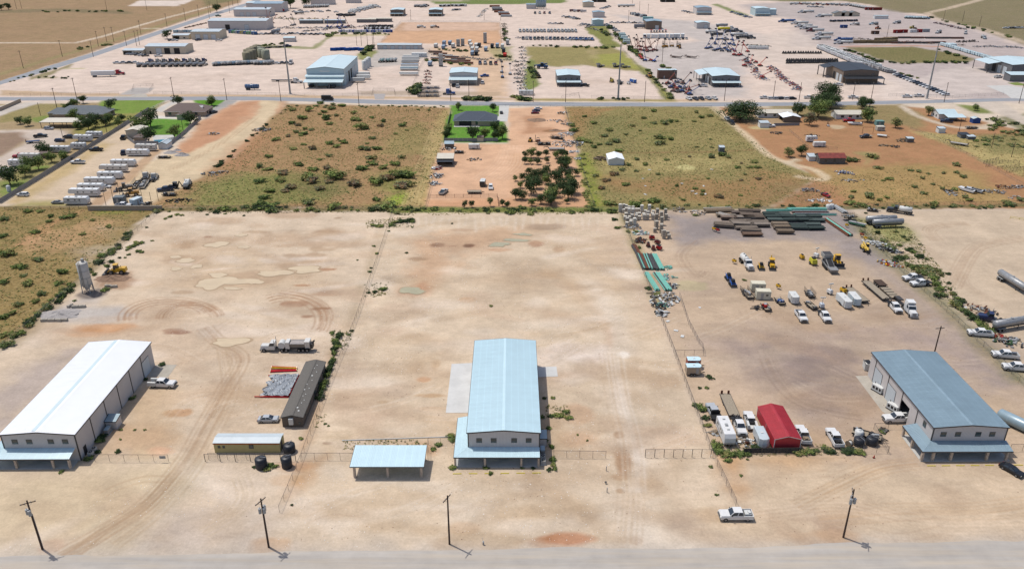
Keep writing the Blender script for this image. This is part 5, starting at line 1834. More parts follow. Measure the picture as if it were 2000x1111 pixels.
mh=Bd('mobile_home','long brown mobile home with grey shingle roof',(m0.x,m0.y,0),.002,4.65,24.2,2.6,.55,'y',DK((118,108,98),.06),'shingle_mobile',over=.15,cat='mobile home',wins=[('r',y,1.2,.9,1.1) for y in(3,7.5,12,16.5,21)]+[('f',3.9,.8,.4,.5)],cap=True)
MB('pw').box(1.6,2.6,-.55,-.02,.9,2.45).build('heat_pump',mh)
for i,(x,y) in EN(((2.9,3.1),(3.3,5.2),(3.,8),(3.4,8.9),(2.7,10.6),(3.6,11.5),(2.8,13),(3.5,15.),(3.1,17),(3.7,19),(2.9,20.4),(3.2,22),(3.4,2),(3.6,6.5))):
 s=.22 if i%4==0 else .12
 MB('pw').cyl((x,y,2.9),(x,y,3.3-.24*(x-2.33)),s,n=8).build('roof_vent',mh)
y0=G(420,883.8)
ot=Bd('office_trailer','yellow office trailer with white roof and orange trim behind the black tanks',(y0.x,y0.y,0),0,14.1,3.3,2.55,.35,'x',DK((206,192,136),.06),'rg',trim=None,over=.12,cat='office trailer',wins=[('f',1.1,1.3,.35,.45),('f',2.1,1.3,.35,.45),('f',8.,1.2,.8,.8)],doors=[('r',1.4,.9,2.,'dd')])
MB(DK((190,92,50))).box(-.1,14.2,-.16,-.125,2.3,2.5).build('trim_board',ot)
MB('ds').box(.2,13.9,.15,3.1,0,.35).build('skirting',ot)
k0=G(1513.4,858,2.9)
rs=Bd('red_shed','bright red metal carport shed among parked pickups',(k0.x,k0.y,0),.012,5.7,12.5,2.9,.75,'y',None,'roof_red',trim=None,over=.08,cat='shed',panels=1)
MB('roof_red').box(0,.06,0,12.4,.45,2.88).build('side_panel',rs)
MB('roof_red').box(5.64,5.7,0,12.4,.45,2.88).build('side_panel',rs)
MB('roof_red').add([(.07,0,.5),(5.63,0,.5),(5.63,0,2.86),(2.85,0,3.6),(.07,0,2.86),(.07,.06,.5),(5.63,.06,.5),(5.63,.06,2.86),(2.85,.06,3.6),(.07,.06,2.86)],[(0,1,2,3,4),(9,8,7,6,5),(0,5,6,1)]).build('gable_panel',rs)
MB('pw').bar((-.1,-.1,2.9),(2.85,-.1,3.68),.05,.1).bar((2.85,-.1,3.68),(5.8,-.1,2.9),.05,.1).build('gable_trim',rs)
for x,y in((.03,-.04),(5.67,-.04),(.03,12.45),(5.67,12.45),(.03,6),(5.67,6)):
 MB('pw').box(x-.06,x+.06,y-.05,y+.05,0,2.9).build('post',rs)
# near vehicles: (generator, zone, x, y, heading, label, category)
def V(gen,key,name,zone,x,y,deg,label,cat,group=None,near=True,z=.9,scale=1.):
 p=at(zone,x,y,z)
 if isinstance(deg,tuple):
  d=at(zone,deg[2],deg[3],z)-at(zone,deg[0],deg[1],z)
  deg=math.degrees(math.atan2(d.y,d.x))
 return Pl(key,gen,name,(p.x,p.y,0),deg,label,cat,group,near,scale)
def Pk(zone,x,y,deg,label,c=WH,bed='box',bedc=S20,load=None,near=True,group=None):
 return V(gPK(c,bed,bedc,load),('pk',c,bed,bedc,load),S2,zone,x,y,deg,label,S18,group,near,scale=1.08)
def car(zone,x,y,deg,label,c=WH,kind='sedan',near=True,group=None):
 return V(g_car(c,kind),('car',c,kind),{'sedan':'sedan_car','suv':'suv_car'}[kind],zone,x,y,deg,label,'car',group,near,z=.7)
Pk('P',1437,1004,180,'white pickup with open black bed alone at the roadside corner of the lot',load='pw')
car('P',524,817,2,'silver sedan parked beside the brown mobile home',SILVER)
Pk('P',318,748,-4,'white service truck with tool body beside the long white roofed building',WH,'service','pw')
V(g_mixer(),'mixer','mixer_truck','P',538,678,180,'white concrete mixer truck with water tank and bins','mixer truck')
car('P',1977,916,-62,'black sedan beside the yellow parking stops',(28,29,33))
Pk('X7',285,410,(345,510,235,300),'silver pickup with black flatbed beside the white travel trailer',SILVER,'flat')
Pk('X7',618,600,(580,545,645,705),'white pickup hitched to the wooden deck flatbed trailer',WH,'flat')
Pk('X7',752,520,(800,640,725,410),'white pickup with black tool bed between the flatbed trailer and the red shed',WH,'service','pw')
Pk('X7',1425,700,(1475,820,1360,590),'white pickup with loaded bed on the far side of the red shed',WH,'box',S20,'wood')
Pk('X4',1310,845,(1345,905,1275,785),'white pickup with black toolbox bed between red shed and water tanks',WH,'box',S20,S20)
V(gFB(9.),'fb9',S4,'X7',490,320,(430,180,545,440),'flatbed trailer with weathered wooden deck and rusty ramps',S0,z=1)
V(g_rv(7.6),'rv7',S23,'X7',440,660,(395,500,502,745),'white travel trailer parked against the fence beside the red shed yard',S24,z=1.6)
V(gCG(5.2,(226,232,232),'rg'),'cg5',S3,'X7',895,740,(865,620,945,790),'pale box trailer standing right beside the red shed',S0,z=1.4)
V(gCG(3.8,(178,160,138),'roof_ice'),'cgtan',S3,'X4',215,325,0,'tan cargo trailer with pale blue roof beside the fence',S0,z=1.2)
V(gCG(3.5,(150,48,44),'roof_ice'),'cgred',S3,'X4',218,262,0,'red cargo trailer with pale blue roof behind the tan one',S0,z=1.6)
Pk('X5',565,650,(655,642,460,645),'white service truck parked at the open door of the steel blue roofed building',WH,'service','pw')
Pk('Y4',1645,990,(1740,1000,1555,985),'white pickup parked alone below the tanker trailer by the weedy fence',WH,'box')
Pk('X5',1345,192,(1435,200,1250,184),'white pickup with black bed cover east of the steel blue roofed building',WH,'box')
Pk('X5',1425,282,(1520,292,1345,276),'white pickup next to the fence, nearest the blue steel tank',WH,'box')
Pk('Y4',1120,562,(1210,558,1050,572),'white pickup with black flatbed parked by the weeds, rear one of the pair',WH,'flat')
Pk('Y4',1180,604,(1265,600,1100,615),'white pickup with black flatbed parked by the weeds, front one of the pair',WH,'flat')
Pk('Y4',258,858,(235,820,285,895),'white pickup standing in front of the white box trailer',WH,'box')
Pk('Y4',440,860,(405,805,470,895),'white pickup hitched to the small loaded deck trailer',WH,'flat')
Pk('Y4',985,790,(950,755,1015,825),'white pickup hitched to the long flat trailer beside the semi truck',WH,'flat')
V(gSM(WH,True),'semi_w',S6,'Y4',1105,800,(1060,745,1135,845),'white semi truck with sleeper hitched to the lowboy trailer',S7,z=1.6)
V(g_lowboy(15),'lowboy','lowboy_trailer','Y4',935,668,(860,595,1020,735),'lowboy trailer with brown rear deck behind the white semi truck',S0,z=.7)
V(gFB(13,'deck'),'fb13',S4,'Y4',835,655,(760,595,912,725),'long wooden deck flatbed trailer beside the lowboy trailer',S0,z=1)
V(gFB(9.5,'deck',False),'fb9t',S4,'Y4',690,690,(615,630,775,755),'flatbed trailer with rusty tongue beside the twin white box trailers',S0,z=1)
V(gTT(),'tanktruck',S10,'Y3',1825,450,(1785,400,1862,490),'white water tank truck beside the yellow skid loader',S11,z=1.4)
V(g_skid(),'skid','skid_loader','Y3',1932,475,(1915,440,1945,505),'yellow skid loader beside the white water truck','loader')
V(g_backhoe(),'backhoe','backhoe','Y4',30,455,(15,410,45,500),'yellow backhoe next to the skid loader','backhoe',z=1.2)
V(gCO(),'compy','compressor','Y4',265,402,(250,385,278,415),'yellow towed compressor beside the screening plant','compressor',z=.8)
V(gCO((214,206,60)),'compg','wood_chipper','Y4',350,445,(325,420,380,475),'yellow green chipper beside the screening plant','chipper',z=.8,scale=1.5)
V(g_lighttower(),'ltower','light_tower','Y4',375,388,-60,'white light tower trailer behind the screening plant','light tower',z=1)
V(g_screen(),'screen','screening_plant','Y4',475,455,(425,400,520,515),'grey tracked screening plant with sloping conveyor','screening plant',z=1.6)
V(gLD(),'loader',S15,'Y4',540,430,(505,385,592,490),'yellow loader with glazed cab against the screening plant','loader',z=1.4)
V(g_telehandler(),'tele','telehandler','Y4',755,328,(722,290,790,370),'tan telehandler beside the white tarp heap','telehandler',z=1.2)
V(g_skid(BLUE),'skidb','blue_machine','Y3',1680,557,(1668,540,1692,575),'small blue machine, rear one of the blue pair','machine')
V(g_skid(BLUE),'skidb','blue_machine','Y3',1712,605,(1695,580,1730,630),'small blue machine, front one of the blue pair','machine')
V(gUT(5.5,.8,'wood','ds'),'util_d',S19,'Y3',1825,680,(1780,625,1862,725),'dark dump trailer heaped with scrap wood',S0,z=.9,scale=1.15)
V(gBX(4.2,2.4,2.7,CREAM),'cabc','portable_cabin','Y3',1905,632,-4,'cream portable cabin, rear one of the two','cabin',z=1.4)
V(gBX(4.2,2.4,2.7,CREAM),'cabc','portable_cabin','Y3',1945,692,-4,'cream portable cabin, front one of the two','cabin',z=1.4)
V(gUT(4.5,None,DK((170,40,36)),S20),'util_r',S5,'Y3',1970,785,(1935,745,1990,820),'small trailer carrying red machines',S0,z=.8)
V(gUT(4.5,None,DK((52,92,160)),S20),'util_b',S5,'Y4',92,740,(58,700,125,775),'small trailer carrying blue and yellow gear',S0,z=.7)
V(gCG(4.4,(232,234,232)),'cg4',S3,'Y4',200,722,(172,680,228,760),'white box trailer standing alone beside the caged trailer',S0,z=1.3)
V(gUT(4.6,1.3,'galv'),'util_c','caged_trailer','Y4',325,680,(293,640,352,715),'caged open trailer with high mesh sides',S0,z=1)
V(gUT(5.,None,'deck'),'util_p',S5,'Y4',335,775,(288,732,375,805),'small wooden deck trailer behind a white pickup',S0,z=.7)
V(g_lighttower((214,220,226)),'ltower2','welder_trailer','Y4',418,775,(390,740,440,805),'white and blue welder trailer beside the small deck trailer',S0,z=1)
V(g_lighttower(),'ltower','light_tower','Y4',480,668,-70,'white light tower trailer beside the twin box trailers','light tower',z=1)
V(gCO(),'compy','compressor','Y4',585,660,-70,'yellow compressor tucked behind the twin box trailers','compressor',z=.8)
V(gCG(6.5,(226,234,236)),'cg6',S3,'Y4',592,742,(538,690,642,790),'white box trailer, longer one of the twin box trailers',S0,z=1.4)
V(gCG(5.6,(206,224,232)),'cg6b',S3,'Y4',672,728,(638,690,708,770),'pale blue box trailer, shorter one of the twin box trailers',S0,z=1.4)
V(gTK(11.5),'tanker',S12,'Y4',878,112,6,'silver tanker trailer across the fence, rear one of the pair',S13,z=1.8)
V(gTK(11.5),'tanker',S12,'Y4',930,138,6,'silver tanker trailer across the fence, front one of the pair',S13,z=1.8)
V(gTK(12),'tanker12',S12,'Y4',1895,590,(1790,530,1990,655),'long silver tanker trailer standing out in the sandy yard',S13,z=1.8)
V(gTK(11.),'tanker11',S12,'Y4',1880,915,(1760,930,2000,890),'silver tanker trailer behind the dark blue truck by the weedy fence',S13,z=1.8)
V(gSM((40,50,92),False),'semi_n',S6,'Y4',1740,870,160,'dark blue day cab truck beside the weedy fence',S7,z=1.3)
V(gTT((60,62,66),'pw'),'mixblk',S10,'Y4',1005,35,150,'black truck with a white drum at the back fence',S11,z=1.4)
V(gUT(4.,None,'ds'),'util_k',S5,'Y4',808,35,-20,'loaded grey trailer at the back fence beside the black truck',S0,z=.8)
p=at('X5',1425,690,1.2)
Pl('bigtank',lambda:[('tank',MB('rs').lathe([(0,-5.6),(1.,-5.5),(1.35,-5.2),(1.35,5.2),(1.,5.5),(0,5.6)],'X',(0,0,1.45),20)),('saddle',MB('ds').box(-3.2,-2.9,-1.,1.,0,.6).box(2.9,3.2,-1.,1.,0,.6)),('manway',MB('galv').cyl((1,0,2.7),(1,0,3.),.3))],'steel_tank',(p.x+1,p.y-1,0),-56,'blue-grey steel tank lying beside the steel blue roofed building','tank')
V(gLD(),'loader',S15,'Y1',895,500,184,'yellow wheel loader beside the concrete silo','loader',z=1.5)
p=G(173,570)
Pl('silo',g_silo(),'concrete_silo',p,0,'white cement silo on legs by the scrub fence','silo')
p=at('Y1',870,572)
Pl('moundS',g_mound(6,1.3,'soil_brown',3,.5),'dirt_pile',p,0,'brown dirt pile below the yellow wheel loader','dirt pile')
p=at('Y1',470,850)
Pl('moundG',g_mound(6,1.2,'gravel',5,.7),'gravel_pile',p,0,'grey gravel pile between low concrete blocks','gravel pile')
for k,(x,y) in EN(((640,795),(585,797),(400,902),(345,902),(500,900),(455,902),(885,640),(840,636),(545,790))):
 p=at('Y1',x,y)
 Pl('blk',lambda:[('block',MB('co').fr(-.95,.95,-.4,.4,0,-.9,.9,-.36,.36,.75)),('lug',MB('co').fr(-.4,.4,-.2,.2,.75,-.3,.3,-.12,.12,.85))],'concrete_block',p,random.uniform(-10,10)+(80 if k==8 else 0),'low concrete barrier block edging the gravel bays near the silo','concrete block','concrete blocks of the gravel bays')
for k,(x,y,r,h,lab) in EN(((511.2,912,1.2,2.5,'black plastic water tank in front of the gate fence'),(561,911,1.08,2.6,'black plastic water tank between gate fence and lot line'),(566,881,1.25,2.,'squat black plastic tank at the end of the yellow office trailer'))):
 Pl(('vt',k),gVT(r,h),'water_tank',G(x,y),40*k,lab,'water tank')
for k,(x,y,r,h,m,lab) in EN(((285,845,1.18,1.9,'poly_black','black plastic tank beside the white tank, left of its twin'),(375,840,1.18,1.9,'poly_black','black plastic tank beside the fence corner, right of its twin'),(283,790,.9,1.9,'pw','white plastic tank behind the black tanks'))):
 Pl(('vt2',k),gVT(r,h,m),'water_tank',at('X5',x,y),40*k-60,lab,'water tank')
p=at('X5',215,855)
Pl('reel',lambda:[('flange',MB('wood').cyl((-.5,0,.75),(-.42,0,.75),.75,n=14)),('flange',MB('wood').cyl((.42,0,.75),(.5,0,.75),.75,n=14)),('drum',MB('pw').cyl((-.42,0,.75),(.42,0,.75),.5,n=12))],'cable_reel',p,30,'white cable reel beside the black tanks','cable reel')
V(gUT(5.,None,S20,S20),'util_bk','truck_chassis','X5',345,765,-30,'black trailer loaded with dark machinery behind the water tanks',S0,z=.9,scale=1.2)
for k,(x,y,n_) in EN(((425,440,0),(535,575,1))):
 p=at('X5',x,y,.8)
 Pl('genset',lambda:[('casing',MB('pw').box(-1.4,1.4,-.6,.6,.3,1.7)),('vent',MB(S20).box(-1.1,-.5,-.62,-.598,.7,1.4)),('vent',MB(S20).box(-.2,.4,-.62,-.598,.7,1.4)),('vent',MB(S20).box(.7,1.2,-.62,-.598,.7,1.4)),('base',MB('ds').box(-1.45,1.45,-.65,.65,.05,.3)),('exhaust',MB(S20).cyl((-1.2,.3,1.7),(-1.2,.3,2.1),.08,n=6))],'generator',(p.x,p.y,0),-62,('white generator between the two white doors of the steel blue roofed building','white generator next to the open door of the steel blue roofed building')[n_],'generator')
p=at('X5',345,295)
Pl('scrapbin',lambda:[('bin',MB(DK((212,212,206))).box(-1.2,1.2,-.9,.9,.1,1.9)),('rim',MB('ds').box(-1.25,1.25,-.95,-.85,1.9,2.).box(-1.25,1.25,.85,.95,1.9,2.)),('rib',MB('galv').box(-.7,-.6,-.94,-.9,.1,1.9).box(0,.1,-.94,-.9,.1,1.9).box(.6,.7,-.94,-.9,.1,1.9)),('rubbish',MB(S20).bx((0,0,1.95),(1.8,1.2,.3),.3))],'scrap_bin',p,80,'white scrap bin at the far corner of the steel blue roofed building','bin')
for k,(x,y) in EN(((1184,919),(1185.5,961))):
 Pl('bollard',lambda:[('pipe',MB('galv').cyl((0,0,0),(0,0,1.1),.09,n=8)),('cap',MB('galv').cyl((0,0,1.1),(0,0,1.15),.11,n=8))],'bollard',G(x,y),0,'thin steel pipe bollard standing in the empty lot','bollard','pipe bollards of the empty lot')
Pl('valve',lambda:[('riser',MB('galv').cyl((0,0,0),(0,0,.4),.1,n=8)),('handwheel',MB('ds').cyl((0,0,.4),(0,0,.46),.25,n=8))],'water_valve',G(1183,944),0,'small water valve between the two pipe bollards','valve')
Pl('hydrant',lambda:[('barrel',MB('galv').cyl((0,0,0),(0,0,.7),.15,n=8)),('bonnet',MB('pw').cyl((0,0,.7),(0,0,.95),.18,.05,n=8)),('marker',MB('pw').cyl((-.1,.2,0),(-.1,.2,1.5),.03,n=5))],'meter_riser',G(944,1063),0,'small white pipe riser at the edge of the near road','riser')
Pl('cone',lambda:[('base',MB(S20).box(-.25,.25,-.25,.25,0,.05)),('cone',MB(DK((190,50,40))).cyl((0,0,.05),(0,0,.75),.2,.04,n=8))],'traffic_cone',at('W4',827,55),0,'red traffic cone in front of the fenced water tanks','cone')
for k,(y,c) in EN(((291,(200,40,52)),(297,(220,190,60)),(312,(196,36,48)),(318,(206,44,56)))):
 p=at('X2',575-4*(k>1),y)
 Pl(('redpipe',k),(lambda c=c:[('tube',MB(DK(c)).cyl((-3.2,0,.25),(3.2,0,.25),.2,n=8)),('flange',MB('amber').cyl((-3.3,0,.25),(-3.2,0,.25),.28,n=8).cyl((3.2,0,.25),(3.3,0,.25),.28,n=8))]),'hose_reel_pipe',p,3*k-4,('red steel tube with yellow ends, furthest from the tarp rack','yellow steel tube lying among the red tubes','red steel tube just below the yellow one','red steel tube nearest to the tarp rack')[k],'tube')
tr=empty('tarp_rack',at('X2',530,425),0,'torn silver tarp stretched over a red pipe frame','tarp rack')
o=tr.location.copy()
q=[at('X2',*v)-o for v in((490,350),(683,345),(605,505),(410,500))]
UP=Vector((0,0,1))
for i,(a,c) in EN(((at('X2',460,350)-o,q[1]),(q[1],q[2]),(at('X2',360,503)-o,at('X2',605,505)-o))):
 MB(DK((196,40,50))).cyl(a+UP*.25,c+UP*.25,.13,n=8).build('frame_pipe',tr)
NX=26
rnd=random.Random(4)
vs=[]
for i in range(NX+1):
 for j in range(NX+1):
  u,v=i/NX,j/NX
  a=q[0].lerp(q[1],u).lerp(q[3].lerp(q[2],u),v)
  z=.32+.28*abs(math.sin(u*9+v*14+math.sin(v*5)*2))+rnd.uniform(0,.16)
  if u<.1:
   a=a+Vector((-.6*math.sin(v*20),0,0))
  vs.append((a.x,a.y,z))
MATS['tarp']=mat('tarp',(146,152,158),rough=.45,var=.35,scale=.9,spec=.5)
MB('tarp').add(vs,[(i*(NX+1)+j,(i+1)*(NX+1)+j,(i+1)*(NX+1)+j+1,i*(NX+1)+j+1) for i in range(NX) for j in range(NX) if rnd.random()>.03]).build('tarp',tr)
for x,y,dg,tk,arm,lab in((83,1072,28,2,True,'dark wooden utility pole with double white insulator arms beside the wheel tracks'),(525,1068,62,3,True,'dark wooden utility pole with three transformers at the left corner of the lot'),(878,1062,62,0,True,'plain dark wooden utility pole in front of the middle lot'),(1647,1049,70,3,True,'dark wooden utility pole with three transformers in front of the equipment yard'),(1819,712,10,0,True,'wooden utility pole behind the steel blue roofed building')):
 Pl(('pole',tk),g_pole(11.2,arm,tk),'utility_pole',G(x,y),dg,lab,'utility pole')
Fe(S1,'chain link fence run from the white roofed building to the driveway',[(186,901),(330,901.5)],1.9,3.)
Pl('gsign',lambda:[('board',MB(DK((176,178,178))).box(-.65,.65,-.03,.0,.95,1.65)),('clip',MB('galv').box(-.5,-.4,0,.06,1.5,1.6).box(.4,.5,0,.06,1.5,1.6))],'fence_sign',G(319.5,902.3),0,'small grey sign hung on the chain link fence beside the driveway','sign')
Fe('sliding_gate','steel sliding gate in front of the yellow office trailer',[(401,900.5),(578,900.)],1.9,3.,postr=.07)
Fe('sliding_gate_leaf','inner chain link gate leaf in front of the yellow office trailer',[(408,897.5),(500,897)],1.8,2.2,cat='gate')
Fe(S1,'chain link fence between the black tanks and the carport',[(590,898),(690,898)],1.9,2.6)
Fe(S1,'short chain link run between the carport and the blue roofed building',[(836,898),(836.5,868),(884,868)],1.9,3.)
Fe(S1,'chain link fence east of the blue roofed building',[(1056,893),(1183,894.5)],1.9,3.)
Fe('sliding_gate','tall steel sliding gate at the right edge of the lot',[(1260,892.5),(1388,892.5)],2.1,2.1,postr=.06)
Fe(S1,'long chain link fence between the empty lot and the equipment yard',[(1437,988),(1392,893),(1345,768),(1320,700),(1262,548),(1209,412)],1.8,3.)
Fe(S1,'long chain link fence between the silo yard and the empty lot',[(546,1000),(588,900),(640,760),(690,640),(740,500),(768,414)],1.7,3.)
Fe(S1,'back fence of the silo yard and the empty lot',[(318,409),(760,410),(1209,411)],1.6,4.)
Fe(S1,'chain link fence between the silo yard and the scrub',[(316,409),(205,508),(120,582),(0,684),(-60,740)],1.6,4.)
Fe(S1,'chain link fence along the front of the equipment yard',[(1412,888),(1562,886),(1640,885),(1735,884)],1.7,3.)
Fe('shade_fence','black shade cloth hung on the fence below the red shed',[(1452,885.5),(1560,884.5)],1.5,4,style='cloth')
Fe(S1,'short chain link fence beside the water tanks',[(1733,886),(1706,838),(1762,838)],1.7,3.)
Fe(S1,'slack wire fence inside the equipment yard beside the junk',[(1327,580),(1345,634),(1365,672),(1372,680),(1374,694)],1.6,2.2)
Fe(S1,'small chain link pen fence above the cargo trailers',[(1318,695),(1374,694)],1.8,2.5)
Fe(S1,'chain link fence between the equipment yard and the tanker yard',[(1660,430),(1765,535),(1860,620),(1990,745),(2060,815)],1.7,3.5)
Fe(S1,'short chain link run at the right end of the stone pillared porch',[(1972,881),(2020,880)],1.9,2.5)
Fe('wire_fence','wire fence along the back of the tanker yard',[(1680,404),(1860,401),(2040,398)],1.4,5,postr=.05)
a,c=G(668,860.5),G(884,853)
pe=tag(MB('pw').cyl((0,0,.12),c-a+UP*.12,.1,n=6).build('ground_pipe'),'white pipe lying on the ground behind the carport','pipe')
pe.location=a
# stock in the right-hand yard
rnd=random.Random(11)
CONC=[(226,220,206),(208,202,190),(236,232,220)]
spots=[(840+22*i,30+8*(i%2)+24*j) for j in range(2) for i in range(3)]
spots+=[(910+24*i,55) for i in range(4)]+[(1000+30*i,62+10*(i%2)) for i in range(4)]
spots+=[(880+26*i,92+24*j) for j in range(2) for i in range(5)]
spots+=[(1020+34*i,95+20*j) for j in range(2) for i in range(6)]
spots+=[(890+30*i,145+22*j) for j in range(2) for i in range(3)]
spots+=[(1112,165),(1115,190),(1155,160),(1160,190),(1158,215),(1165,240),(1172,262),(1208,235),(1215,258),(1110,215)]
for k,(x,y) in EN(spots):
 p=at('Y3',x+rnd.uniform(-4,4),y+rnd.uniform(-3,3))
 s=rnd.randint(0,5)
 dark=x>1090
 Pl(('plt',s,dark),g_pallet(2+s%3,CONC[s%3] if not dark else(192,184,170),seed=s),'pallet_stack',p,rnd.uniform(-6,6),('stack of grey wrapped blocks on pallets standing apart in the yard' if dark else 'stack of pale blocks on pallets in the corner of the equipment yard'),'pallet stack','dark pallet stacks of the yard' if dark else 'pale pallet stacks in the yard corner')
for k,(x,y,r,h,n_,cols,lab) in EN(((935,175,3.2,1.,50,['pw','galv','wood'],'heap of white scrap between the pallet stacks'),(1000,222,3.,.7,40,['tq','pw','galv'],'heap of turquoise scrap below the pallet stacks'),(985,280,2.6,1.,40,['rust','ds',S20],'heap of dark rusty scrap beside the fence'),(1175,730,5.2,.8,110,['pw','galv','ds','wood'],'heap of white and grey scrap below the turquoise pipes'),(1145,785,2.4,.9,45,[S20,'ds','tq'],'heap of black scrap by the lot fence, upper one'),(1160,845,2.2,.8,40,[S20,'galv','pw'],'heap of black scrap by the lot fence, lower one'),(1205,490,1.6,.5,18,['tq'],'loose turquoise offcuts beside the first pipe stack'),(1205,565,2.4,.6,30,['tq','galv'],'loose turquoise offcuts beside the second pipe stack'),(1240,630,2.,.8,30,['ds','galv'],'loose grey rods beside the second pipe stack'),(1300,45,3.,.7,30,['wood','galv',S20],'heap of boards near the back fence of the equipment yard'),(1440,65,3.,.5,26,['galv','pw','wood'],'flat heap of sheets near the back fence of the equipment yard'))):
 Pl(('heapA',k),gHP(r,h,n_,cols,k+50),S8,at('Y3',x,y),0,lab,S9)
for k,(x,y,c) in EN(((1085,270,RED),(1140,350,RED),(1095,350,(130,60,44)),(1125,305,(110,44,44)),(1055,325,(120,66,50)))):
 Pl(('redm',k),gCO(c),'pump_unit',at('Y3',x,y),rnd.uniform(0,360),('bright red pump unit furthest from the turquoise pipes','bright red pump unit nearest the turquoise pipes','rusty brown pump unit beside the red ones','dark red pump unit between the red ones','rusty pump unit beside the scrap heap')[k],'pump')
TQ=['tq','tq','ds']
for k,(x,y,L,n_,cols,dg,lab) in EN(((1010,438,12.5,6,['tq','ds','rust'],(988,385,1035,490),'stack of turquoise and rusty pipes against the lot fence'),(1062,440,12.5,6,['ds','tq'],(1040,385,1088,500),'stack of black and turquoise pipes in the middle of three'),(1116,442,12.5,8,['tq','tq','ds'],(1088,385,1150,505),'stack of turquoise pipes furthest from the lot fence'),(1085,595,13,4,['tq'],(1040,525,1130,665),'stack of bright turquoise pipes alongside the lot fence'),(1166,595,13,6,TQ,(1120,530,1212,660),'stack of turquoise and dark pipes below the first pipes'),(965,352,9,5,['rust','ds'],(945,315,985,385),'stack of rusty pipes behind the turquoise ones'))):
 V(gPI(L,n_,.2,cols,2,k),('pipesA',k),S16,'Y3',x,y,dg,lab,S17,z=.3)
for k,(x,y,L,n_,cols,dg,lab) in EN(((300,35,15,4,['tq'],1,'stack of long turquoise pipes at the back fence'),(365,75,16,2,['tq','galv'],-1,'row of turquoise pipes behind the dark mats'),(330,58,14,2,['rust','galv'],-1,'row of rusty pipes between two turquoise rows'),(545,175,17,5,['rust','rust','ds','tq'],(455,112,640,238),'stack of rusty and green pipes beside the dark mats'),(557,37,8,5,['galv'],(515,12,600,62),'bundle of silver pipes near the green fence'),(80,45,10,2,['tq'],3,'pair of turquoise pipes behind the timber mats'))):
 V(gPI(L,n_,.22,cols,2,k),('pipesB',k),S16,'Y4',x,y,dg,lab,S17,z=.3)
BR=(134,122,110)
mats_z3=[(1640,150,7,BR),(1640,165,7,BR),(1770,130,8,BR),(1790,155,8,BR),(1815,180,8,BR),(1850,205,7,BR),(1860,230,7,(126,104,88)),(1800,105,8,BR),(1850,80,8,(124,110,98)),(1870,105,8,(124,110,98)),(1900,135,8,BR),(1920,160,7,BR),(1780,60,8,(118,106,96)),(1840,55,8,(118,106,96)),(1660,85,7,(128,118,106)),(1680,105,6,(124,106,92))]
for k,(x,y,L,c) in EN(mats_z3):
 Pl(('matA',k%4,c,L),gMT(L,2.4,2+k%2,c,k%4),'timber_mat_stack',at('Y3',x,y,.5),rnd.uniform(-8,4)-(10 if k in(0,1) else 0),'stack of weathered brown timber mats in the equipment yard','timber mats','brown timber mat stacks')
Pl('poles_pile',gPI(11,9,.2,['wood','pw','wood'],2,3),'pole_pile',at('Y3',1600,45,.3),4,'pile of pale wooden poles beside the timber mats','pole pile')
Pl('poles_pile2',gPI(8,7,.2,['wood','galv'],2,4),'pole_pile',at('Y3',1660,95,.3),-50,'pile of mixed poles in front of the timber mats','pole pile')
DM=(66,78,74)
for k,(x,y) in EN(((35,92),(60,118),(150,92),(170,118),(260,92),(275,118),(350,92),(375,122),(230,160),(240,180),(345,155),(370,182),(20,70),(110,75))):
 Pl(('matB',k%3),gMT(6,2.6,2,DM,k%3),'dark_mat_stack',at('Y4',x,y,.5),rnd.uniform(-4,4),'stack of blackish green mats in the equipment yard','dark mats','blackish green mat stacks')
for k,(x,y) in EN(((90,155),(105,178),(130,212))):
 Pl(('matC',k),gMT(6,2.4,3,(144,128,110),k),'timber_mat_stack',at('Y4',x,y,.5),rnd.uniform(-4,4),'stack of tan timber mats in front of the blackish green mats','timber mats','tan timber mat stacks')
Pl('cageT',gUT(5,1.1,'galv'),'scrap_cage',at('Y4',625,105,.6),6,'caged scrap trailer beside the green fence',S0)
Pl('pipesG',gPI(6,3,.25,[DK((60,110,84)),'galv'],2,4),S16,at('Y4',690,155,.3),-40,'short stack of green pipes against the green fence',S17)
for k,(x,y,lab) in EN(((465,22,'white plastic tank near the back fence, left of its twin'),(490,18,'white plastic tank near the back fence, right of its twin'))):
 Pl('wtank',gVT(.95,2.,'pw'),'water_tank',at('Y4',x,y+12),0,lab,'water tank')
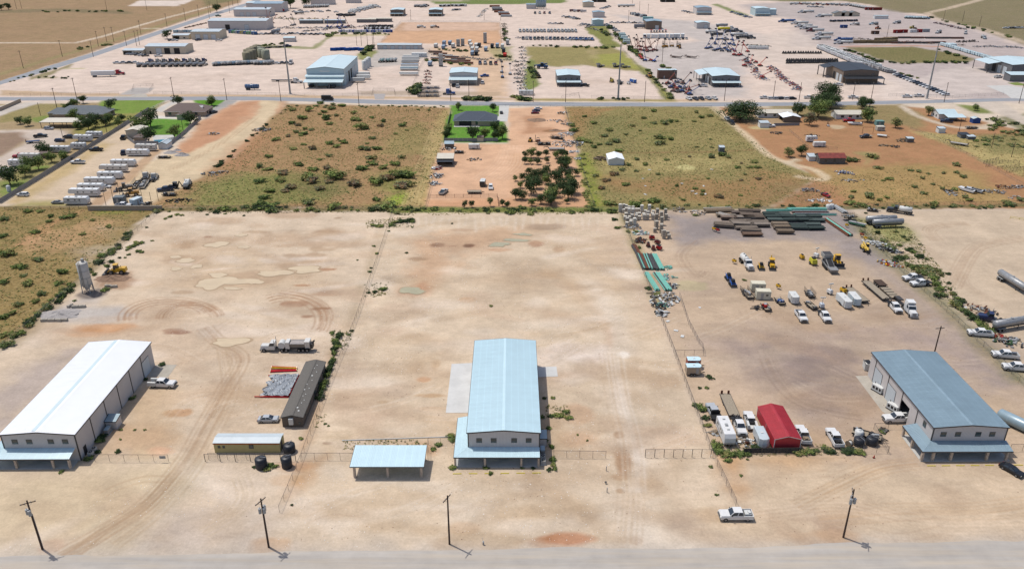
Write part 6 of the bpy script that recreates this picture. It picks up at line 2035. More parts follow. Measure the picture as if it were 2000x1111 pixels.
for k,(zn,x,y,r,lg,h,n_,cols,lab) in EN((('Y4',845,305,2.2,2.4,.9,60,['pw'],'heap of white tarps by the weedy fence'),('Y4',940,355,2.2,2.2,.9,60,[S20,S20,'galv'],'heap of black tarps by the weedy fence'),('Y4',950,460,2.2,2,.9,50,['pw',DK(YEL),'galv',DK((170,50,44))],'heap of white and yellow barrels by the weedy fence'),('Y4',1620,815,3.2,1.8,1.2,60,['ds','rust','galv'],'heap of dark pipe scrap behind the blue truck'),('Y4',1870,1075,2.4,2,.9,40,['ds','galv',DK((60,90,60))],'heap of dark machine scrap at the fence beside the white pickups'),('Y4',1800,1030,1.8,1.6,.7,26,['rust',DK((150,50,44))],'small heap of rusty scrap at the fence beside the white pickups'),('X5',1380,90,2.,1.4,.8,30,['galv','ds'],'small heap of tubes above the fence pickups'),('X5',460,745,1.,1,.4,12,['ds','wood'],'small pile of boards inside the water tank fence'),('X4',640,895,1.6,1.2,.5,26,['wood','pw','galv'],'litter of boards beside the pale box trailer'),('X7',620,800,1.2,1.2,.4,18,['wood','pw'],'litter of boards in front of the white pickup'),('X7',300,690,1.1,1.2,.4,18,['wood','galv'],'litter beside the white travel trailer'),('Y3',1905,805,1.4,1.2,.8,18,['ds'],'small dark harrow lying beside the red trailer'))):
 Pl(('heapB',k),gHP(r,h,n_,cols,k+90,lg),S8,at(zn,x,y),-40 if lg>1.5 else 0,lab,S9)
Pl('barrel',lambda:[('drum',MB('rust').cyl((0,0,0),(0,0,.9),.42,n=12)),('rim',MB('ds').cyl((0,0,.9),(0,0,.94),.43,n=12))],'rusty_barrel',at('X7',710,825),0,'rusty burn barrel between the white pickup and the pale box trailer','barrel')
for k,(zn,x,y,c,s,lab) in EN((('Y3',1722,445,YEL,.7,'small yellow pump left of the white water truck'),('Y3',1565,195,YEL,.7,'small yellow pump beside the timber mats'),('Y3',1595,205,RED,.7,'small red pump beside the timber mats'),('Y4',80,640,YEL,.7,'small yellow pump behind the blue loaded trailer'),('Y4',610,165,YEL,.6,'small yellow pump beside the rusty pipes'),('Y4',755,265,YEL,.6,'small yellow pump behind the telehandler'),('Y4',728,240,(176,96,60),.7,'small orange box beside the green fence'))):
 Pl(('cmp',c),gCO(c),'pump_unit',at(zn,x,y,.5),-60,lab,'pump',scale=s)
for k,(x,y,s) in EN(((1200,770,1),(1207,903,1),(1320,1020,1.1),(1455,797,.8),(1215,792,.9),(1270,975,1))):
 Pl('slabw',lambda:[('sheet',MB('pw').bx((0,0,.12),(1.2,.8,.08),.1,None,.03)),('block',MB('wood').bx((0,0,.04),(.9,.5,.08)))],'loose_board',at('Y3',x,y),30*k,'loose pale board lying on the sand inside the slack wire fence','board','loose boards behind the slack wire fence',scale=s)
Pl('ypipe',lambda:[('rail',MB('yp').bar((-3,0,1),(3,0,1),.1)),('rail',MB('yp').bar((-3,0,.5),(3,0,.5),.1))]+[('post',MB('yp').bar((x,0,0),(x,0,1.05),.1)) for x in(-3,0,3)],'pipe_barrier',at('Y4',1945,120),-30,'yellow pipe barrier in the tanker yard','barrier')
# middle belt, left: houses, caravans, sheds
def bld(name,label,zone,x,y,W,D,he,rise,ridge='x',wall='wt',roof='rg',rz=0,cat=S21,**k):
 p=at(zone,x,y)
 return Bd(name,label,(p.x,p.y,0),rz,W,D,he,rise,ridge,wall,roof,cat=cat,**k)
h1=bld('ranch_house','large brick house with grey hip roof and shaded carport','Z5',430,172,28,13,3.,3.4,'hip','brick','shingle',over=.6,cat='house',wins=[('f',20,1,1.4,1.3),('f',24,1,1.4,1.3),('r',4,1,1.4,1.3),('r',9,1,1.4,1.3)])
Bd('house_wing','low grey hip roofed wing of the large brick house',(h1.location.x-5,h1.location.y+3,0),0,10,8,2.9,2.2,'hip','brick','shingle',over=.5,cat='house')
ct=bld('carport','long flat tan carport in front of the brick house','Z5',318,243,21.5,9,3.2,.25,'shed',None,'rt',cat='carport',over=.2)
Cl(ct,[(x,y) for y in(.4,8.6) for x in(.3,7.3,14.3,21.2)],3.2,.22,'ds')
h2=bld('ranch_house','brown hip roofed house with solar panels','Z5',1290,152,23,13,3.,3.4,'hip','brick','shingle_brown',over=.6,cat='house',wins=[('f',3,1,1.6,1.3),('f',18,1,1.4,1.3),('r',4,1,1.4,1.3)])
for i in range(4):
 for j in range(2):
  MB('solar').bx((15.2+i*1.7,2.+j*1.9,3.95+j*.98),(1.6,1.8,.08),0,None,0,.47).build('solar_panel',h2)
bld('house_wing','brown hip roofed garage wing with pale walls','Z5',1384,176,6,6,2.9,1.8,'hip','wt','shingle_brown',over=.4,cat='house')
bld('barn','tan metal barn with pale roof beside the bright lawn','Z5',992,328,8,9,4.4,.7,'y','wt','rt',cat='barn',doors=[('l',4.5,3,3.2,'dw')])
bld('garden_shed','low brown roofed pool house beside the barn','Z5',1050,342,5,4,2.2,1.2,'hip','brick','shingle_brown',cat='shed',over=.3)
bld('garden_shed','white gable shed beside the pool fence','Z5',1240,408,4.2,6.5,2.6,.9,'y','ww','rg',cat='shed')
bld('garden_shed','small dark brown shed between the caravans and trees','Z5',312,478,3.6,3,2.3,.6,'x','wb','shingle_brown',cat='shed')
Sh('pool_deck',[(1195,297),(1350,295),(1380,330),(1345,372),(1195,362)],.03,'concrete','Z5')
Sh('pool_water',[(1205,335),(1330,328),(1345,350),(1290,358),(1205,352)],.06,'pool','Z5')
RVP=[(735,292,8,0,WH),(648,320,9,1,WH),(612,380,7,0,WH),(465,405,9.5,0,WH),(230,466,9.5,1,(226,222,212)),(150,512,9,0,WH),(20,580,8,0,WH),(1140,393,10,1,(228,224,214)),(1078,432,10.5,0,WH),(965,512,11,0,WH),(888,556,12,1,(226,222,214)),(862,608,10.5,0,WH),(780,652,12.5,0,WH),(712,702,10.5,0,WH),(660,744,12,1,WH),(602,806,9.5,0,WH)]
RVL=['travel trailer with pale roof behind the front caravan at the panel fence','fifth wheel caravan with dark windows at the panel fence','short white travel trailer below the fenced caravans','white travel trailer beside the dark tree','cream fifth wheel caravan beside the small brown shed','white travel trailer half hidden by a tree','white travel trailer under the round tree by the path','cream fifth wheel caravan below the pool shed','white travel trailer with grille windows beside the pool caravan','white travel trailer, topmost of the caravan row','cream fifth wheel caravan, second of the caravan row','white travel trailer, third of the caravan row','long white travel trailer, fourth of the caravan row','white travel trailer with a car at its tail, fifth of the caravan row','long fifth wheel caravan, sixth of the caravan row','white travel trailer, lowest of the caravan row']
for k,((x,y,L,ff,c),lab) in EN(zip(RVP,RVL)):
 V(g_rv(L,c,[(150,140,130),(110,104,100),(120,110,100)][k%3],bool(ff)),('rv',L,c,ff,k%3),S23,'Z5',x,y,180 if k<4 or ff else 0,lab,S24,z=1.6)
car('Z5',382,243,0,'silver suv in front of the long tan carport',SILVER,'suv')
Pk('Z5',315,300,20,'black pickup towing a blue flatbed',BLACK)
V(gFB(6,DK((70,92,128)),False),'fbblue',S4,'Z5',255,345,22,'blue flatbed trailer behind the black pickup',S0,z=.8)
car('Z5',467,338,5,'dark blue suv beside the fenced caravans',NAVY,'suv')
Pk('Z5',545,308,0,'dark grey pickup behind the fenced fifth wheel caravan',(60,62,68))
Pk('Z5',155,455,200,'red pickup beside the cream fifth wheel caravan',(180,40,50))
Pk('Z5',750,406,178,'black pickup on the sandy drive by the panel fence',(50,52,58))
Pk('Z5',965,312,100,'black pickup beside the tan barn',(38,40,44))
Pk('Z5',963,430,(955,455,970,405),'dark blue pickup at the nose of a caravan',NAVY)
Pk('Z5',607,505,178,'white pickup on the sandy drive by the panel fence',WH)
car('Z5',178,760,176,'white suv beside the panel fence at the scrub end',WH,'suv')
car('Z5',452,818,0,'grey sedan beside the lowest caravan',(160,158,150))
car('Z5',822,696,0,'white sedan tucked behind the fifth caravan of the row',WH)
car('Z5',1668,116,60,'black and white suv on the drive of the solar panel house',(70,72,76),'suv')
V(gUT(6,None,'wood'),'util_w',S5,'Z5',1280,467,0,'low trailer with boards below the white gable shed',S0,z=.6)
V(gUT(5,None,'galv'),'util_g','boat_trailer','Z5',518,482,40,'small grey boat trailer beside the panel fence',S0,z=.6)
V(gSM((214,212,204),False),'semi_old','dump_truck','Z5',1135,612,(1120,640,1150,600),'old cream day cab truck among the dump trailers, left one','truck',z=1.4)
V(gSM((214,212,204),False),'semi_old','dump_truck','Z5',1200,620,(1175,650,1215,610),'old cream day cab truck among the dump trailers, right one','truck',z=1.4)
V(gUT(8,1.2,DK((170,172,176)),'pw'),'util_dw',S19,'Z5',1120,672,(1085,720,1160,620),'white belly dump trailer with a pink tarp',S0,z=1.2,scale=1.25)
V(gUT(8,1.2,'ds',S20),'util_db',S19,'Z5',1060,672,(1030,710,1095,630),'black dump trailer beside the white belly dump trailer',S0,z=1.2,scale=1.2)
V(gLD((200,150,70)),'loadr_o',S15,'Z5',1018,750,200,'old orange loader beside the dump trailers','loader',z=1.2)
V(gLD((120,110,96)),'loadr_b',S15,'Z5',965,708,200,'old brown loader behind the orange one','loader',z=1.2)
V(g_backhoe((70,68,60)),'bh_b','backhoe','Z5',1360,690,180,'dark backhoe with raised boom beside the haul road','backhoe',z=1.2)
Pk('Z5',1290,716,200,'dark blue pickup beside the dark backhoe',NAVY)
V(gUT(5.5,.9,S20,S20),'util_bb',S19,'Z5',1320,752,0,'black dump trailer below the dark backhoe',S0,z=.9)
V(gTT(),'tanktruck',S10,'Z5',1465,668,(1430,720,1492,610),'white water truck beside the green brush',S11,z=1.4)
V(gBX(4.,3.2,2.5,(120,128,132)),'bxg','storage_box','Z5',935,800,4,'grey storage box inside the brick walled yard','storage box',z=1.2)
V(gBX(4.4,2.6,2.7,(206,220,226)),'bxw','storage_box','Z5',1065,818,70,'pale blue storage box inside the brick walled yard','storage box',z=1.2)
V(gUT(4.5,None,'ds'),'util_k',S5,'Z5',1140,832,60,'loaded dark trailer beside the pale blue storage box',S0,z=.6)
Pk('Z5',965,842,0,'white pickup behind the brick wall',WH)
V(gVT(.8,2.6,'pw'),'ptank','gas_tank','Z5',68,718,0,'white tank standing by the path below the round tree','tank',z=1)
for k,(x,y) in EN(((830,850),(885,800),(935,760),(1005,852),(1110,785),(1187,845),(1238,808))):
 Pl('thinpost',lambda:[('shaft',MB('pole_wood').cyl((0,0,0),(0,0,5.5),.1,.08,n=6)),('cap',MB('galv').cyl((0,0,5.5),(0,0,5.6),.1,n=6))],'yard_post',at('Z5',x,y),0,'tall thin post around the brick walled yard','post','thin posts of the brick walled yard')
Fe('panel_fence','long grey metal panel fence beside the caravan drive',[(0,398),(120,324),(225,258),(291,216)],2.,2.5,style='panel')
Fe('panel_fence','grey panel fence round the pool yard',[(1000,330),(1055,370),(1240,372)],1.9,2.5,style='panel',zone='Z5')
Fe('panel_fence','grey panel fence between the lawn and the red dirt',[(1312,392),(1440,290),(1570,168)],2.,2.5,style='panel',zone='Z5')
Fe('white_rail_fence','white rail fence along the drive of the solar panel house',[(1168,104),(1322,30)],1.3,3,style='rail',zone='Z5',postr=.07,postm='pw')
Fe('brick_wall','low brown brick wall at the end of the caravan yard',[(690,886),(1270,884)],1.9,12,style='wall',zone='Z5',cat='wall')
Fe('pipe_fence','rusty pipe rail fence at the scrub end of the caravan drive',[(40,880),(400,877),(690,872)],1.4,4,style='rail',zone='Z5',postm='ds',postr=.06)
Fe('brown_wall','brown wall beside the far left drive',[(0,110),(165,38)],2.,12,style='wall',zone='Z5',cat='wall')
for k,(x,y,R,h,m,lab) in EN(((1425,455,4,1.6,'gravel','grey gravel pile on the haul road'),(1335,436,4,1.2,'gravel','grey gravel pile beside the white gable shed'),(1385,418,2.5,1.,'gravel','small dark gravel pile between the larger ones'))):
 Pl(('mnd',k),g_mound(R,h,m,k),'gravel_pile',at('Z5',x,y),0,lab,'gravel pile')
for k,(zn,x,y,r,lg,h,n_,cols,lab) in EN((('Z5',1645,600,3,1.3,.9,30,[S20,'galv','ds'],'heap of dark scrap at the edge of the shrub field'),('Z5',1730,590,2,1.4,.7,20,['galv','wood'],'small heap of branches at the edge of the shrub field'),('Z5',1410,810,2,3,.9,40,['tyre',S20],'line of old tyres beside the green brush'),('Z6',45,258,3.5,1.3,1.2,45,['ds','wood','galv'],'heap of dark scrap beside the haul road'),('Z5',1660,290,2.4,1.2,1,20,['wood','galv'],'heap of stones beside the red dirt fence'),('Z6',1500,408,2.4,1.6,1,30,['pw','galv','ds'],'heap of white scrap behind the small shed'),('Z6',1415,560,2.4,1.,1.3,40,['pw','galv',DK((150,50,46))],'scrap heap against the field fence, topmost of three'),('Z6',1410,620,3.,1.,1.4,50,['pw','galv','ds'],'scrap heap against the field fence, middle of three'),('Z6',1395,680,2.4,1.,1.2,40,['galv','ds','pw'],'scrap heap against the field fence, lowest of three'),('Z6',1700,490,2.4,1.3,.8,26,['galv','wood'],'heap of grey branches in the red yard'),('Z7',430,215,3,1,1.2,30,['galv','wood'],'heap of grey rubble beside the soil ridge'),('Z7',425,292,3.5,1,1.2,50,['pw','galv'],'heap of white rubble against the field fence'),('Z7',430,366,5.5,1.4,1.1,90,['galv','pw','ds'],'wide heap of grey rubble above the orchard'),('Z7',480,430,2.,1,.8,26,['pw','galv'],'small heap of white rubble beside the orchard, upper one'),('Z7',515,485,1.8,1,.6,20,['pw','galv'],'small heap of white rubble beside the orchard, lower one'),('Z7',400,130,2.5,1.3,1.2,30,['wood','galv','ds'],'heap of scrap near the road end of the red yard'),('Z7',345,190,3,1.8,.8,26,['ds','galv'],'heap of dark rubble beside the grey rubble'),('Z7',690,485,3.,1.,1.2,60,['wood','twig'],'heap of dead branches left of the white shed'),('Z8',70,282,2.4,1.3,.9,26,['ds','wood'],'heap of scrap beside the ranch fence'),('Z8',1045,342,2.6,1.3,1.2,40,['twig','wood'],'heap of branches beside the grey coop'),('Z8',990,388,1.8,1.2,.7,20,['ds','twig'],'small dark heap in the red ranch yard'),('Z8',895,380,1.6,1.2,.5,18,['twig','wood'],'small heap of twigs in the red ranch yard'),('Z8',600,597,3.,1.4,.9,34,['pw','galv',DK((60,80,140))],'heap of white and blue scrap below the rusty roofed house'),('Z8',660,655,2.4,2.2,.4,24,['galv','wood'],'scatter of pale boards below the white and blue scrap'),('Z8',325,730,2.2,1.5,.9,26,['galv','wood','ds'],'heap of grey scrap near the back fence'),('Z8',1780,740,2.6,1.8,.6,36,['wood','galv'],'heap of grey lumber in the ranch yard'),('Z8',1840,705,2.4,1.8,.8,30,['rust','wood'],'heap of rusty scrap behind the lumber'),('Z8',1955,706,2.4,1.8,.8,30,['ds','galv'],'heap of dark scrap at the ranch fence'),('Z8',1470,755,2.4,1.8,.4,24,['galv','wood'],'flat heap of boards beside the boats'),('Z8',350,300,1.8,2,.7,20,['ds','wood'],'heap of scrap behind the ranch caravans'),('Z8',1935,785,2.,2.6,.4,18,['wood','pw'],'long pale boards lying by the back fence'),('Z8',1400,735,1.2,1.4,.6,14,['ds'],'small dark heap beside the boards'),('Z8',400,810,2.4,2.2,.5,26,['pw','galv'],'scatter of white scrap along the back fence'))):
 Pl(('heapC',k),gHP(r,h,n_,cols,k+190,lg),S8,at(zn,x,y),0,lab,S9,scale=1.1)
h3=bld('ranch_house','dark slate hip roofed house on a bright green lawn','Z6',1548,224,23,13,3.,3.6,'hip','brick','shingle_slate',over=.6,cat='house',wins=[('f',12.5,.4,1.5,2),('f',16,.9,1.,1.3),('f',19,.9,1.,1.3),('r',6,.9,1.2,1.3)])
Bd('house_wing','dark slate gabled wing of the lawn house',(h3.location.x+13,h3.location.y-.8,0),0,9,8,3.,2.6,'hip','brick','shingle_slate',over=.5,cat='house')
MB('dd').box(2.8,9.5,-.06,.02,.1,2.6).build('porch_screen',h3)
MB('concrete').box(0,14,-3,-.07,0,.1).build('patio',h3)
Sh('concrete_drive',[(1900,66),(1978,66),(1964,190),(1888,190),(1880,152),(1898,150)],.04,'concrete','Z6')
car('Z6',1917,118,92,'black car on the white concrete drive of the lawn house',(34,35,40))
Fe('panel_fence','white panel fence at the back of the bright lawn',[(1472,348),(1725,348),(1890,345)],1.9,2.4,style='panel',zone='Z6',postm='pw')
Fe('panel_fence','dark panel fence at the side of the bright lawn',[(1520,135),(1498,230),(1470,348)],1.9,2.4,style='panel',zone='Z6')
bld('garden_shed','small brown shed with blue-grey roof behind the lawn fence','Z6',1475,402,4.4,4,2.4,.9,'x','wb','rs',cat='shed')
bld('garden_shed','small tan gate shed in the lawn fence','Z6',1728,350,3.2,2.5,2.4,.6,'x','wt','shingle_brown',cat='shed')
os_=bld('open_shed','open fronted shed with pale metal roof by the field fence','Z6',1415,528,7.5,6,2.9,.8,'shed','wc','rt',cat='shed',holes=[('f',.4,7.,2.5)])
MB('roof_black').box(0,7.5,-3.5,-.35,2.3,2.4).build('awning',os_)
V(gCG(5.5,(236,236,232)),'cg55','horse_trailer','Z6',1705,385,0,'white horse trailer in the red yard behind the lawn fence',S0,z=1.3)
V(gUT(4.5,.4,'ds',S20),'util_x',S5,'Z6',1585,427,0,'black loaded trailer beside the small brown shed',S0,z=.7)
V(gPK((206,208,204)),'pk_jeep',S2,'Z6',1465,735,70,'pale grey pickup with dark windows beside the scrap heaps',S18)
V(gCG(4.5,(60,62,66),'pw'),'cgblk',S3,'Z6',1772,668,85,'black box trailer with white roof in the red yard',S0,z=1.3)
car('Z6',1834,702,-88,'white suv beside the black box trailer',WH,'suv')
V(gFB(5.5,'deck',False,S20,False),'fb55',S4,'Z6',1705,736,0,'low flat trailer near the pipe rail fence',S0,z=.8)
Fe('pipe_fence','rusty pipe rail fence across the red yard',[(1345,785),(1620,783),(1885,780),(1895,850)],1.5,3.2,style='rail',zone='Z6',postm='rust',postr=.06)
Fe('wire_fence','wire fence between the shrub field and the red yard',[(882,215),(868,275),(848,345),(832,405)],1.6,3.5)
Fe('wire_fence','wire fence between the orchard and the olive field',[(1103,211),(1125,290),(1160,403)],1.5,4)
Fe('wire_fence','roadside wire fence of the olive field',[(1105,211),(1250,212),(1390,211)],1.3,5)
Fe('wire_fence','roadside wire fence of the lawn house',[(885,207),(975,208),(1100,210)],1.2,4)
car('Z7',205,86,10,'white car at the road end of the red yard',WH)
car('Z7',188,103,8,'dark blue car at the road end of the red yard',NAVY)
car('Z7',180,120,5,'dark red car at the road end of the red yard',(130,24,30))
V(gUT(6,1.1,'ds',S20),'util_y',S19,'Z7',355,310,160,'black dump trailer beside the white rubble',S0,z=1.1,scale=1.15)
V(g_skid((214,170,70)),'mini','mini_excavator','Z7',143,332,80,'small tan excavator in the red yard','excavator',z=1)
V(g_forklift((150,96,60)),'fork_r','forklift','Z7',200,335,180,'rusty lift machine beside the small excavator','forklift',z=1)
V(gUT(6,.8,S20,S20),'util_z',S19,'Z7',250,358,180,'black loaded trailer in the middle of the red yard',S0,z=1,scale=1.1)
V(gFB(7.5,DK((176,172,168))),'fb75',S4,'Z7',350,400,180,'grey gooseneck trailer above the orchard rows',S0,z=.9)
Pl('mR',g_mound(6,1.1,'soil_brown',6,.8),'dirt_pile',at('Z7',190,180),0,'long brown soil ridge in the red yard','dirt pile')
Pl('mR2',g_mound(4,1.,'soil_brown',9,.5),'dirt_pile',at('Z7',340,262),0,'dark brown soil pile beside the white rubble','dirt pile')
ws=bld('white_shed','plain white metal shed alone in the olive field','Z7',752,532,7.2,9.5,2.7,1.,'y','ww','roof_white',trim=None,over=.15,cat='shed')
bld('field_coop','tiny grey shed at the end of the field hedge','Z7',1618,430,2.6,2.4,2.3,.4,'shed','wc','rg',cat='shed',over=.1)
Pk('Z7',1683,167,(1700,182,1665,155),'white pickup under the huge round tree',WH)
Pk('Z7',1716,195,(1700,180,1735,210),'black pickup under the huge round tree',(40,42,46),'flat')
bld('field_box','small white shed beside the huge round tree','Z7',1935,240,5,4,2.6,.4,'shed','ww','rg',cat='shed',over=.1)
for k,(x,y) in EN(((1073,568),(1022,637),(1043,695),(1328,675),(1410,735),(1438,755),(1510,757),(1497,695),(1040,760),(1560,565))):
 Pl('litter',lambda:[('sheet',MB('pw').bx((0,0,.1),(1.3,.7,.06),.2,None,.1)),('sheet',MB('galv').bx((.4,.3,.06),(.7,.6,.06),1))],'litter_sheet',at('Z7',x,y),37*k,'small white sheet lying in the olive field','litter','white sheets lying in the olive field')
bld('ranch_house','long white ranch house behind the huge round tree','Z7',1925,162,19,8,2.7,1.2,'x','ww','rt',over=.4,cat='house',wins=[('f',4,.9,1.2,1.1),('f',9,.9,1.2,1.1),('f',14,.9,1.2,1.1)])
bld('house_wing','white roofed carport wing of the long ranch house','Z8',118,196,9.5,9,2.6,1.,'y','wb','roof_white',over=.4,cat='house',holes=[('l',1,7,2.2)])
bld('ranch_house','small white house with cream roof between the trees','Z8',530,172,14.5,8,2.7,1.5,'x','ww','rt',over=.4,cat='house',wins=[('f',3.5,.9,1.6,1.1),('f',8,.9,1.6,1.1),('f',12,.9,1.2,1.1)])
h6=bld('ranch_house','pale blue metal roofed house with lean-to porch','Z8',1330,172,10,9,3.,1.6,'x','ww','rb',over=.4,cat='house',wins=[('l',3,.9,1,1),('l',6,.9,1,1)])
Sl(h6,[(2.2,-6,2.2),(12.5,-6,2.2),(12.5,-.45,3.),(2.2,-.45,3.)],'rb',.1,part='porch_roof')
Cl(h6,[(2.5,-5.7),(7,-5.7),(12.2,-5.7),(12.2,-1)],2.2,.16,'ds')
bld('old_house','abandoned grey house with rusty red metal roof','Z8',398,522,12,6.5,2.9,1.4,'x',DK((122,118,112),.25),'roof_rusty',over=.3,cat='house',trim=None,wins=[('f',3,1.,.9,1.1),('f',7,1.,.9,1.1),('l',1.8,1.1,.8,1.2),('l',4.4,1.1,.8,1.2)])
bld('lean_to','small white lean-to beside the rusty roofed house','Z8',318,500,3.4,4,2.1,.5,'shed','ww','rg',cat='shed',over=.15)
V(gBX(4.2,3,2.5,(120,160,156)),'bxteal','storage_box','Z8',870,203,0,'teal storage box beside the bushy tree','storage box',z=1.2)
V(gBX(4.,3,2.3,(196,190,176),roof='rt'),'bxtan','storage_box','Z8',876,243,0,'tan storage shed below the teal box','storage box',z=1.2)
bld('garden_shed','small blue shed with white corners by the curved drive','Z8',1598,205,4.2,3.5,2.5,.7,'y',DK((60,88,150),.08),'rg',cat='shed',trim=None)
bld('coop','small white coop beside the curved drive','Z8',1330,282,3.6,3.2,2.4,.4,'shed','ww','rg',cat='shed',over=.1)
bld('coop','small grey coop in the middle of the red ranch yard','Z8',1085,355,3.4,2.6,2.,.3,'shed',DK((130,124,116),.2),'rg',cat='shed',over=.1)
bld('tin_shelter','low dark tin shelter beside the gooseneck trailer','Z8',1505,322,4.5,4,1.8,.4,'shed','wc','roof_black',cat='shed',over=.1)
bld('tin_shelter','low white roofed shelter beside the dark tin shelter','Z8',1560,332,4,3,1.5,.3,'shed','wc','rg',cat='shed',over=.1)
V(g_rv(6.,WH,(150,140,130),True),('rv6',),S23,'Z8',340,325,0,'short fifth wheel caravan in the ranch yard',S24,z=1.5,scale=.9)
V(gCG(6.,(236,236,232)),'cg60','horse_trailer','Z8',402,368,0,'white gooseneck horse trailer below the ranch caravan',S0,z=1.3)
Pk('Z8',630,180,180,'bright red pickup beside the small white house',(196,24,40))
def g_boat(c=WH):
 def f():
  return[('hull',MB(PK(c)).prof([(-2.8,.5),(1.6,.45),(3.2,1.1),(3.1,1.2),(-2.9,1.15)],-.95,.95)),('cockpit',MB(S20).box(-2.3,.8,-.7,.7,1.1,1.2)),('windscreen',MB('glass').bx((.9,0,1.4),(.1,1.3,.5),0,None,-.4)),('motor',MB(S20).box(-3.3,-2.9,-.25,.25,.6,1.5)),('trailer_frame',MB('ds').box(-2.6,3.6,-.1,.1,.35,.45)),Wh(-1,-.95,.3,.2),Wh(-1,.95,.3,.2)]
 return f
V(g_boat(),'boat','motor_boat','Z8',680,205,175,'white motor boat on a trailer beside the red pickup','boat',z=.9,scale=1.2)
V(g_boat(),'boat','motor_boat','Z8',1558,725,120,'derelict white boat in the straw, left of the pair','boat',z=.7,scale=1.15)
V(g_boat((196,200,204)),'boat2','motor_boat','Z8',1615,726,130,'derelict grey boat in the straw, right of the pair','boat',z=.7,scale=1.15)
V(g_forklift(WH),'cart','golf_cart','Z8',470,215,90,'white golf cart behind the long ranch house','cart',z=.9,scale=.75)
Pk('Z8',765,305,190,'dark pickup with flatbed behind the pipe frame',(70,70,72),'flat','deck')
V(gFB(4.5,'pw',False,'galv',False),'fb45',S4,'Z8',890,300,-30,'small white flat trailer in the red ranch yard',S0,z=.7)
Pk('Z8',1395,186,160,'dark blue pickup at the porch of the blue roofed house',NAVY)
V(gFB(8,DK((178,174,168))),'fb8',S4,'Z8',1495,362,140,'grey gooseneck trailer in the straw grass',S0,z=.8)
V(gUT(6,.5,'ds',S20),'util_q',S5,'Z8',1590,236,0,'black open trailer on the curved drive',S0,z=.8)
V(gPK(RED,'flat'),'pk_redtractor',S2,'Z8',450,758,-70,'old red truck in the scrub by the back fence',S18,scale=.8)
Pk('Z8',10,222,0,'white pickup at the end of the ranch wing fence',WH)
Fe('timber_fence','dark timber fence below the carport wing',[(45,226),(245,222)],1.6,3,style='panel',zone='Z8')
Fe('wire_fence','wire fence down the right side of the ranch yard',[(1110,250),(1300,320),(1640,495),(1990,690)],1.2,5,zone='Z8')
Fe('wire_fence','wire fence across the ranch yard',[(165,268),(330,405),(540,410)],1.3,4,zone='Z8')
for k,pts in EN(([(1685,520),(1800,490)],[(1700,545),(1830,512),(1960,520)],[(1790,560),(1960,545)],[(1860,590),(1995,560)])):
 Fe('pipe_pen',('short pipe pen rail in the straw grass','long pipe pen rail in the middle of the pens','pipe pen rail in front of the long one','pipe pen rail furthest from the trailer')[k],pts,1.6,2.6,style='rail',zone='Z8',postm='ds',postr=.06)
Pl('swing',lambda:[('beam',MB('rust').bar((-2.8,0,3.4),(2.8,0,3.4),.15)),('post',MB('rust').bar((-2.8,0,0),(-2.8,0,3.4),.15)),('post',MB('rust').bar((2.8,0,0),(2.8,0,3.4),.15))],'pipe_gantry',at('Z8',777,285),0,'tall rusty pipe gantry over the flatbed pickup','gantry')
for k,(zn,x,y,lab) in EN((('Z8',1490,275,'thin pole beside the white coop'),('Z8',1765,250,'thin pole beside the curved drive'),('Z8',1745,395,'thin pole in the straw grass, nearer the drive'),('Z8',1900,470,'thin pole beside the pipe pens'),('Z5',1435,285,'wooden pole at the corner of the bright lawn'),('Z5',835,275,'wooden pole at the caravans by the panel fence'),('Z5',318,145,'wooden pole left of the grey hip roof'),('Z5',500,355,'short pole beside the dark blue suv'))):
 Pl('pole8',lambda:[('shaft',MB('pole_wood').cyl((0,0,0),(0,0,7.5),.14,.1,n=7)),('bracket',MB('galv').box(-.3,.3,-.05,.05,6.8,6.9))],'yard_pole',at(zn,x,y),30,lab,'pole')
# far industrial belt
RF=random.Random(21)
def FP(o,W,d,zt,zl,roofm,cols=4,m='wt'):
 Sl(o,[(-.3,-d,zl),(W+.3,-d,zl),(W+.3,-.05,zt),(-.3,-.05,zt)],roofm,.1,part='porch_roof')
 Cl(o,[(.2+(W-.4)*i/(cols-1),-d+.3) for i in range(cols)],zl,.4,m)
b5=bld('warehouse','large pale blue warehouse with stepped porch beside the far road','Z2',405,672,25,52,11.,1.4,'y','wall_paleblue','rb',cat='warehouse',over=.2,doors=[('r',9+8*i,5,7,m) for i,m in EN(('dw','dd','dd','dw','dw'))])
Sl(b5,[(-.5,-4,6.6),(25.5,-4,6.6),(25.5,-.05,7.4),(-.5,-.05,7.4)],'rb',.15,part='canopy_roof')
MB('wall_paleblue').box(.02,24.98,-3.8,-.06,4.5,6.5).build('canopy_wall',b5)
Sl(b5,[(-.5,-10,4.),(25.5,-10,4.),(25.5,-4.05,5.),(-.5,-4.05,5.)],'rb',.15,part='porch_roof')
Cl(b5,[(0,-9.7),(8.3,-9.7),(16.6,-9.7),(25,-9.7)],4.,.45,'wc')
MB('ww').box(9,15.5,-.12,-.03,9.2,10.).build('sign_board',b5)
for k in range(3):
 Pl('whtank',gVT(1.9,7,'pw',.6),'storage_tank',at('Z2',850+16*k,548-14*k),40*k,('white upright tank against the pale blue warehouse, nearest the far road','white upright tank against the pale blue warehouse, middle of three','white upright tank against the pale blue warehouse, furthest from the road')[k],'tank')
bld('storage_building','long low grey storage building with five roll-up doors','Z2',948,388,37.5,9,3.6,.8,'x','wg','rg',cat=S21,doors=[('f',6.5+6.6*i,3.4,3,'dw') for i in range(5)])
b7=bld(S22,'grey metal shop with pale roof and shaded porch behind the lawn house','Z2',1514,655,18.5,20,7,.8,'y','wg','rb',cat=S21)
FP(b7,18.5,7,4.6,3.6,'rb')
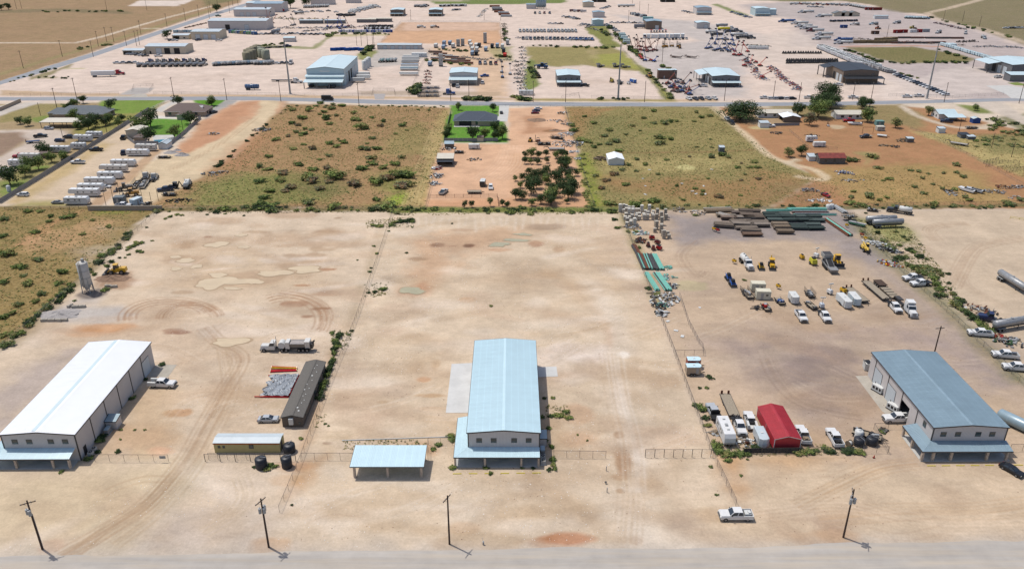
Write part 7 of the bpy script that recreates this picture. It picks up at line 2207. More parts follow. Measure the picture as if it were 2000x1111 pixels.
for k,(x,y,lab) in EN(((1052,128,'brown metal shop with pale roof beyond the red lot, left of the pair'),(1352,128,'brown metal shop with pale roof beyond the red lot, right of the pair'))):
 o=bld(S22,lab,'Z2',x,y,14.5,20,6.5,.7,'y','wb','rb',cat=S21,wins=[('f',2.5+3*i,4.2,1,.9) for i in range(4)])
 FP(o,14.5,4,3.6,2.8,'rs')
o=bld(S22,'tan metal shop with three bay doors near the side road','Z1',1140,424,33,18,6,1.2,'x','wt','rg',cat=S21,doors=[('f',11,4.5,4.6,'dw'),('f',18,4.5,4.6,'dd'),('f',26,4.5,4.6,'dd'),('f',4,1.2,2.2,'dd')])
bld('office_annex','tan office annex with open carport at the three bay shop','Z1',962,430,16.5,12,3.4,.8,'x','wt','rg',cat=S21,holes=[('f',.6,7.5,2.8)],wins=[('f',12,1,1,1),('f',14.5,1,1,1)])
o=bld(S22,'tan metal shop with three white doors beside the side road','Z1',1498,312,26,20,7,1.,'x','wt','rg',cat=S21,doors=[('f',6+7.2*i,4.2,4.6,'dw') for i in range(3)])
bld('office_annex','low tan office annex of the three white door shop','Z1',1348,310,15,12,3.6,.8,'x','wt','rg',cat=S21,wins=[('f',11,1,1.5,1)],holes=[('f',.6,6.5,2.9)])
bld(S22,'long grey metal warehouse beside the side road','Z1',1632,236,58,24,8.5,1.2,'x','wg','rg',cat='warehouse',doors=[('f',19,4.4,5,'dd'),('f',38,4.4,5,'dw')])
bld(S22,'grey metal shop with white bay doors further up the side road','Z1',1830,132,40,22,7.5,1.2,'x','wg','rg',cat=S21,doors=[('f',9+7*i,4.2,4.6,'dw') for i in range(3)])
bld(S22,'large grey warehouse behind the red machines near the side road','Z2',-20,98,34,28,9.5,1.2,'x','wg','rs',cat='warehouse')
bld(S22,'pale grey shed at the far end of the side road','Z1',1925,66,30,16,6,1,'x','wg','rb',cat=S21)
bld(S22,'long grey shed at the far edge of the yards, nearer the side road','Z2',428,40,29,14,6.5,.8,'x','wg','rs',cat=S21)
bld(S22,'long grey shed at the far green field','Z2',703,27,18,12,5.5,.8,'x','wg','rs',cat=S21)
bld(S22,'small pale roofed shed beside the far shrub line','Z2',215,330,10,7,3.5,.7,'x','wg','rb',cat='shed')
for k,(x0,x1,y) in EN(((340,520,188),(530,690,190),(780,930,185),(870,1050,182))):
 p,q=at('Z2',x0,y),at('Z2',x1,y)
 Bd('storage_building',('long low grey shed left of the blue lifts','long low grey shed behind the blue lifts','long low grey shed right of the blue lifts','long low grey shed at the corner of the red lot')[k],(p.x,p.y+k*3,0),0,(q-p).length,6,3.4,.5,'x','wc','rt' if k>1 else 'rg',cat='shed')
b11=bld(S22,'grey metal shop with pale blue roof and porch in the grassy far lot','Z3',352,672,15.5,22,6.6,.7,'y','wc','rb',cat=S21,wins=[('f',2+3.8*i,3.9,1,1.2) for i in range(4)])
FP(b11,15.5,4,3.7,2.9,'rb',4,'trim')
b12=bld(S22,'wide steel blue roofed shop with open bays facing the lift yard','Z3',1558,676,18.5,30,6.6,.8,'y','wc','rb',cat=S21,wins=[('f',2.5+4.4*i,3.9,1,1.1) for i in range(4)],doors=[('l',6+5.6*i,3.8,4.6,m) for i,m in EN(('dd','dw','dw','dd'))])
Sl(b12,[(-6,12,5.2),(-6,30,5.2),(-.05,30,6.4),(-.05,12,6.4)],'rb',.12,part='lean_to_roof')
Cl(b12,[(-5.8,12.3),(-5.8,21),(-5.8,29.7)],5.2,.3,'ds')
FP(b12,18.5,4,3.7,2.9,'rb',5,'trim')
for k,(x,y,W,D,he,wl,rf,lab) in EN(((628,205,11.5,13,5.5,'wall_paleblue','rb','small pale blue metal shop behind the truck rows'),(632,140,13,14,5.5,'wg','rs','small grey metal shop on the gravel pad beyond the truck rows'),(555,60,13,14,6,'wt','rb','small tan metal shop near the blue silos'),(1046,232,15.5,18,7.5,'wb','rs','brown metal shop with steel roof in the muddy yard'),(1440,118,17,20,7.5,'wg','rs','grey metal shop with porch on the bare far lot'),(1442,226,13,14,5.5,'wg','rb','small grey metal shop beside the tanker row'),(1897,128,16,20,8,'wall_paleblue','rb','pale blue metal shop at the edge of the north-east yard'))):
 o=bld(S22,lab,'Z3',x,y,W,D,he,.8,'y',wl,rf,cat=S21,doors=[('f',W*.7,3.6,3.8,'dw')] if k in(3,5) else[])
 if k in(4,6):
  FP(o,W,3.5,3.6,2.8,'rs')
for k in range(5):
 Pl('bsilo',lambda:[('tank_shell',MB('rs').lathe([(.4,1.5),(1.7,4),(1.75,15),(.3,16.2),(0,16.2)],'Z',n=14))]+[('leg',MB('ds').bar((1.4*a,1.4*b_,0),(1.4*a,1.4*b_,5),.25)) for a in(-1,1) for b_ in(-1,1)],'tall_silo',at('Z3',196+15*k,72),0,'tall blue-grey silo in the row at the far green field','silo','row of tall blue-grey silos')
bld('gas_canopy','grey equipment house beside the tall silos','Z3',112,72,12,8,5,.8,'x','wg','rs',cat='shed')
V(gBX(11,3,4.2,(150,196,196)),'bxcy','office_container','Z3',1062,150,0,'turquoise office container behind the brown metal shop','container',z=2)
V(gBX(13,5,6,(130,104,92),roof='rb'),'bxbr','grandstand_box','Z3',1210,585,0,'brown site cabin with open deck beside the red lifts','cabin',z=2.5)
b15=bld(S22,'dark brown metal shop with black roof and porch beside the trailer row','Z4',578,650,24,32,8,1.,'y','wb','roof_black',cat=S21,doors=[('l',4+6*i,4,5,m) for i,m in EN(('dw','dw','dd'))],wins=[('f',4,5,1.2,1.4),('f',20,5,1.2,1.4)])
FP(b15,26,6,4.6,3.8,'roof_black',4,'trim')
Sl(b15,[(-6,20,6.6),(-6,32,6.6),(-.05,32,7.8),(-.05,20,7.8)],'roof_black',.12,part='lean_to_roof')
Cl(b15,[(-5.8,20.3),(-5.8,31.7)],6.6,.5,'trim')
b16=bld(S22,'blue roofed dark grey shop at the concrete drive','Z4',1890,600,30,34,8,1.,'y','wc','rb',cat=S21,doors=[('l',8+7*i,4.5,5.5,m) for i,m in EN(('dw','dw','dd'))])
bld(S22,'low blue roofed front wing of the dark grey shop','Z4',1885,640,30,8,4.5,.8,'shed','wc','rb',cat=S21)
Sl(b16,[(-9,14,6.4),(-9,34,6.4),(-.05,34,7.8),(-.05,14,7.8)],'rb',.12,part='lean_to_roof')
Cl(b16,[(-8.8,14.3),(-8.8,33.7)],6.4,.4,'trim')
for k in range(3):
 bld('house','small tan house with dark roof in the far north-east yard','Z4',515+58*k,130,12,9,3.2,2,'y','wt','shingle',cat='house',group='tan houses of the north-east yard')
bld('office_trailer','long pale office trailer in the north-east yard','Z4',832,150,15,5,3.2,.5,'x','ww','rg',cat='office trailer')
bld(S22,'pale blue shed at the left edge of the north-east yard','Z4',-20,120,12,14,6,.8,'x','wall_paleblue','rb',cat='shed')
Sh('concrete_drive',[(1700,672),(1860,668),(1960,682),(2010,690),(2010,775),(1900,770),(1862,740)],.05,'concrete','Z4')
Sh('lawn',[(1870,650),(1950,645),(2010,660),(2010,672),(1930,668)],.055,'leaf_bright','Z4')
Sh('concrete_drive',[(905,752),(1010,752),(1080,735),(1140,737),(1160,762),(860,762)],.05,'co','Z1')
Sh('concrete_drive',[(920,735),(1012,735),(1000,778),(930,778)],.05,'gravel','Z2')
for x,y,lab in((567,184,'tall grey steel power pole beside the pale blue warehouse'),(1207,195,'tall grey steel power pole in front of the grassy far lot'),(1810,193,'tall grey steel power pole at the end of the parked suv row')):
 Pl('steelpole',g_steelpole(),'steel_power_pole',G(x,y),0,lab,'power pole')
for k,(zn,x,y,h,lab) in EN((('Z1',605,795,14.5,'left of the warehouse, by the gated drive'),('Z1',1360,768,13,'by the gate of the semi truck yard'),('Z1',1773,785,13.5,'at the drive of the solar panel house'),('Z2',195,795,13,'beside the tall steel pole of the warehouse'),('Z2',805,820,13,'at the corner of the warehouse yard'),('Z2',1522,790,13,'in front of the shop behind the lawn house'),('Z2',1665,790,13,'right of the shop behind the lawn house'),('Z3',165,800,13,'beside the parked motorhome'),('Z3',418,800,13,'in front of the grassy lot shop'),('Z3',1035,800,13,'at the grassy strip of the lift yard'),('Z3',1658,790,13,'in front of the wide open bay shop'),('Z4',240,800,12,'beside the round roadside tree'),('Z4',660,780,11,'left of the black roofed shop porch'),('Z4',805,780,11,'right of the black roofed shop porch'),('Z4',1375,800,12,'beside the end of the suv row'),('Z4',1960,810,15,'beside the concrete drive'),('Z5',445,85,12,'left of the grey hip roofed house'))):
 Pl(('rp',h),g_pole(h,True,0),'utility_pole',at(zn,x,y),75,'roadside wooden utility pole '+lab,'utility pole')
for k,(x,y) in EN(((183,535),(488,445),(730,447),(770,365),(890,330),(835,330),(990,362),(1068,362),(1092,355),(1102,272),(1306,212),(1450,167),(1555,135),(1637,150),(1645,105),(1795,105),(1820,50),(1700,45),(1148,85),(130,72),(170,70),(835,80),(1860,40))):
 Pl('sidepole',g_pole(13,True,0),'utility_pole',at('Z1',x,y),40,'wooden utility pole along the side road and dirt track','utility pole','utility poles along the side road',near=k<12)
for k,(zn,x,y) in EN((('Z2',788,360),('Z2',825,360),('Z2',872,352),('Z2',912,350),('Z2',922,350),('Z2',1210,160),('Z2',1783,160),('Z2',1912,165),('Z3',910,165),('Z3',995,90),('Z3',1062,110),('Z3',940,30),('Z3',1172,490),('Z4',928,290),('Z4',1518,170),('Z4',1650,210),('Z4',1368,165),('Z4',40,770))):
 Pl('yardpole',g_pole(11,True,0),'utility_pole',at(zn,x,y),60,'distant wooden pole among the far yards','utility pole','distant poles of the far yards',near=False)
Fe(S1,'roadside chain link fence of the semi truck yard',[(20,188),(140,187),(232,184)],1.8,6)
Fe(S1,'chain link gate wings at the gated drive',[(258,180),(262,170),(300,169),(292,181)],1.9,4)
Fe(S1,'roadside chain link fence of the pale blue warehouse',[(300,184),(520,187),(726,188)],1.8,6)
Fe(S1,'chain link gate of the warehouse yard',[(727,187),(729,178),(770,178),(772,187)],1.9,4)
Fe(S1,'chain link fence between the warehouse and the truck shop',[(798,188),(812,155),(822,130),(840,100)],1.8,6)
Fe(S1,'chain link fence of the grassy far lot',[(1096,193),(1130,186),(1132,193)],1.8,4)
Fe(S1,'chain link fence at the grassy strip of the lift yard',[(1155,192),(1300,195),(1245,130),(1210,92),(1030,91)],1.8,7)
Fe(S1,'chain link fence along the suv row',[(1735,188),(1860,192),(1960,186)],1.8,5)
Fe(S1,'chain link fence round the red dirt lot',[(745,83),(783,44),(976,45),(979,88)],1.8,8)
def row(gen,key,name,zone,a,c,n,deg,label,cat,group,z=1.,jit=3,near=False,scale=1.):
 for i in range(n):
  t=i/max(1,n-1)
  V(gen(i) if callable(gen) and not isinstance(gen,tuple) else gen,(key,i%5) if key else('r',label,i),name,zone,a[0]+(c[0]-a[0])*t+RF.uniform(-jit,jit),a[1]+(c[1]-a[1])*t+RF.uniform(-jit,jit)*.3,deg+RF.uniform(-3,3),label,cat,group,near,z,scale)
MIXC=[WH,SILVER,(70,74,80),WH,(48,50,56)]
V(gBT(15.5),'boxtr','box_trailer','Z1',805,578,8,'white box trailer behind the red semi truck',S0,z=2)
V(gSM((176,30,48),True),'semi_r',S6,'Z1',930,568,8,'red semi truck alone on the pale yard',S7,z=1.6)
V(gSM(WH,True),'semi_w',S6,'Z2',318,632,0,'white semi truck with flat trailer in front of the warehouse',S7,z=1.6)
V(gFB(14,'ds',False,'ds',False),'fb14d',S4,'Z2',200,625,0,'grey flat trailer behind the white semi at the warehouse',S0,z=1)
V(gSM(WH,True),'semi_w',S6,'Z2',272,487,-88,'white semi truck parked alone behind the warehouse yard',S7,z=1.6)
V(gTK(9,PK((60,96,140)),1.3),'tnkb','steel_tank','Z1',1970,688,0,'blue steel tank lying by the road fence','tank',z=1.3)
Pl('blackvan',lambda:[('body',MB(PK((36,38,42))).box(-3.6,2.2,-1.15,1.15,.55,3.1)),('cab',MB(PK((36,38,42))).fr(2.2,3.8,-1.05,1.05,.55,2.2,3.2,-1.,1.,2.3)),('windscreen',MB('glass').bx((3.3,0,1.75),(.1,1.7,.8),0,None,-.5)),Wh(2.6,-1.05,.42),Wh(2.6,1.05,.42),Wh(-2,-1.1,.42),Wh(-2,1.1,.42),('roof',MB('ds').box(-3.5,2.1,-1.1,1.1,3.1,3.16))],'delivery_van',G(640,196.5),-3,'black delivery van driving on the far road','van')
V(g_rv(9.5,WH,(150,140,130)),('rvmh',),'motorhome','Z3',112,725,0,'white motorhome by the far road',S24,z=1.6)
row(lambda i:gPK(MIXC[i%5]),'fpk',S2,'Z1',(915,488),(1055,488),4,0,'pickup in the short row beside the mixer trailers',S18,'pickups beside the mixer trailers')
row(lambda i:gPK(MIXC[i%5]),'fpk',S2,'Z1',(1010,418),(1135,434),5,20,'pickup parked at the office annex of the three bay shop',S18,'pickups at the three bay shop')
row(lambda i:gTT((214,212,206),'steel'),'ftt',S10,'Z1',(1110,505),(1590,500),11,70,'pale mixer truck in the long row behind the red semi',S11,'row of pale mixer trucks',z=1.4)
row(lambda i:gSM([(60,80,130),(214,210,196),(150,150,150),(44,60,110),(196,160,90)][i%5],False),'fsm',S6,'Z1',(1170,475),(1585,470),9,75,'day cab truck parked behind the pale mixer trucks',S7,'day cabs behind the mixer trucks',z=1.4)
row(lambda i:gTK(6.5,['pw','galv',PK((150,180,200))][i%3],.9),'ftk',S14,'Z1',(1685,505),(1985,492),14,55,'white pressure vessel in the row near the tan tanks','tank','white pressure vessels near the tan tanks',z=1)
for k in range(7):
 Pl('tantank',gVT(3.,8.5,DK((150,142,118),.08),.5),'storage_tank',at('Z1',1940+24*(k%4)-8*(k//4),470-12*(k%4)+26*(k//4)),40*k,'large tan storage tank behind the pressure vessels','tank','large tan storage tanks',near=True)
for k in range(3):
 Pl('tantank2',gVT(3.2,7.5,DK((168,170,150),.08),.5),'storage_tank',at('Z2',20+30*k,440+12*k),0,'large pale green storage tank beside the pressure vessels','tank','large pale green storage tanks')
row(lambda i:gTK(6.5,['pw','galv','steel'][i%3],.9),'ftk',S14,'Z2',(10,495),(110,495),5,55,'white pressure vessel beside the pale green tanks','tank','white vessels beside the pale green tanks',z=1)
row(lambda i:gBX(5,2.5,2.6,[(70,110,160),(120,170,120),(180,190,196),(60,100,150),(190,180,110)][i%5]),'fbx','skid_box','Z1',(1810,250),(1990,262),9,0,'coloured skid box beside the three white door shop','box','coloured skid boxes by the side road',z=1.3)
row(lambda i:gBX(4,2.5,2.4,[(170,196,206),(120,150,176),(200,204,204)][i%3]),'fbx2','skid_box','Z1',(1370,248),(1480,246),6,0,'pale blue skid box behind the low tan annex','box','pale skid boxes behind the tan annex',z=1.2)
row(lambda i:gHP(2.2,1.2,12,['ds','wood','rust'],i),'fhp',S8,'Z1',(1450,218),(1610,180),14,0,'dark pipe rack beside the side road','pipe rack','dark pipe racks beside the side road',z=.5)
row(lambda i:gPK(MIXC[(i+2)%5]),'fpk2',S2,'Z1',(1335,313),(1365,313),2,0,'pickup beside the low tan annex',S18,'pickups at the low tan annex')
for k,(zn,x,y,c,d,lab) in EN((('Z1',1237,436,WH,10,'white pickup in front of the three bay shop'),('Z1',1550,312,NAVY,60,'dark blue pickup at the first white door'),('Z1',1708,315,WH,20,'white pickup at the third white door'),('Z1',1705,125,(60,100,70),0,'dark green pickup on the roadside lawn'),('Z2',432,668,BLACK,90,'black pickup under the warehouse porch'),('Z2',575,675,(70,72,76),90,'grey pickup under the warehouse porch'),('Z2',605,675,(60,62,66),90,'dark grey pickup under the warehouse porch'),('Z2',1785,592,(40,90,170),200,'bright blue pickup beside the porch shop'),('Z2',1770,645,WH,90,'white pickup right of the porch shop'),('Z2',1545,665,BLACK,90,'black pickup in front of the porch shop'),('Z2',1575,672,WH,90,'white pickup in front of the porch shop'),('Z3',568,665,(44,46,50),150,'black pickup beside the grassy lot shop'),('Z3',1490,668,WH,160,'white pickup beside the wide open bay shop'),('Z4',548,660,WH,160,'white pickup at the corner of the black roofed shop'),('Z4',1088,752,WH,0,'white pickup by the road end of the suv row, left one'),('Z4',1180,748,WH,0,'white pickup by the road end of the suv row, right one'),('Z4',665,758,WH,0,'white pickup by the pole before the black roofed shop'),('Z3',1975,762,WH,0,'white pickup beside the round roadside tree'),('Z4',320,760,WH,0,'white pickup half behind the round roadside tree'),('Z4',1800,600,WH,20,'white service truck at the dark grey shop'))):
 Pk(zn,x,y,d,lab,c,'service' if k==19 else 'box','pw' if k==19 else S20)
row(lambda i:gPK(MIXC[(i*2)%5]),'fpk3',S2,'Z3',(1380,768),(1585,766),5,-75,'pickup in the short row at the lift yard fence',S18,'pickups at the lift yard fence',near=True)
row(lambda i:g_car(MIXC[i%5],'suv'),'fsuv0','suv_car','Z4',(25,765),(195,765),5,10,'suv in the short row at the left of the round tree','car','suvs beside the round roadside tree',near=True)
row(lambda i:g_car([WH,(60,62,70),(44,46,60),SILVER,WH][i%5],'suv'),'fsuv','suv_car','Z4',(1000,580),(1390,735),16,175,'suv in the long slanting row by the steel pole','car','long slanting row of suvs',near=True,jit=2)
row(lambda i:gTK(6,['pw',DK((170,206,200))][i%2],.8),'fvs',S14,'Z2',(970,478),(1085,475),6,80,'pale green vessel in the row behind the warehouse drive','tank','pale green vessels behind the warehouse drive',z=.9)
for k,(y,n_,c,lab) in EN(((452,3,['pw'],'stack of white pipes, furthest of the pipe stacks'),(468,3,['pw','galv'],'stack of white and silver pipes, second of the pipe stacks'),(490,3,['galv'],'stack of silver pipes, third of the pipe stacks'),(520,3,['pw',PK((70,150,210))],'stack of white and blue pipes, fourth of the pipe stacks'),(545,4,['pw',DK((170,196,206))],'stack of white and grey pipes, fifth of the pipe stacks'),(585,3,['pw'],'stack of white pipes, nearest of the pipe stacks'))):
 Pl(('fps',k),gPI(13,n_,.5,c,2,k),S16,at('Z2',1210-3*k,y,.5),0,lab,S17)
for k,(x,y,n_,lab) in EN(((835,590,5,'stack of white tubes against the warehouse wall, upper one'),(840,612,5,'stack of white tubes against the warehouse wall, lower one'),(795,635,5,'stack of grey tubes at the warehouse corner'))):
 Pl(('fpw',k),gPI(9,n_,.4,['pw'] if k<2 else['galv'],3,k),S16,at('Z2',x,y,.8),4,lab,S17)
for k in range(7):
 Pl(('bcr',k%2),gBX(5,2.4,2.2,(36,84,160),door=False),'blue_crate',at('Z2',605+36*k,398-2*(k%3)),0,'blue crate stacked behind the warehouse','crate','blue crates behind the warehouse')
V(gBX(12,3.2,3.,(226,230,230)),'bxwh','container','Z2',1275,432,0,'white container beside the pipe stacks','container',z=1.5)
for k,(x,y) in EN(((1400,410),(1440,425),(1480,440),(1530,450),(1580,465),(1620,480),(1420,460),(1520,478),(1580,490),(1640,498))):
 Pl(('fst',k%4),gPI(11,5,.3,['rust','ds','galv'] if k<4 else['galv','ds',DK((110,130,150))],2,k),S16,at('Z2',x,y,.4),-8,'stack of steel stock on the slope beside the porch shop yard',S17,'steel stock of the porch shop yard',near=False)
TR=[(216,218,214),(150,170,190),(60,64,70),(196,60,50),(190,190,186)]
for k,(x,y,h,c) in EN(((1405,372,3,0),(1470,360,4,1),(1465,385,3,1),(1515,350,3,1),(1540,375,3.5,0),(1580,365,6,4),(1615,360,6,4),(1670,345,3,0),(1680,370,3,0),(1720,370,3,0),(1690,400,3,0),(1725,400,3,0),(1690,432,3,1),(1722,432,3,2),(1745,370,3,2),(1790,340,9,4),(1795,400,3,1),(1845,375,3,2),(1885,375,3.5,1),(1925,380,3.5,0),(1935,415,3.5,2),(1945,445,2.5,3),(1965,350,4,4),(1445,520,9,4),(1360,515,3,1))):
 Pl(('trl',c,h),gBX(8 if h<5 else 3,2.6,h,TR[c],.9),'parked_trailer',at('Z2',x,y),88 if h<5 else 0,'tall upright rig section behind the porch shop' if h>5 else 'trailer parked in the dusty rows behind the porch shop','rig section' if h>5 else S0,'upright rig sections' if h>5 else 'trailers behind the porch shop',near=True)
row(lambda i:gSM([(60,84,130),(214,212,206),(60,70,60),(140,40,44)][i%4],False),'fsm2',S6,'Z2',(1750,488),(1875,492),4,-88,'truck parked nose out behind the porch shop',S7,'trucks behind the porch shop',z=1.4)
for k,(x,y,d,c,lab) in EN(((1345,745,4,(70,74,84),'long dark trailer rig by the road fence, front one'),(1340,715,3,(150,154,158),'long grey trailer rig by the road fence, middle one'),(1350,685,6,(60,80,120),'short blue trailer rig by the road fence, back one'))):
 V(gUT(11,.8,'galv',DK(c)),('rig',k),'rig_trailer','Z2',x,y,d,lab,S0,z=1,scale=1.25)
V(gSM((60,96,160),True),'semi_bl',S6,'Z2',1510,722,0,'blue semi truck by the road fence',S7,z=1.5)
row(lambda i:gHP(3,1.6,22,[['rust',DK((170,50,44)),'ds'],['galv','ds',DK((170,50,44))]][i%2],i),'fh5',S8,'Z2',(1345,555),(1335,650),5,0,'heap of red machine parts along the yard fence',S9,'red machine parts along the yard fence',z=.6)
for k,(x,y) in EN(((1920,570),(1925,610),(1985,585))):
 Pl(('frk',k%2),gBL([(214,220,224),(120,150,190)][k%2],75,6),'lift_machine',at('Z2',x,y),90,'pale lift machine standing in the porch shop yard','lift','pale lifts of the porch shop yard')
row(lambda i:gHP(3.4,2.,26,[['galv','ds',S20],['galv','pw','ds'],['ds',DK((60,80,120)),'galv']][i%3],i),'fh6',S8,'Z3',(85,370),(80,690),13,0,'heap of grey machine scrap in the long strip between the shops',S9,'long strip of machine scrap',z=.8)
row(lambda i:gHP(3.,1.8,24,[['galv','ds',S20],['galv','wood','ds'],['ds','rust','galv']][i%3],i+5),'fh7',S8,'Z3',(30,480),(40,640),6,0,'heap of dark scrap beside the long strip',S9,'dark scrap beside the long strip',z=.8)
row(lambda i:gTT([(214,216,214),(236,236,234)][i%2],'pw'),'ftw',S10,'Z3',(65,240),(500,240),17,-85,'white vacuum truck in the long back row',S11,'long back row of white trucks',z=1.5)
row(lambda i:gSM([(60,70,80),(226,226,222),(60,90,140),(52,96,96),(70,66,62)][i%5],False),'fsm3',S6,'Z3',(85,298),(420,300),12,-85,'day cab truck in the front truck row',S7,'front row of day cab trucks',z=1.4)
row(lambda i:gSM([(76,116,176),(196,206,220),(90,130,190)][i%3],False),'fsm4',S6,'Z3',(455,300),(625,305),8,-70,'blue day cab truck at the end of the front row',S7,'blue day cab trucks',z=1.4)
row(lambda i:gSM([(60,64,70),WH,(150,50,50),(70,90,130)][i%4],False),'fsm5',S6,'Z3',(182,100),(292,100),4,-85,'truck in the short row below the tall silos',S7,'short row below the tall silos',z=1.4)
row(lambda i:gPK(MIXC[i%5]),'fpk4',S2,'Z3',(420,130),(510,148),8,10,'pickup in the cluster beside the grey gravel pad',S18,'pickup cluster beside the gravel pad',jit=16)
row(lambda i:gPK(MIXC[i%5]),'fpk4',S2,'Z3',(560,188),(620,198),6,10,'pickup parked at the small pale blue shop',S18,'pickups at the small pale blue shop',jit=10)
row(lambda i:gPK(MIXC[i%5]),'fpk4',S2,'Z3',(740,190),(820,240),7,10,'pickup on the slanting bank beside the pale blue shop',S18,'pickups on the slanting bank',jit=6)
row(lambda i:gPK(MIXC[(i+1)%5]),'fpk4',S2,'Z3',(300,183),(380,183),3,0,'pickup alone behind the white truck row',S18,'pickups behind the white truck row')
row(lambda i:gPK(MIXC[i%5]),'fpk4',S2,'Z3',(780,175),(1000,178),6,0,'pickup along the lane above the muddy yard',S18,'pickups along the upper lane')
row(lambda i:gBX(4,2.5,2.5,[(60,66,80),(200,206,206),(90,100,120)][i%3]),'fbx5','skid_box','Z3',(930,105),(1030,130),16,10,'skid box in the cluster above the muddy yard','box','skid boxes above the muddy yard',z=1.2,jit=14)
row(lambda i:gBX(5,3,3.6,(236,240,240)),'fbx6','white_cabin','Z3',(1040,285),(1330,282),11,80,'white trailer cabin in the row behind the lift yard','cabin','row of white cabins behind the lift yard',z=1.8)
row(lambda i:gBX(6,3,3.,[(190,206,206),(170,196,200)][i%2]),'fbx7','skid_box','Z3',(850,270),(900,330),6,0,'pale green skid box beside the hedge bank','box','pale green skid boxes beside the hedge',z=1.5,jit=8)
row(lambda i:gPK([(70,74,80),WH,(60,60,66)][i%3]),'fpk5',S2,'Z3',(1200,303),(1365,300),7,80,'dark pickup in front of the white cabins',S18,'pickups before the white cabins')
row(lambda i:gBT(9,[(190,40,44),(206,206,206),(170,176,180)][i%3]),'fbt','box_trailer','Z3',(1090,245),(1200,243),6,80,'short box trailer in front of the brown metal shop',S0,'short trailers before the brown shop',z=1.2,scale=.6)
V(gBT(12,(120,126,134)),'bt12','box_trailer','Z3',1000,210,0,'grey box trailer left of the brown metal shop',S0,z=1.8)
def lifts(pts,cols,label,group,angs,L=9):
 for i,(x,y) in EN(pts):
  c=cols[i%len(cols)]
  a=angs[i%len(angs)]
  Pl(('lift',c,a,L),gBL(c,a,L),'boom_lift',at('Z3',x+RF.uniform(-4,4),y),RF.choice((60,110,160,20)),label,'boom lift',group)
lifts([(930,380),(945,400),(965,395),(990,370),(1000,395),(1020,400),(1045,380),(1060,400),(1075,375),(1090,405),(1110,395),(1125,400),(980,410),(1050,408)],[(150,74,60),(160,90,74),(140,96,84)],'rusty red boom lift in the folded row beside the hedge','red boom lifts beside the hedge',[70,40,60],9)
lifts([(1520,385),(1545,380),(1580,400),(1600,395),(1620,390),(1640,405),(1660,385),(1680,400),(1700,410),(1720,395),(1740,405),(1560,310),(1600,315),(1640,312),(1680,315),(1720,318),(1590,350),(1660,350),(1700,350),(1730,360)],[(66,92,150),(84,110,160),(96,104,124)],'blue boom lift in the crowded blue rows','blue boom lifts',[60,40,18,50],9)
lifts([(1740,435),(1765,440),(1790,435),(1835,410)],[(196,52,36)],'red boom lift beside the blue ones','red boom lifts beside the blue ones',[70,30],10)
lifts([(1220,660),(1240,690),(1260,680),(1290,650),(1280,700),(1310,690),(1340,660),(1350,700),(1380,710),(1330,720),(1260,720),(1300,725),(1370,735),(1390,745)],[(170,84,66),(76,104,160),(150,110,96),(120,116,116)],'boom lift in the mixed red and blue cluster near the road','mixed boom lifts near the road',[45,25,12],8)
lifts([(1815,520),(1830,490),(1860,505),(1900,495),(1905,545),(1940,520),(1960,610),(1830,470)],[(190,60,50),(120,120,124),(214,70,40)],'folded lift in the cluster right of the wide shop','folded lifts right of the wide shop',[20,30,40],7)
lifts([(1010,465),(1040,480),(1080,480),(1110,485),(1000,450)],[(206,60,40),(52,96,180)],'low red lift at the corner of the lift yard','low red lifts at the lift yard corner',[12,70,15],7)
for k,(x,y,d) in EN(((1280,445,-40),(1395,445,-40))):
 V(gFB(8,DK((120,116,112)),True,'rust',True),'fb8r',S4,'Z3',x,y,d,('rusty lowbed trailer in the lift yard, left one','rusty lowbed trailer in the lift yard, right one')[k],S0,z=.8,scale=1.15)
for k,(x,y) in EN(((1180,372),(1200,370),(1245,368),(1300,370),(1310,380))):
 Pl('fkl',g_forklift((206,150,60)),'forklift',at('Z3',x,y),90+40*k,'yellow forklift in the line behind the lift yard','forklift','forklifts behind the lift yard',scale=1.5)
for k,(x,y,c,lab) in EN(((780,625,(214,190,70),'yellow lift machine on the grassy far lot'),(845,640,(170,174,160),'grey crusher on the grassy far lot'),(690,510,(150,150,140),'grey screener at the edge of the grass, left one'),(820,510,(110,116,124),'dark conveyor at the edge of the grass'),(885,515,(150,150,140),'grey screener at the edge of the grass, right one'))):
 V(g_screen() if k else g_telehandler(c),('gm',k),'screening_machine' if k else 'lift_machine','Z3',x,y,80-20*k,lab,'machine',z=1.5,scale=.75 if k else 1.2)
V(gCG(5.5,(40,110,200)),'cgblue',S3,'Z3',948,632,-60,'bright blue box trailer on the grassy far lot',S0,z=1.4)
V(gCO(WH),'cmpw','pump_unit','Z3',912,650,-60,'small white pump beside the bright blue box trailer','pump',scale=1.3)
V(g_telehandler((54,96,150)),'teleb','conveyor','Z3',235,520,170,'blue stacking conveyor beside the scrap strip','conveyor',z=1.6,scale=1.7)
row(lambda i:g_skid((120,104,60)),'fsk','skid_loader','Z3',(170,560),(215,600),5,40,'dusty skid loader in the weeds beside the scrap strip','loader','skid loaders beside the scrap strip',jit=8)
V(gLD((190,140,50)),'loader_o',S15,'Z3',1070,590,100,'orange loader at the grassy strip','loader',z=1.4)
for k,(x,y,c,t) in EN(((1655,225,(240,220,40),'yellow'),(1700,245,(60,62,68),S20),(1760,270,(226,226,222),'white'),(1800,290,(60,62,68),S20),(1560,248,(226,226,222),'white'),(1600,268,(66,66,70),S20),(1640,198,(150,154,158),'grey'))):
 V(gTK(12,PK(c)),('ftn',c),S12,'Z3',x,y,0,t+' tanker trailer in the slanting tanker row',S13,'slanting tanker row',z=1.8,near=True)
row(lambda i:gSM([(230,230,228),(90,94,100),(40,44,52)][i%3],True),'fsm6',S6,'Z3',(1720,220),(1870,292),5,0,'semi truck at the nose of the slanting tanker row',S7,'semi trucks of the tanker row',z=1.6)
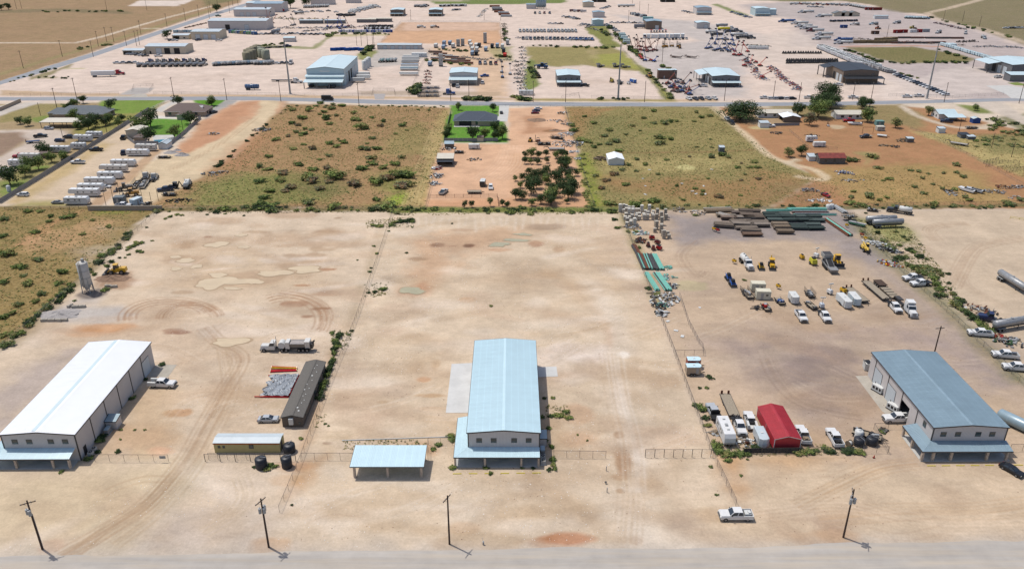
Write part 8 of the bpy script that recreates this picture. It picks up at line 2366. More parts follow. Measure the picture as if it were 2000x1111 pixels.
row(lambda i:gHP(2.6,1.4,18,['ds',S20,DK((70,90,80))],i),'fh8',S8,'Z3',(1815,352),(2000,362),10,0,'dark machine in the line beside the blue lifts','machine','dark machine line',z=.5)
row(lambda i:gCG(3.2,(240,240,238)),'fcg',S3,'Z3',(1850,372),(1990,376),9,90,'small white box trailer below the dark machine line',S0,'small white trailers below the machine line',z=1.2)
for r in range(3):
 row(lambda i:g_skid((66,66,66)),'fsk2','skid_loader','Z4',(120+4*r,412+0*r) if r==0 else(150,470+18*(r-1)),(410,412) if r==0 else(540,468+16*(r-1)),16 if r==0 else 24,70,'small dark loader in the rows before the black roofed shop','loader','rows of small dark loaders',z=.9,jit=2)
for r in range(4):
 row(lambda i:gCG(4.4,[(246,246,246),(240,242,244),(250,250,250)][i%3],'pw',1.2),'fcg2',S3,'Z4',(395+12*r,368-1*r),(690+90*(r>1)+30*r,488+10*r),30,75,'white box trailer in the dense slanting rows',S0,'dense slanting rows of white trailers',z=1.4,jit=2,scale=1.15)
for r in range(3):
 row(lambda i:gCG(4.,[(150,152,156),(226,228,230),(120,124,130),(236,236,236)][i%4],'pw'),'fcg3',S3,'Z4',(650+26*r,470+3*r),(985-24*r,562-4*r),26,75,'grey box trailer in the lower part of the slanting rows',S0,'lower slanting rows of grey trailers',z=1.4,jit=3)
row(lambda i:gCG(7,(206,226,232),'rb'),'fcg4',S3,'Z4',(1365,345),(1760,458),22,85,'pale blue box trailer in the row beside the grass patch',S0,'row of pale blue trailers',z=1.5,near=True)
row(lambda i:gCG(7,(206,226,232),'rb'),'fcg4',S3,'Z4',(1385,352),(1450,350),4,85,'pale blue box trailer at the top end of its row',S0,'top end of the pale blue trailers',z=1.5,near=True)
for k,(x,y,c) in EN(((300,90,'w'),(440,122,'w'),(150,162,'b'),(250,178,'w'),(280,200,'w'),(320,216,'w'),(370,235,'r'),(440,264,'w'),(420,296,'w'),(590,308,'b'),(590,330,'w'))):
 V(gTK(12,'pw' if c!='b' else PK((70,110,170))),('ftn2',c),S12,'Z4',x+20,y,0,{'w':'white','b':'blue','r':'white'}[c]+' tanker trailer in the north-east yard',S13,'tankers of the north-east yard',z=1.8,near=True)
 V(gSM({'w':WH,'b':(40,84,150),'r':(120,36,36)}[c],True),('fsm7',c),S6,'Z4',x-42,y+2,180,{'w':'white','b':'blue','r':'dark red'}[c]+' semi truck hitched to a tanker in the north-east yard',S7,'tanker semis of the north-east yard',z=1.6,near=True)
row(lambda i:gPK([(44,52,78),(50,54,66)][i%2]),'fpk6',S2,'Z4',(490,164),(690,160),12,80,'dark blue pickup in the row at the north-east lane',S18,'row of dark blue pickups')
row(lambda i:gPK(MIXC[i%5]),'fpk7',S2,'Z4',(320,52),(415,54),4,0,'pickup in the far line of the north-east yard',S18,'far line of pickups')
row(lambda i:gTT(WH,'pw'),'ftw2',S10,'Z4',(665,40),(835,68),11,20,'white truck in the slanting line at the field edge',S11,'white trucks at the field edge',z=1.5)
row(lambda i:gTT([WH,(150,50,50),(200,204,206)][i%3],'pw'),'ftw3',S10,'Z4',(210,28),(640,36),12,0,'truck in the furthest line of the north-east yard',S11,'furthest line of trucks',z=1.5,jit=10)
row(lambda i:gBX(9,2.6,3,(130,50,46)),'fbx8','container','Z4',(790,70),(860,72),3,0,'dark red container at the field edge','container','dark red containers at the field edge',z=1.5)
for k,(x,y,c,lab) in EN(((672,188,WH,'white truck pair in the middle of the north-east yard'),(820,185,(206,226,232),'pale blue truck alone in the north-east yard'),(1003,175,WH,'white service truck near the top lane'),(1330,250,WH,'white service rig beside the red containers'),(1545,255,WH,'white service rig at the right of the north-east yard'),(1690,292,(196,206,214),'pale blue service rig beside the tyres'))):
 V(gTT(c,'galv'),('srv',c),'service_truck','Z4',x,y,160+20*k,lab,'service truck',z=1.5,near=True,scale=1.05)
for k,(x,y,c) in EN(((1007,260,(140,40,40)),(1058,258,(140,40,40)),(1172,255,(150,36,40)),(1130,256,(236,236,234)),(835,268,(96,74,62)),(1230,252,(170,176,180)),(590,220,(60,84,140)))):
 Pl(('cnt',c),gBX(7,2.6,2.8,c),'skip_box',at('Z4',x,y),5,('dark red skip in the north-east yard, left of the pair','dark red skip in the north-east yard, right of the pair','bright red skip beside the white one','white skip beside the bright red one','brown skip alone in the yard','grey skip right of the red ones','blue box alone in the yard')[k],'skip')
V(gLD((190,170,50)),'loader_y2',S15,'Z4',1135,215,0,'yellow loader in the north-east yard','loader',z=1.5)
V(gLD((170,90,50)),'loader_o2',S15,'Z4',860,218,30,'orange loader in the north-east yard','loader',z=1.5)
row(lambda i:gMT(6,2.6,8,(140,122,92),i),'fmt','timber_mat_stack','Z4',(690,330),(985,328),16,0,'tall stack of timber mats behind the grass patch','timber mats','timber mat wall behind the grass patch',z=1,jit=5)
row(lambda i:gMT(6,2.6,6,(134,116,90),i),'fmt','timber_mat_stack','Z4',(860,312),(985,305),7,0,'stack of timber mats in the second tier','timber mats','second tier of timber mats',z=1,jit=5)
row(lambda i:gPI(12,5,.35,['ds','rust'],2,i),'fpp',S16,'Z4',(1010,335),(1330,335),8,0,'stack of dark pipes beside the timber mats',S17,'dark pipes beside the timber mats',z=.5,jit=5)
row(lambda i:gPI(12,4,.35,['rust','ds'],2,i),'fpp',S16,'Z4',(960,298),(1480,298),6,0,'stack of dark pipes in the back line',S17,'dark pipes in the back line',z=.5,jit=8)
row(lambda i:gHP(3.2,2.2,24,['tyre','ds',S20],i),'fh9','tyre_heap','Z4',(1500,325),(1620,320),6,0,'heap of big black tyres beside the pipes','tyre heap','heaps of big tyres',z=.8)
row(lambda i:gHP(3.4,1.4,26,[['galv','ds'],[DK((60,90,160)),'galv','ds']][i%2],i),'fh10',S8,'Z4',(1640,360),(1980,370),9,0,'heap of grey scrap at the right end of the yard',S9,'grey scrap at the right end',z=.6,jit=12)
row(lambda i:gHP(3.4,1.6,26,[['rust','ds',DK((90,60,90))],['rust','galv','ds']][i%2],i),'fh11',S8,'Z4',(1315,180),(1535,228),9,0,'heap of rusty scrap along the dirt lane',S9,'rusty scrap along the dirt lane',z=.6,jit=6)
row(lambda i:gTT(LBLUE,'rb'),'ftw5',S10,'Z4',(1100,135),(1240,140),7,10,'pale blue truck in the line at the dirt lane',S11,'pale blue trucks at the dirt lane',z=1.5)
row(lambda i:gPK(MIXC[i%5]),'fpk8',S2,'Z4',(1860,218),(1985,216),6,0,'pickup in the small lot beyond the dirt lane',S18,'pickups beyond the dirt lane')
row(lambda i:gTK(7,'pw',1.1),'ftn3',S14,'Z2',(380,55),(560,50),12,80,'white vessel in the row below the far grey shed','tank','white vessels below the far shed',z=1.2)
row(lambda i:gTT([WH,(206,206,202)][i%2],'pw'),'ftw4',S10,'Z2',(750,92),(950,42),22,20,'white truck in the packed yard beyond the sheds',S11,'packed white trucks of the far yard',z=1.5,jit=22)
row(lambda i:gPI(8,4,.5,['ds',S20],2,i),'fpp2',S16,'Z2',(650,118),(760,122),6,60,'stack of dark pipes in the far packed yard',S17,'dark pipes of the far packed yard',z=.6,jit=8)
row(lambda i:gHP(3,1.6,24,[['galv','ds'],[DK((60,80,150)),'ds','galv'],['rust','ds']][i%3],i),'fh12',S8,'Z2',(200,215),(770,215),18,0,'heap of machine scrap below the long low sheds',S9,'machine scrap below the long sheds',z=.7,jit=14)
for k,(x,y,c,a) in EN(((100,180,(176,70,56),70),(130,185,(176,70,56),40),(90,150,(176,70,56),75),(280,205,(150,150,150),50),(300,200,(120,120,130),70),(560,215,(52,84,170),60),(590,220,(52,84,170),30),(640,215,(52,84,170),70),(670,210,(60,92,180),60),(690,222,(52,84,170),50),(720,212,(150,60,70),60),(655,230,(52,84,170),20))):
 Pl(('lift',c,a,10),gBL(c,a,10),'boom_lift',at('Z2',x,y),60*k,'boom lift among the far yards below the long sheds','boom lift','boom lifts of the far yards')
row(lambda i:gCG(4.2,[(60,60,64),(236,236,234)][i%2],[S20,'pw'][i%2]),'fcg6',S3,'Z2',(860,225),(1040,225),14,75,'box trailer packed at the corner of the red lot, front line',S0,'packed trailers at the red lot corner',z=1.3)
row(lambda i:gCG(4.2,[(44,44,48),(80,84,90)][i%2],S20),'fcg7',S3,'Z2',(890,205),(1060,207),12,75,'dark box trailer packed at the corner of the red lot, back line',S0,'dark packed trailers at the red lot corner',z=1.3)
row(lambda i:gBX(4,2.4,2.2,[(236,238,238),(60,90,170),(210,214,214)][i%3]),'fbx9','skid_box','Z2',(660,245),(1050,245),22,0,'small white or blue box in the line above the hedge','box','line of small boxes above the hedge',z=1.1)
row(lambda i:gPK([(60,62,66),WH,(90,94,100)][i%3]),'fpk9',S2,'Z2',(5,262),(540,265),16,0,'pickup in the line along the pale lane',S18,'pickups along the pale lane',jit=10)
row(lambda i:gTK(6,'steel',1.4),'ftn5',S14,'Z2',(140,255),(175,250),3,80,'round silver vessel beside the pale lane','tank','silver vessels beside the pale lane',z=1.3)
row(lambda i:gUT(7,.5,'ds',S20),'fut',S5,'Z2',(75,372),(245,362),5,10,'dark trailer in the shrub line left of the warehouse',S0,'dark trailers in the shrub line',z=.8)
V(gPK(NAVY),('pk',NAVY,'far'),S2,'Z2',245,360,0,'dark blue truck beside the tall steel pole',S18,near=False,scale=1.2)
row(lambda i:gPK([(60,62,66),WH,(90,94,100)][i%3]),'fpk9',S2,'Z2',(120,492),(240,490),4,0,'pickup near the white semi behind the warehouse yard',S18,'pickups near the lone white semi',jit=6)
row(lambda i:gTT([WH,(90,60,50),(120,126,130)][i%3],'galv'),'ftw6',S10,'Z2',(1260,50),(1340,45),5,30,'truck at the fence between the brown shops',S11,'trucks between the brown shops',z=1.4,jit=10)
row(lambda i:gCG(6,[(60,64,74),(206,210,212)][i%2]),'fcg8',S3,'Z2',(1440,45),(1640,42),12,80,'trailer in the back line behind the brown shops',S0,'back line behind the brown shops',z=1.3)
row(lambda i:gPK(MIXC[i%5]),'fpk10',S2,'Z2',(1540,78),(1590,74),4,60,'pickup in the small group right of the brown shops',S18,'pickups right of the brown shops')
row(lambda i:gHP(3,1.5,22,['galv','ds','pw'],i),'fh13',S8,'Z2',(1740,130),(1800,70),7,0,'heap of scrap along the fence below the far green field',S9,'scrap along the far fence',z=.6,jit=8)
row(lambda i:gPI(12,5,.5,[['rust'],['steel'],['ds']][i%3],2,i),'fpp3',S16,'Z2',(1860,55),(1950,125),7,0,'stack of big pipes left of the tall silos',S17,'big pipes left of the silos',z=.8,jit=14)
row(lambda i:gHP(3,2.,24,[['wood','ds'],['galv','wood']][i%2],i),'fh14',S8,'Z2',(1945,190),(1950,300),8,0,'heap of timber scrap right of the red lot',S9,'timber scrap right of the red lot',z=.6,jit=10)
for k in range(2):
 V(gTT([WH,(130,90,70)][k],'pw'),('rl',k),S10,'Z2',1297+105*k,210,0,('white tank truck alone on the red lot','brown scraper truck alone on the red lot')[k],S11,z=1.4)
row(lambda i:gBT(11,(196,60,66)),'fbt2','box_trailer','Z2',(150,84),(190,86),2,10,'red container behind the large grey warehouse','container','red containers behind the grey warehouse',z=1.5,scale=.8)
V(gTK(11,'steel',1.3),'tnk11',S14,'Z2',338,105,0,'long silver tank in the far yard','tank',z=1.4)
row(lambda i:gPK(MIXC[i%5]),'fpk11',S2,'Z2',(240,85),(620,90),9,0,'pickup scattered in the far pale yard',S18,'pickups of the far pale yard',jit=18)
row(lambda i:gPK(MIXC[i%5]),'fpk12',S2,'Z3',(700,66),(760,50),5,0,'vehicle group right of the small tan shop',S18,'group right of the small tan shop')
row(lambda i:gBT(10,[(110,70,80),(200,200,200)][i%2]),'fbt3','box_trailer','Z3',(470,85),(560,90),4,0,'low trailer left of the small tan shop',S0,'trailers left of the small tan shop',z=1.3,scale=.7)
row(lambda i:gTK(10,'pw'),'ftn7',S12,'Z3',(860,48),(930,46),3,0,'white tanker at the far lane',S13,'white tankers at the far lane',z=1.5)
row(lambda i:gPK(MIXC[i%5]),'fpk12',S2,'Z3',(1340,85),(1400,100),4,0,'vehicle beside the porch shop on the bare far lot',S18,'vehicles beside the bare lot shop')
row(lambda i:gPK([(60,90,150),WH,SILVER][i%3]),'fpk13',S2,'Z3',(1720,95),(1860,135),7,30,'vehicle along the green bank near the pale blue shop',S18,'vehicles along the green bank',jit=6)
for k,x in EN((1170,690)):
 V(gBX(18,10,4,(60,58,56)),'bxdk','dark_canopy','Z3',1215-535*k,4,0,('dark flat canopy at the far top edge, right one','dark flat canopy at the far top edge, left one')[k],'canopy',z=2,near=True)
for zn,a,c,n_,lab,cols in(('Z2',(40,140),(560,150),20,'heap of mixed machine parts above the blue lifts',[['galv','ds',DK((200,190,60))],['ds','rust','galv']]),('Z2',(380,240),(860,200),18,'heap of mixed machine parts beside the blue lifts',[['ds',S20,DK((60,80,150))],['galv','pw','ds']]),('Z2',(1380,430),(1960,470),16,'heap of mixed stock in the dusty rows',[['galv','ds',DK((110,130,150))],['wood','galv','ds']]),('Z3',(540,200),(860,300),14,'heap of mixed parts on the hedge bank',[['pw','galv','ds'],['ds','wood']]),('Z3',(60,290),(620,312),16,'heap of parts beside the front truck row',[['ds','galv',DK((60,90,140))],['pw','galv']]),('Z3',(1820,470),(1960,620),12,'heap of lift parts right of the wide shop',[['ds',DK((180,70,54)),'galv'],['galv',DK((70,100,160))]]),('Z4',(10,520),(240,700),22,'heap of red and grey lift parts left of the black roofed shop',[['ds',DK((190,66,50)),'galv'],['galv',DK((70,100,160)),'ds']]),('Z1',(1640,225),(1990,245),10,'heap of parts before the long grey warehouse',[['galv',DK((80,130,170)),'ds'],['galv','pw']]),('Z4',(640,300),(1500,350),20,'heap of stock among the mat and pipe stacks',[['wood','ds'],['ds','galv']])):
 row(lambda i,cols=cols:gHP(3.2,1.9,22,cols[i%2],i+3),('clu',lab),S8,zn,a,c,n_,0,lab,S9,lab.replace('heap','heaps',1),z=.7,jit=22)
# trees, shrubs, weeds
RT=random.Random(33)
DKL,MDL,BRT,SAGE=['leaf_dark','leaf_deep','leaf_deep'],['leaf_mid','leaf_dark','leaf_bright'],['leaf_bright','leaf_mid','leaf_olive'],['leaf_sage','leaf_olive','leaf_mid']
def Tr(zone,x,y,r,label,h=None,kind=0,group=None,low=.14):
 h=h or r*1.7
 p=at(zone,x,y,h*.5)
 m=[DKL,MDL,BRT,SAGE,['twig','leaf_sage']][kind]
 v=RT.randint(0,2)
 s=r/3.
 big=r>6
 Pl(('tree',kind,v,low,big),g_tree(5.1,3.,m,10*kind+v,.16,20 if big else 12,3200 if big else 1200,.14 if big else .2,low),'tree',(p.x,p.y,0),RT.uniform(0,360),label,'tree',group,True,(s,s,h/5.1))
Tr('Z7',1790,98,12,'huge round dark green tree over two parked pickups',11.5,0,low=.1)
Tr('Z8',400,85,8.,'large green tree between the two ranch houses',11,1,low=.12)
Tr('Z8',500,25,7.5,'broad dark tree at the roadside before the ranch',10,0)
for x,y,r,k,lab in((235,85,5,0,'dark tree beside the long ranch house'),(330,165,4.5,4,'bare grey tree beside the carport wing'),(740,45,4.2,0,'dark tree at the roadside above the bushy tree'),(798,40,3.2,0,'smaller dark tree right of the roadside tree'),(785,128,5.5,1,'bushy green tree right of the small white house'),(1003,195,3.6,3,'grey green bush tree in the ranch yard'),(1262,105,3.4,3,'grey tree left of the blue roofed house'),(268,412,3.4,0,'dark tree above the rusty roofed house'),(165,425,3.,3,'grey bush beside the dark tree'),(1622,75,2.6,1,'small green tree beyond the curved drive')):
 Tr('Z8',x,y,r,lab,None,k)
for k,(x,y,r,kd) in EN(((340,395,4.2,0),(395,465,3.2,1),(490,450,3.2,1),(290,510,3.8,1),(215,520,4.2,1),(185,568,3.6,1),(60,605,5.2,0))):
 Tr('Z5',x,y,r,('dark round tree left of the white caravan','tree right of the small brown shed','tree between the caravan and the panel fence','tree below the small brown shed','tree in front of the half hidden caravan','low tree below the half hidden caravan','large round tree by the path')[k],None,kd)
for k,(x,y,r) in EN(((735,178,4.6),(650,180,3.8),(682,205,4.),(600,212,3.2),(820,185,3.2),(850,162,3.8),(858,55,4.),(850,105,3.),(945,155,2.8),(918,195,3.),(805,130,2.2),(565,135,4.),(645,15,3.2),(580,45,3.6),(545,62,2.6),(508,72,2.2),(150,178,2.8),(210,188,3.2))):
 Tr('Z5',x,y,r,'yard tree on the grounds of the grey hip roofed house',None,k%2,'yard trees of the grey hip roofed house')
for k,(x,y,r,lab) in EN(((1165,160,6.,'large dark tree at the back corner of the bright lawn'),(1085,205,5.5,'large dark tree behind the tan barn'),(1152,288,5.2,'round tree between the tan barn and the bright lawn'),(1355,265,4.2,'round tree on the pool side of the bright lawn'),(1480,155,4.6,'dark tree at the garage wing'),(1650,22,4.2,'dark tree at the road end of the drive'),(1385,18,4.,'dark tree beside the white rail fence'))):
 Tr('Z5',x,y,r,lab,None,k%2)
for k,(x,y,r,lab) in EN(((1690,278,4.,'round tree in the middle of the bright back lawn'),(1785,280,3.2,'slim tree right of the middle lawn tree'),(1870,240,3.6,'tree at the corner of the slate roofed house'),(1925,262,4.2,'loose tree on the side lawn'),(1870,295,2.8,'slim tree in the lawn fence corner'),(1583,65,2.6,'young tree on the front lawn, left'),(1850,78,2.6,'young tree on the front lawn, right'),(1500,245,2.8,'dark bush tree along the side fence, upper'),(1492,290,2.8,'dark bush tree along the side fence, lower'))):
 Tr('Z6',x,y,r,lab,r*2.1,k%2)
orch=[(150,430,3.6),(100,445,2.2),(210,445,2.6),(265,435,2.6),(345,445,2.8),(385,435,3.),(420,440,2.4),(100,490,2.6),(145,495,2.2),(200,495,2.4),(272,490,2.),(385,495,4.2),(430,500,4.),(410,530,3.2),(130,572,2.4),(85,620,2.6),(25,632,1.8),(180,600,4.2),(235,590,3.4),(275,560,3.),(265,630,3.6),(345,620,4.4),(440,600,3.2),(500,585,2.4),(135,640,2.4),(150,690,5.),(190,660,4.),(330,720,4.2),(300,760,4.6),(400,680,4.4),(470,690,4.8),(440,730,4.6),(65,680,2.2),(30,750,3.4),(85,760,3.),(225,790,3.2),(155,815,2.4),(305,800,3.4),(430,810,1.6),(380,590,3.6),(460,640,3.)]
for k,(x,y,r) in EN(orch):
 Tr('Z7',x,y,r*.82,'dark green nursery tree in the red orchard rows',r*1.5,0 if k%4 else 1,'nursery trees of the red orchard')
for k,(x,y) in EN(((1630,835),(1685,832),(1925,822),(1965,838))):
 Tr('Z6',x,y,1.5,'small dark tree in the red strip before the back fence',3.2,0,'small dark trees of the red strip')
Tr('Z6',1830,815,1.6,'thin pale tree in the red strip before the back fence',4,3)
for k,(x,y,r) in EN(((60,50,5),(5,58,4.5),(1690,62,6),(1300,268,5))):
 Tr('Z1',x,y,r,('dark tree in the dry field, right of its twin','dark tree in the dry field, left of its twin','dark tree at the corner of the side road','low green bush by the side road')[k],None,0)
for k,(zn,x,y,r,lab) in EN((('Z4',470,730,8,'round dark roadside tree before the black roofed shop'),('Z4',400,790,6,'lower lobe tree beside the round roadside tree'),('Z4',745,790,4,'small dark tree at the road before the black roofed shop'),('Z2',265,15,9,'dark tree at the far top edge by the side road'),('Z2',390,10,7,'dark tree left of the far grey shed'))):
 Tr(zn,x,y,r,lab,None,0)
Tr('Z5',1650,40,2.4,'small roadside bush tree beside the drive',None,1)
SH={0:MDL,1:BRT,2:SAGE,3:DKL,4:['twig','leaf_sage','straw_brown']}
def Sb(zone,x,y,r,label,group,kind=0,tall=None,cat='shrub',name='shrub'):
 p=at(zone,x,y,r*.4)
 v=RT.randint(0,2)
 Pl(('shrub',kind,v),g_shrub(SH[kind],5*kind+v,420,.11),name,(p.x,p.y,0),RT.uniform(0,360),label,cat,group,True,(r*RT.uniform(.8,1.2),r*RT.uniform(.8,1.2),r*(tall or RT.uniform(.6,.95))))
BRUSH={}
def Br(key,zone,x,y,r,kind,tall=.9):
 p=at(zone,x,y,r*.3)
 BRUSH.setdefault(key,[]).append((p.x,p.y,r,r*tall,kind,RT.randint(0,1),RT.uniform(0,6.28)))
field=[(280,95,3),(405,90,4.5),(470,62,2.5),(505,35,3.5),(590,78,4),(670,55,4),(600,52,3),(530,108,3),(495,130,2.2),(365,152,4),(545,150,5),(628,135,3),(570,195,4),(755,115,3),(775,160,5),(905,150,3),(995,178,3.2),(975,215,3),(840,222,6),(1140,210,3.5),(1170,195,2),(1085,282,2),(910,310,3.4),(275,190,4),(325,210,3),(380,240,2.6),(430,245,3),(315,265,2.6),(375,275,3.5),(345,295,2),(250,295,2.5),(150,315,4),(575,350,3.4),(640,322,2),(685,343,3.4),(620,376,2.8),(440,390,3.4),(370,362,2.4),(287,398,2.8),(820,390,4),(870,392,4.2),(940,388,4),(865,358,2),(100,455,2.6),(330,512,4),(455,545,4.2),(560,540,4.2),(500,480,2),(570,450,2.6),(895,460,4.2),(910,505,4),(830,538,5),(995,535,4),(1095,505,4),(1135,460,3),(95,548,3.6),(205,575,4.4),(25,530,3.4),(190,635,4),(385,615,5.5),(440,640,4.5),(620,590,7),(570,645,3.4),(950,635,6),(1030,615,5),(1090,590,6),(1170,590,6),(1130,670,5.5),(1180,660,5),(775,665,4.6),(260,690,4),(105,715,4.2),(220,720,3),(60,770,3.6),(410,805,5),(100,825,5.5),(30,830,5),(595,840,4),(1010,820,6),(960,850,4),(940,790,3),(490,700,4),(25,640,4),(1265,92,2),(1352,98,1.8),(665,168,1.4),(1180,255,1.4),(500,45,2.2)]
for k,(x,y,r) in EN(field):
 Sb('Z6',x,y,r*.8,'green mesquite shrub growing in the red scrub field','mesquite shrubs of the red scrub field',RT.choice((0,1,1,2,0,4,2)) if r>2 else 1)
of=[(470,210,4),(480,250,4),(525,320,4.5),(595,335,4),(570,145,2.4),(640,190,4),(765,250,3.5),(720,290,4),(810,330,4.5),(760,350,4),(830,405,3.4),(1105,100,3.4),(1030,155,3),(1240,180,3.4),(1195,192,4.4),(1285,182,2.6),(1480,150,3),(1425,185,2.2),(1550,138,3.2),(1440,110,3),(940,215,2.8),(1000,258,1.8),(1145,305,4.2),(1240,315,4),(1150,345,5),(890,285,2),(1550,325,1.6),(1560,385,1.8),(1110,195,3),(1170,310,3),(680,360,3),(640,380,3),(975,475,3),(1040,515,3.2),(1205,480,2.6),(1385,458,1.8),(1140,595,2.2),(970,570,2),(885,668,3.6),(740,640,3),(800,590,3.4),(650,605,2.6),(1760,540,2.8),(1790,510,1.6),(1920,540,2.6),(1895,495,3),(1530,630,1.6),(1290,685,2),(1430,705,2.4),(1490,725,2.4),(1485,750,2.4),(1620,768,3.2),(1105,795,4),(970,825,4),(1020,800,2.4),(1925,628,2.6),(1790,640,2),(1820,595,2),(1780,762,1.6),(1340,795,1.8),(770,815,4),(700,700,3),(1860,540,2.4),(860,555,3),(910,520,2.6),(1440,385,1.6),(1560,450,4),(1640,440,3.6),(1690,458,3)]
for k,(x,y,r) in EN(of):
 Sb('Z7',x,y,r*.75,'olive green shrub growing in the olive field','shrubs of the olive field',RT.choice((0,1,1,2,4,2)))
rf=[(795,755,4.4),(625,810,3.4),(740,825,3),(650,770,2.6),(672,730,1.8),(945,625,2.6),(900,645,1.6),(1475,518,3),(1475,580,2.2),(1525,612,2.4),(1375,588,1.8),(1255,592,1.6),(1290,675,1.6),(1145,692,2.2),(1450,712,2.2),(1365,708,1.6),(1215,740,2.4),(1300,825,3.4),(1120,565,2),(1180,570,2.6),(640,478,4),(690,485,3),(800,450,3.4),(840,460,3),(860,540,3),(1545,770,2.6),(1580,795,2.4),(1890,815,4),(1980,790,3),(930,775,2),(870,795,2),(1210,625,2)]
for k,(x,y,r) in EN(rf):
 Sb('Z8',x,y,r*.85,'pale green bush growing in the red ranch yard','bushes of the red ranch yard',RT.choice((1,2,2)))
for k in range(34):
 t=RT.random()
 Br('dark brush on the slope at the right edge of the ranch','Z8',1700+330*t,150+100*RT.random()+60*t,RT.uniform(1.2,2.6),RT.choice((2,3,2,0)))
for k in range(30):
 Br('grey green weeds in the straw grass by the pens','Z8',1620+380*RT.random(),300+90*RT.random(),RT.uniform(1.,2.2),RT.choice((2,0,2)),.6)
wf=[(60,365,4.2),(290,408,3.6),(170,475,2.8),(120,472,2.4),(480,510,3),(210,595,3.4),(180,540,2),(450,600,2.4),(555,615,2.6),(20,230,3),(270,200,3),(840,158,2.4),(500,85,3.2),(560,75,3),(215,40,3),(390,80,2.6),(790,380,3),(320,680,2.6),(270,740,2.4),(140,760,2.6),(390,725,1.8),(360,770,2.2),(40,1070,3.4),(100,1000,2.6),(20,1000,2.4),(480,670,2.6),(450,690,2.4),(20,590,2.6),(30,100,3),(90,830,2.4),(720,115,1.6),(640,220,2),(920,330,2.2),(985,262,1.8),(290,835,2),(20,860,2.6),(500,650,2.2),(380,120,2.4),(310,40,2.6)]
for k,(x,y,r) in EN(wf):
 Sb('Y1',x,y,r*.75,'green shrub growing in the straw scrub west of the silo yard','shrubs of the western scrub',RT.choice((0,1,2)))
yl=[('Y1',1280,102,1.1),('Y1',1320,85,1.3),('Y1',1365,70,1.2),('Y1',1410,76,1),('Y1',1605,72,.9),('Y1',1745,66,.8),('Y1',1890,80,.8),('Y1',1055,285,1.6),('Y1',1030,310,1.7),('Y1',1000,325,1.4),('Y1',1065,298,1.5),('Y1',1100,285,1.4),('Y1',1070,352,1.4),('Y1',1100,362,1),('Y1',998,380,1),('Y1',925,405,1),('Y1',970,405,.7),('Y1',860,432,1.6),('Y1',825,465,1.7),('Y1',728,530,1.4),('Y1',810,648,1.9),('Y1',575,738,.8),('Y1',1135,172,.8),('Y1',985,345,1.),('Y1',1180,275,.7),('Y2',905,150,1.5),('Y2',940,155,1.4),('Y2',960,160,1.5),('Y2',935,372,1.),('Y2',912,315,.9),('Y2',882,512,1.),('Y2',985,645,1.5),('Y2',918,668,1.1),('Y2',870,675,.9),('Y2',890,485,.7),('Y2',1168,368,.8),('Y2',1030,200,.8),('Y2',1820,778,.9),('Y2',785,425,.6),('Y2',590,985,1.2),('Y2',645,995,1.5),('Y2',615,1040,1.6),('Y2',625,1080,1.8),('Y2',1520,142,.7),('Y2',1210,170,.7),('Y2',740,970,.8),('Y2',720,1000,.8),('Y2',1080,125,2.),('Y2',1130,115,2.4),('Y2',1180,110,2.4),('Y2',1210,125,1.4),('Y2',1050,150,1.6),('X1',1172,258,1.2),('X1',852,887,1.),('X1',955,500,1.1),('X1',1055,368,.9),('X1',735,780,1.5),('X1',715,805,1.4),('X1',700,890,1.2),('X1',640,935,1.4),('X1',440,1035,.8),('X1',875,733,.5),('X1',975,733,.5),('X1',1048,733,.5),('X1',870,803,.5),('X2',470,985,1.3),('X2',440,1015,1.2),('X2',505,995,.9),('X2',360,1000,.7),('X2',695,795,.8),('X2',870,690,.6),('X2',895,705,.5),('X2',1415,858,.7),('X2',1780,770,1.2),('X2',1790,800,1.2),('X2',1690,840,1.),('X2',1650,870,1.),('X2',1790,1005,1.),('X3',850,500,.8),('X3',880,620,1.2),('X3',910,625,1.3),('X3',945,600,1.1),('X3',960,640,1.2),('X3',835,630,.9),('X3',820,720,1.),('X3',790,505,.8),('X3',840,850,1.1),('X3',848,942,1.),('X3',848,985,.9),('X3',868,1012,1.),('X3',830,1018,.9),('X3',400,1045,.9),('X3',368,1005,.8),('X3',122,1005,.9),('X3',770,640,.9),('X3',775,740,.8),('X3',800,810,1.),('X3',1030,770,.5),('X3',1100,810,.5),('X3',630,1010,.6),('X3',708,1012,.6),('X4',347,375,1.3),('X4',250,590,1.6),('X4',285,620,1.7),('X4',310,685,1.4),('X4',330,745,1.3),('X4',390,900,1.8),('X4',420,940,1.8),('X4',470,965,1.7),('X4',520,970,1.6),('X4',580,965,1.5),('X4',630,960,1.4),('X4',700,925,1.4),('X4',490,1020,1.),('X4',1030,960,1.5),('X4',1090,945,1.6),('X4',1130,950,1.5),('X4',1170,940,1.1),('X4',1250,930,1.6),('X4',1290,950,1.4),('X4',1400,950,1.4),('X4',1440,945,1.5),('X4',1490,948,1.4),('X4',1520,960,1.2),('X4',318,458,.8),('X4',265,460,.7),('W3',318,60,1.),('W3',1600,338,.6),('W3',1555,120,.7),('W3',1690,70,1.),('W3',1840,62,.5),('W3',1790,190,.5),('W2',278,418,.5),('X5',460,745,1.),('X5',55,880,1.4),('X5',210,885,1.5),('X5',260,890,1.3),('X5',300,890,1.2),('Y3',1800,578,.9),('Y3',795,105,1.6),('Y3',820,170,1.6),('Y3',1040,45,1.6),('Y3',1425,75,1.3),('Y3',960,200,1.3),('Y3',900,200,1.3),('Y3',985,325,1.3),('Y3',1125,685,1.6),('Y3',1060,640,1.3)]
for zn,x,y,r in yl:
 Sb(zn,x,y,r,'dark green weed clump growing on the bare yard sand','weed clumps of the yards',RT.choice((0,3,0,1)),.7,'weed','weed_clump')
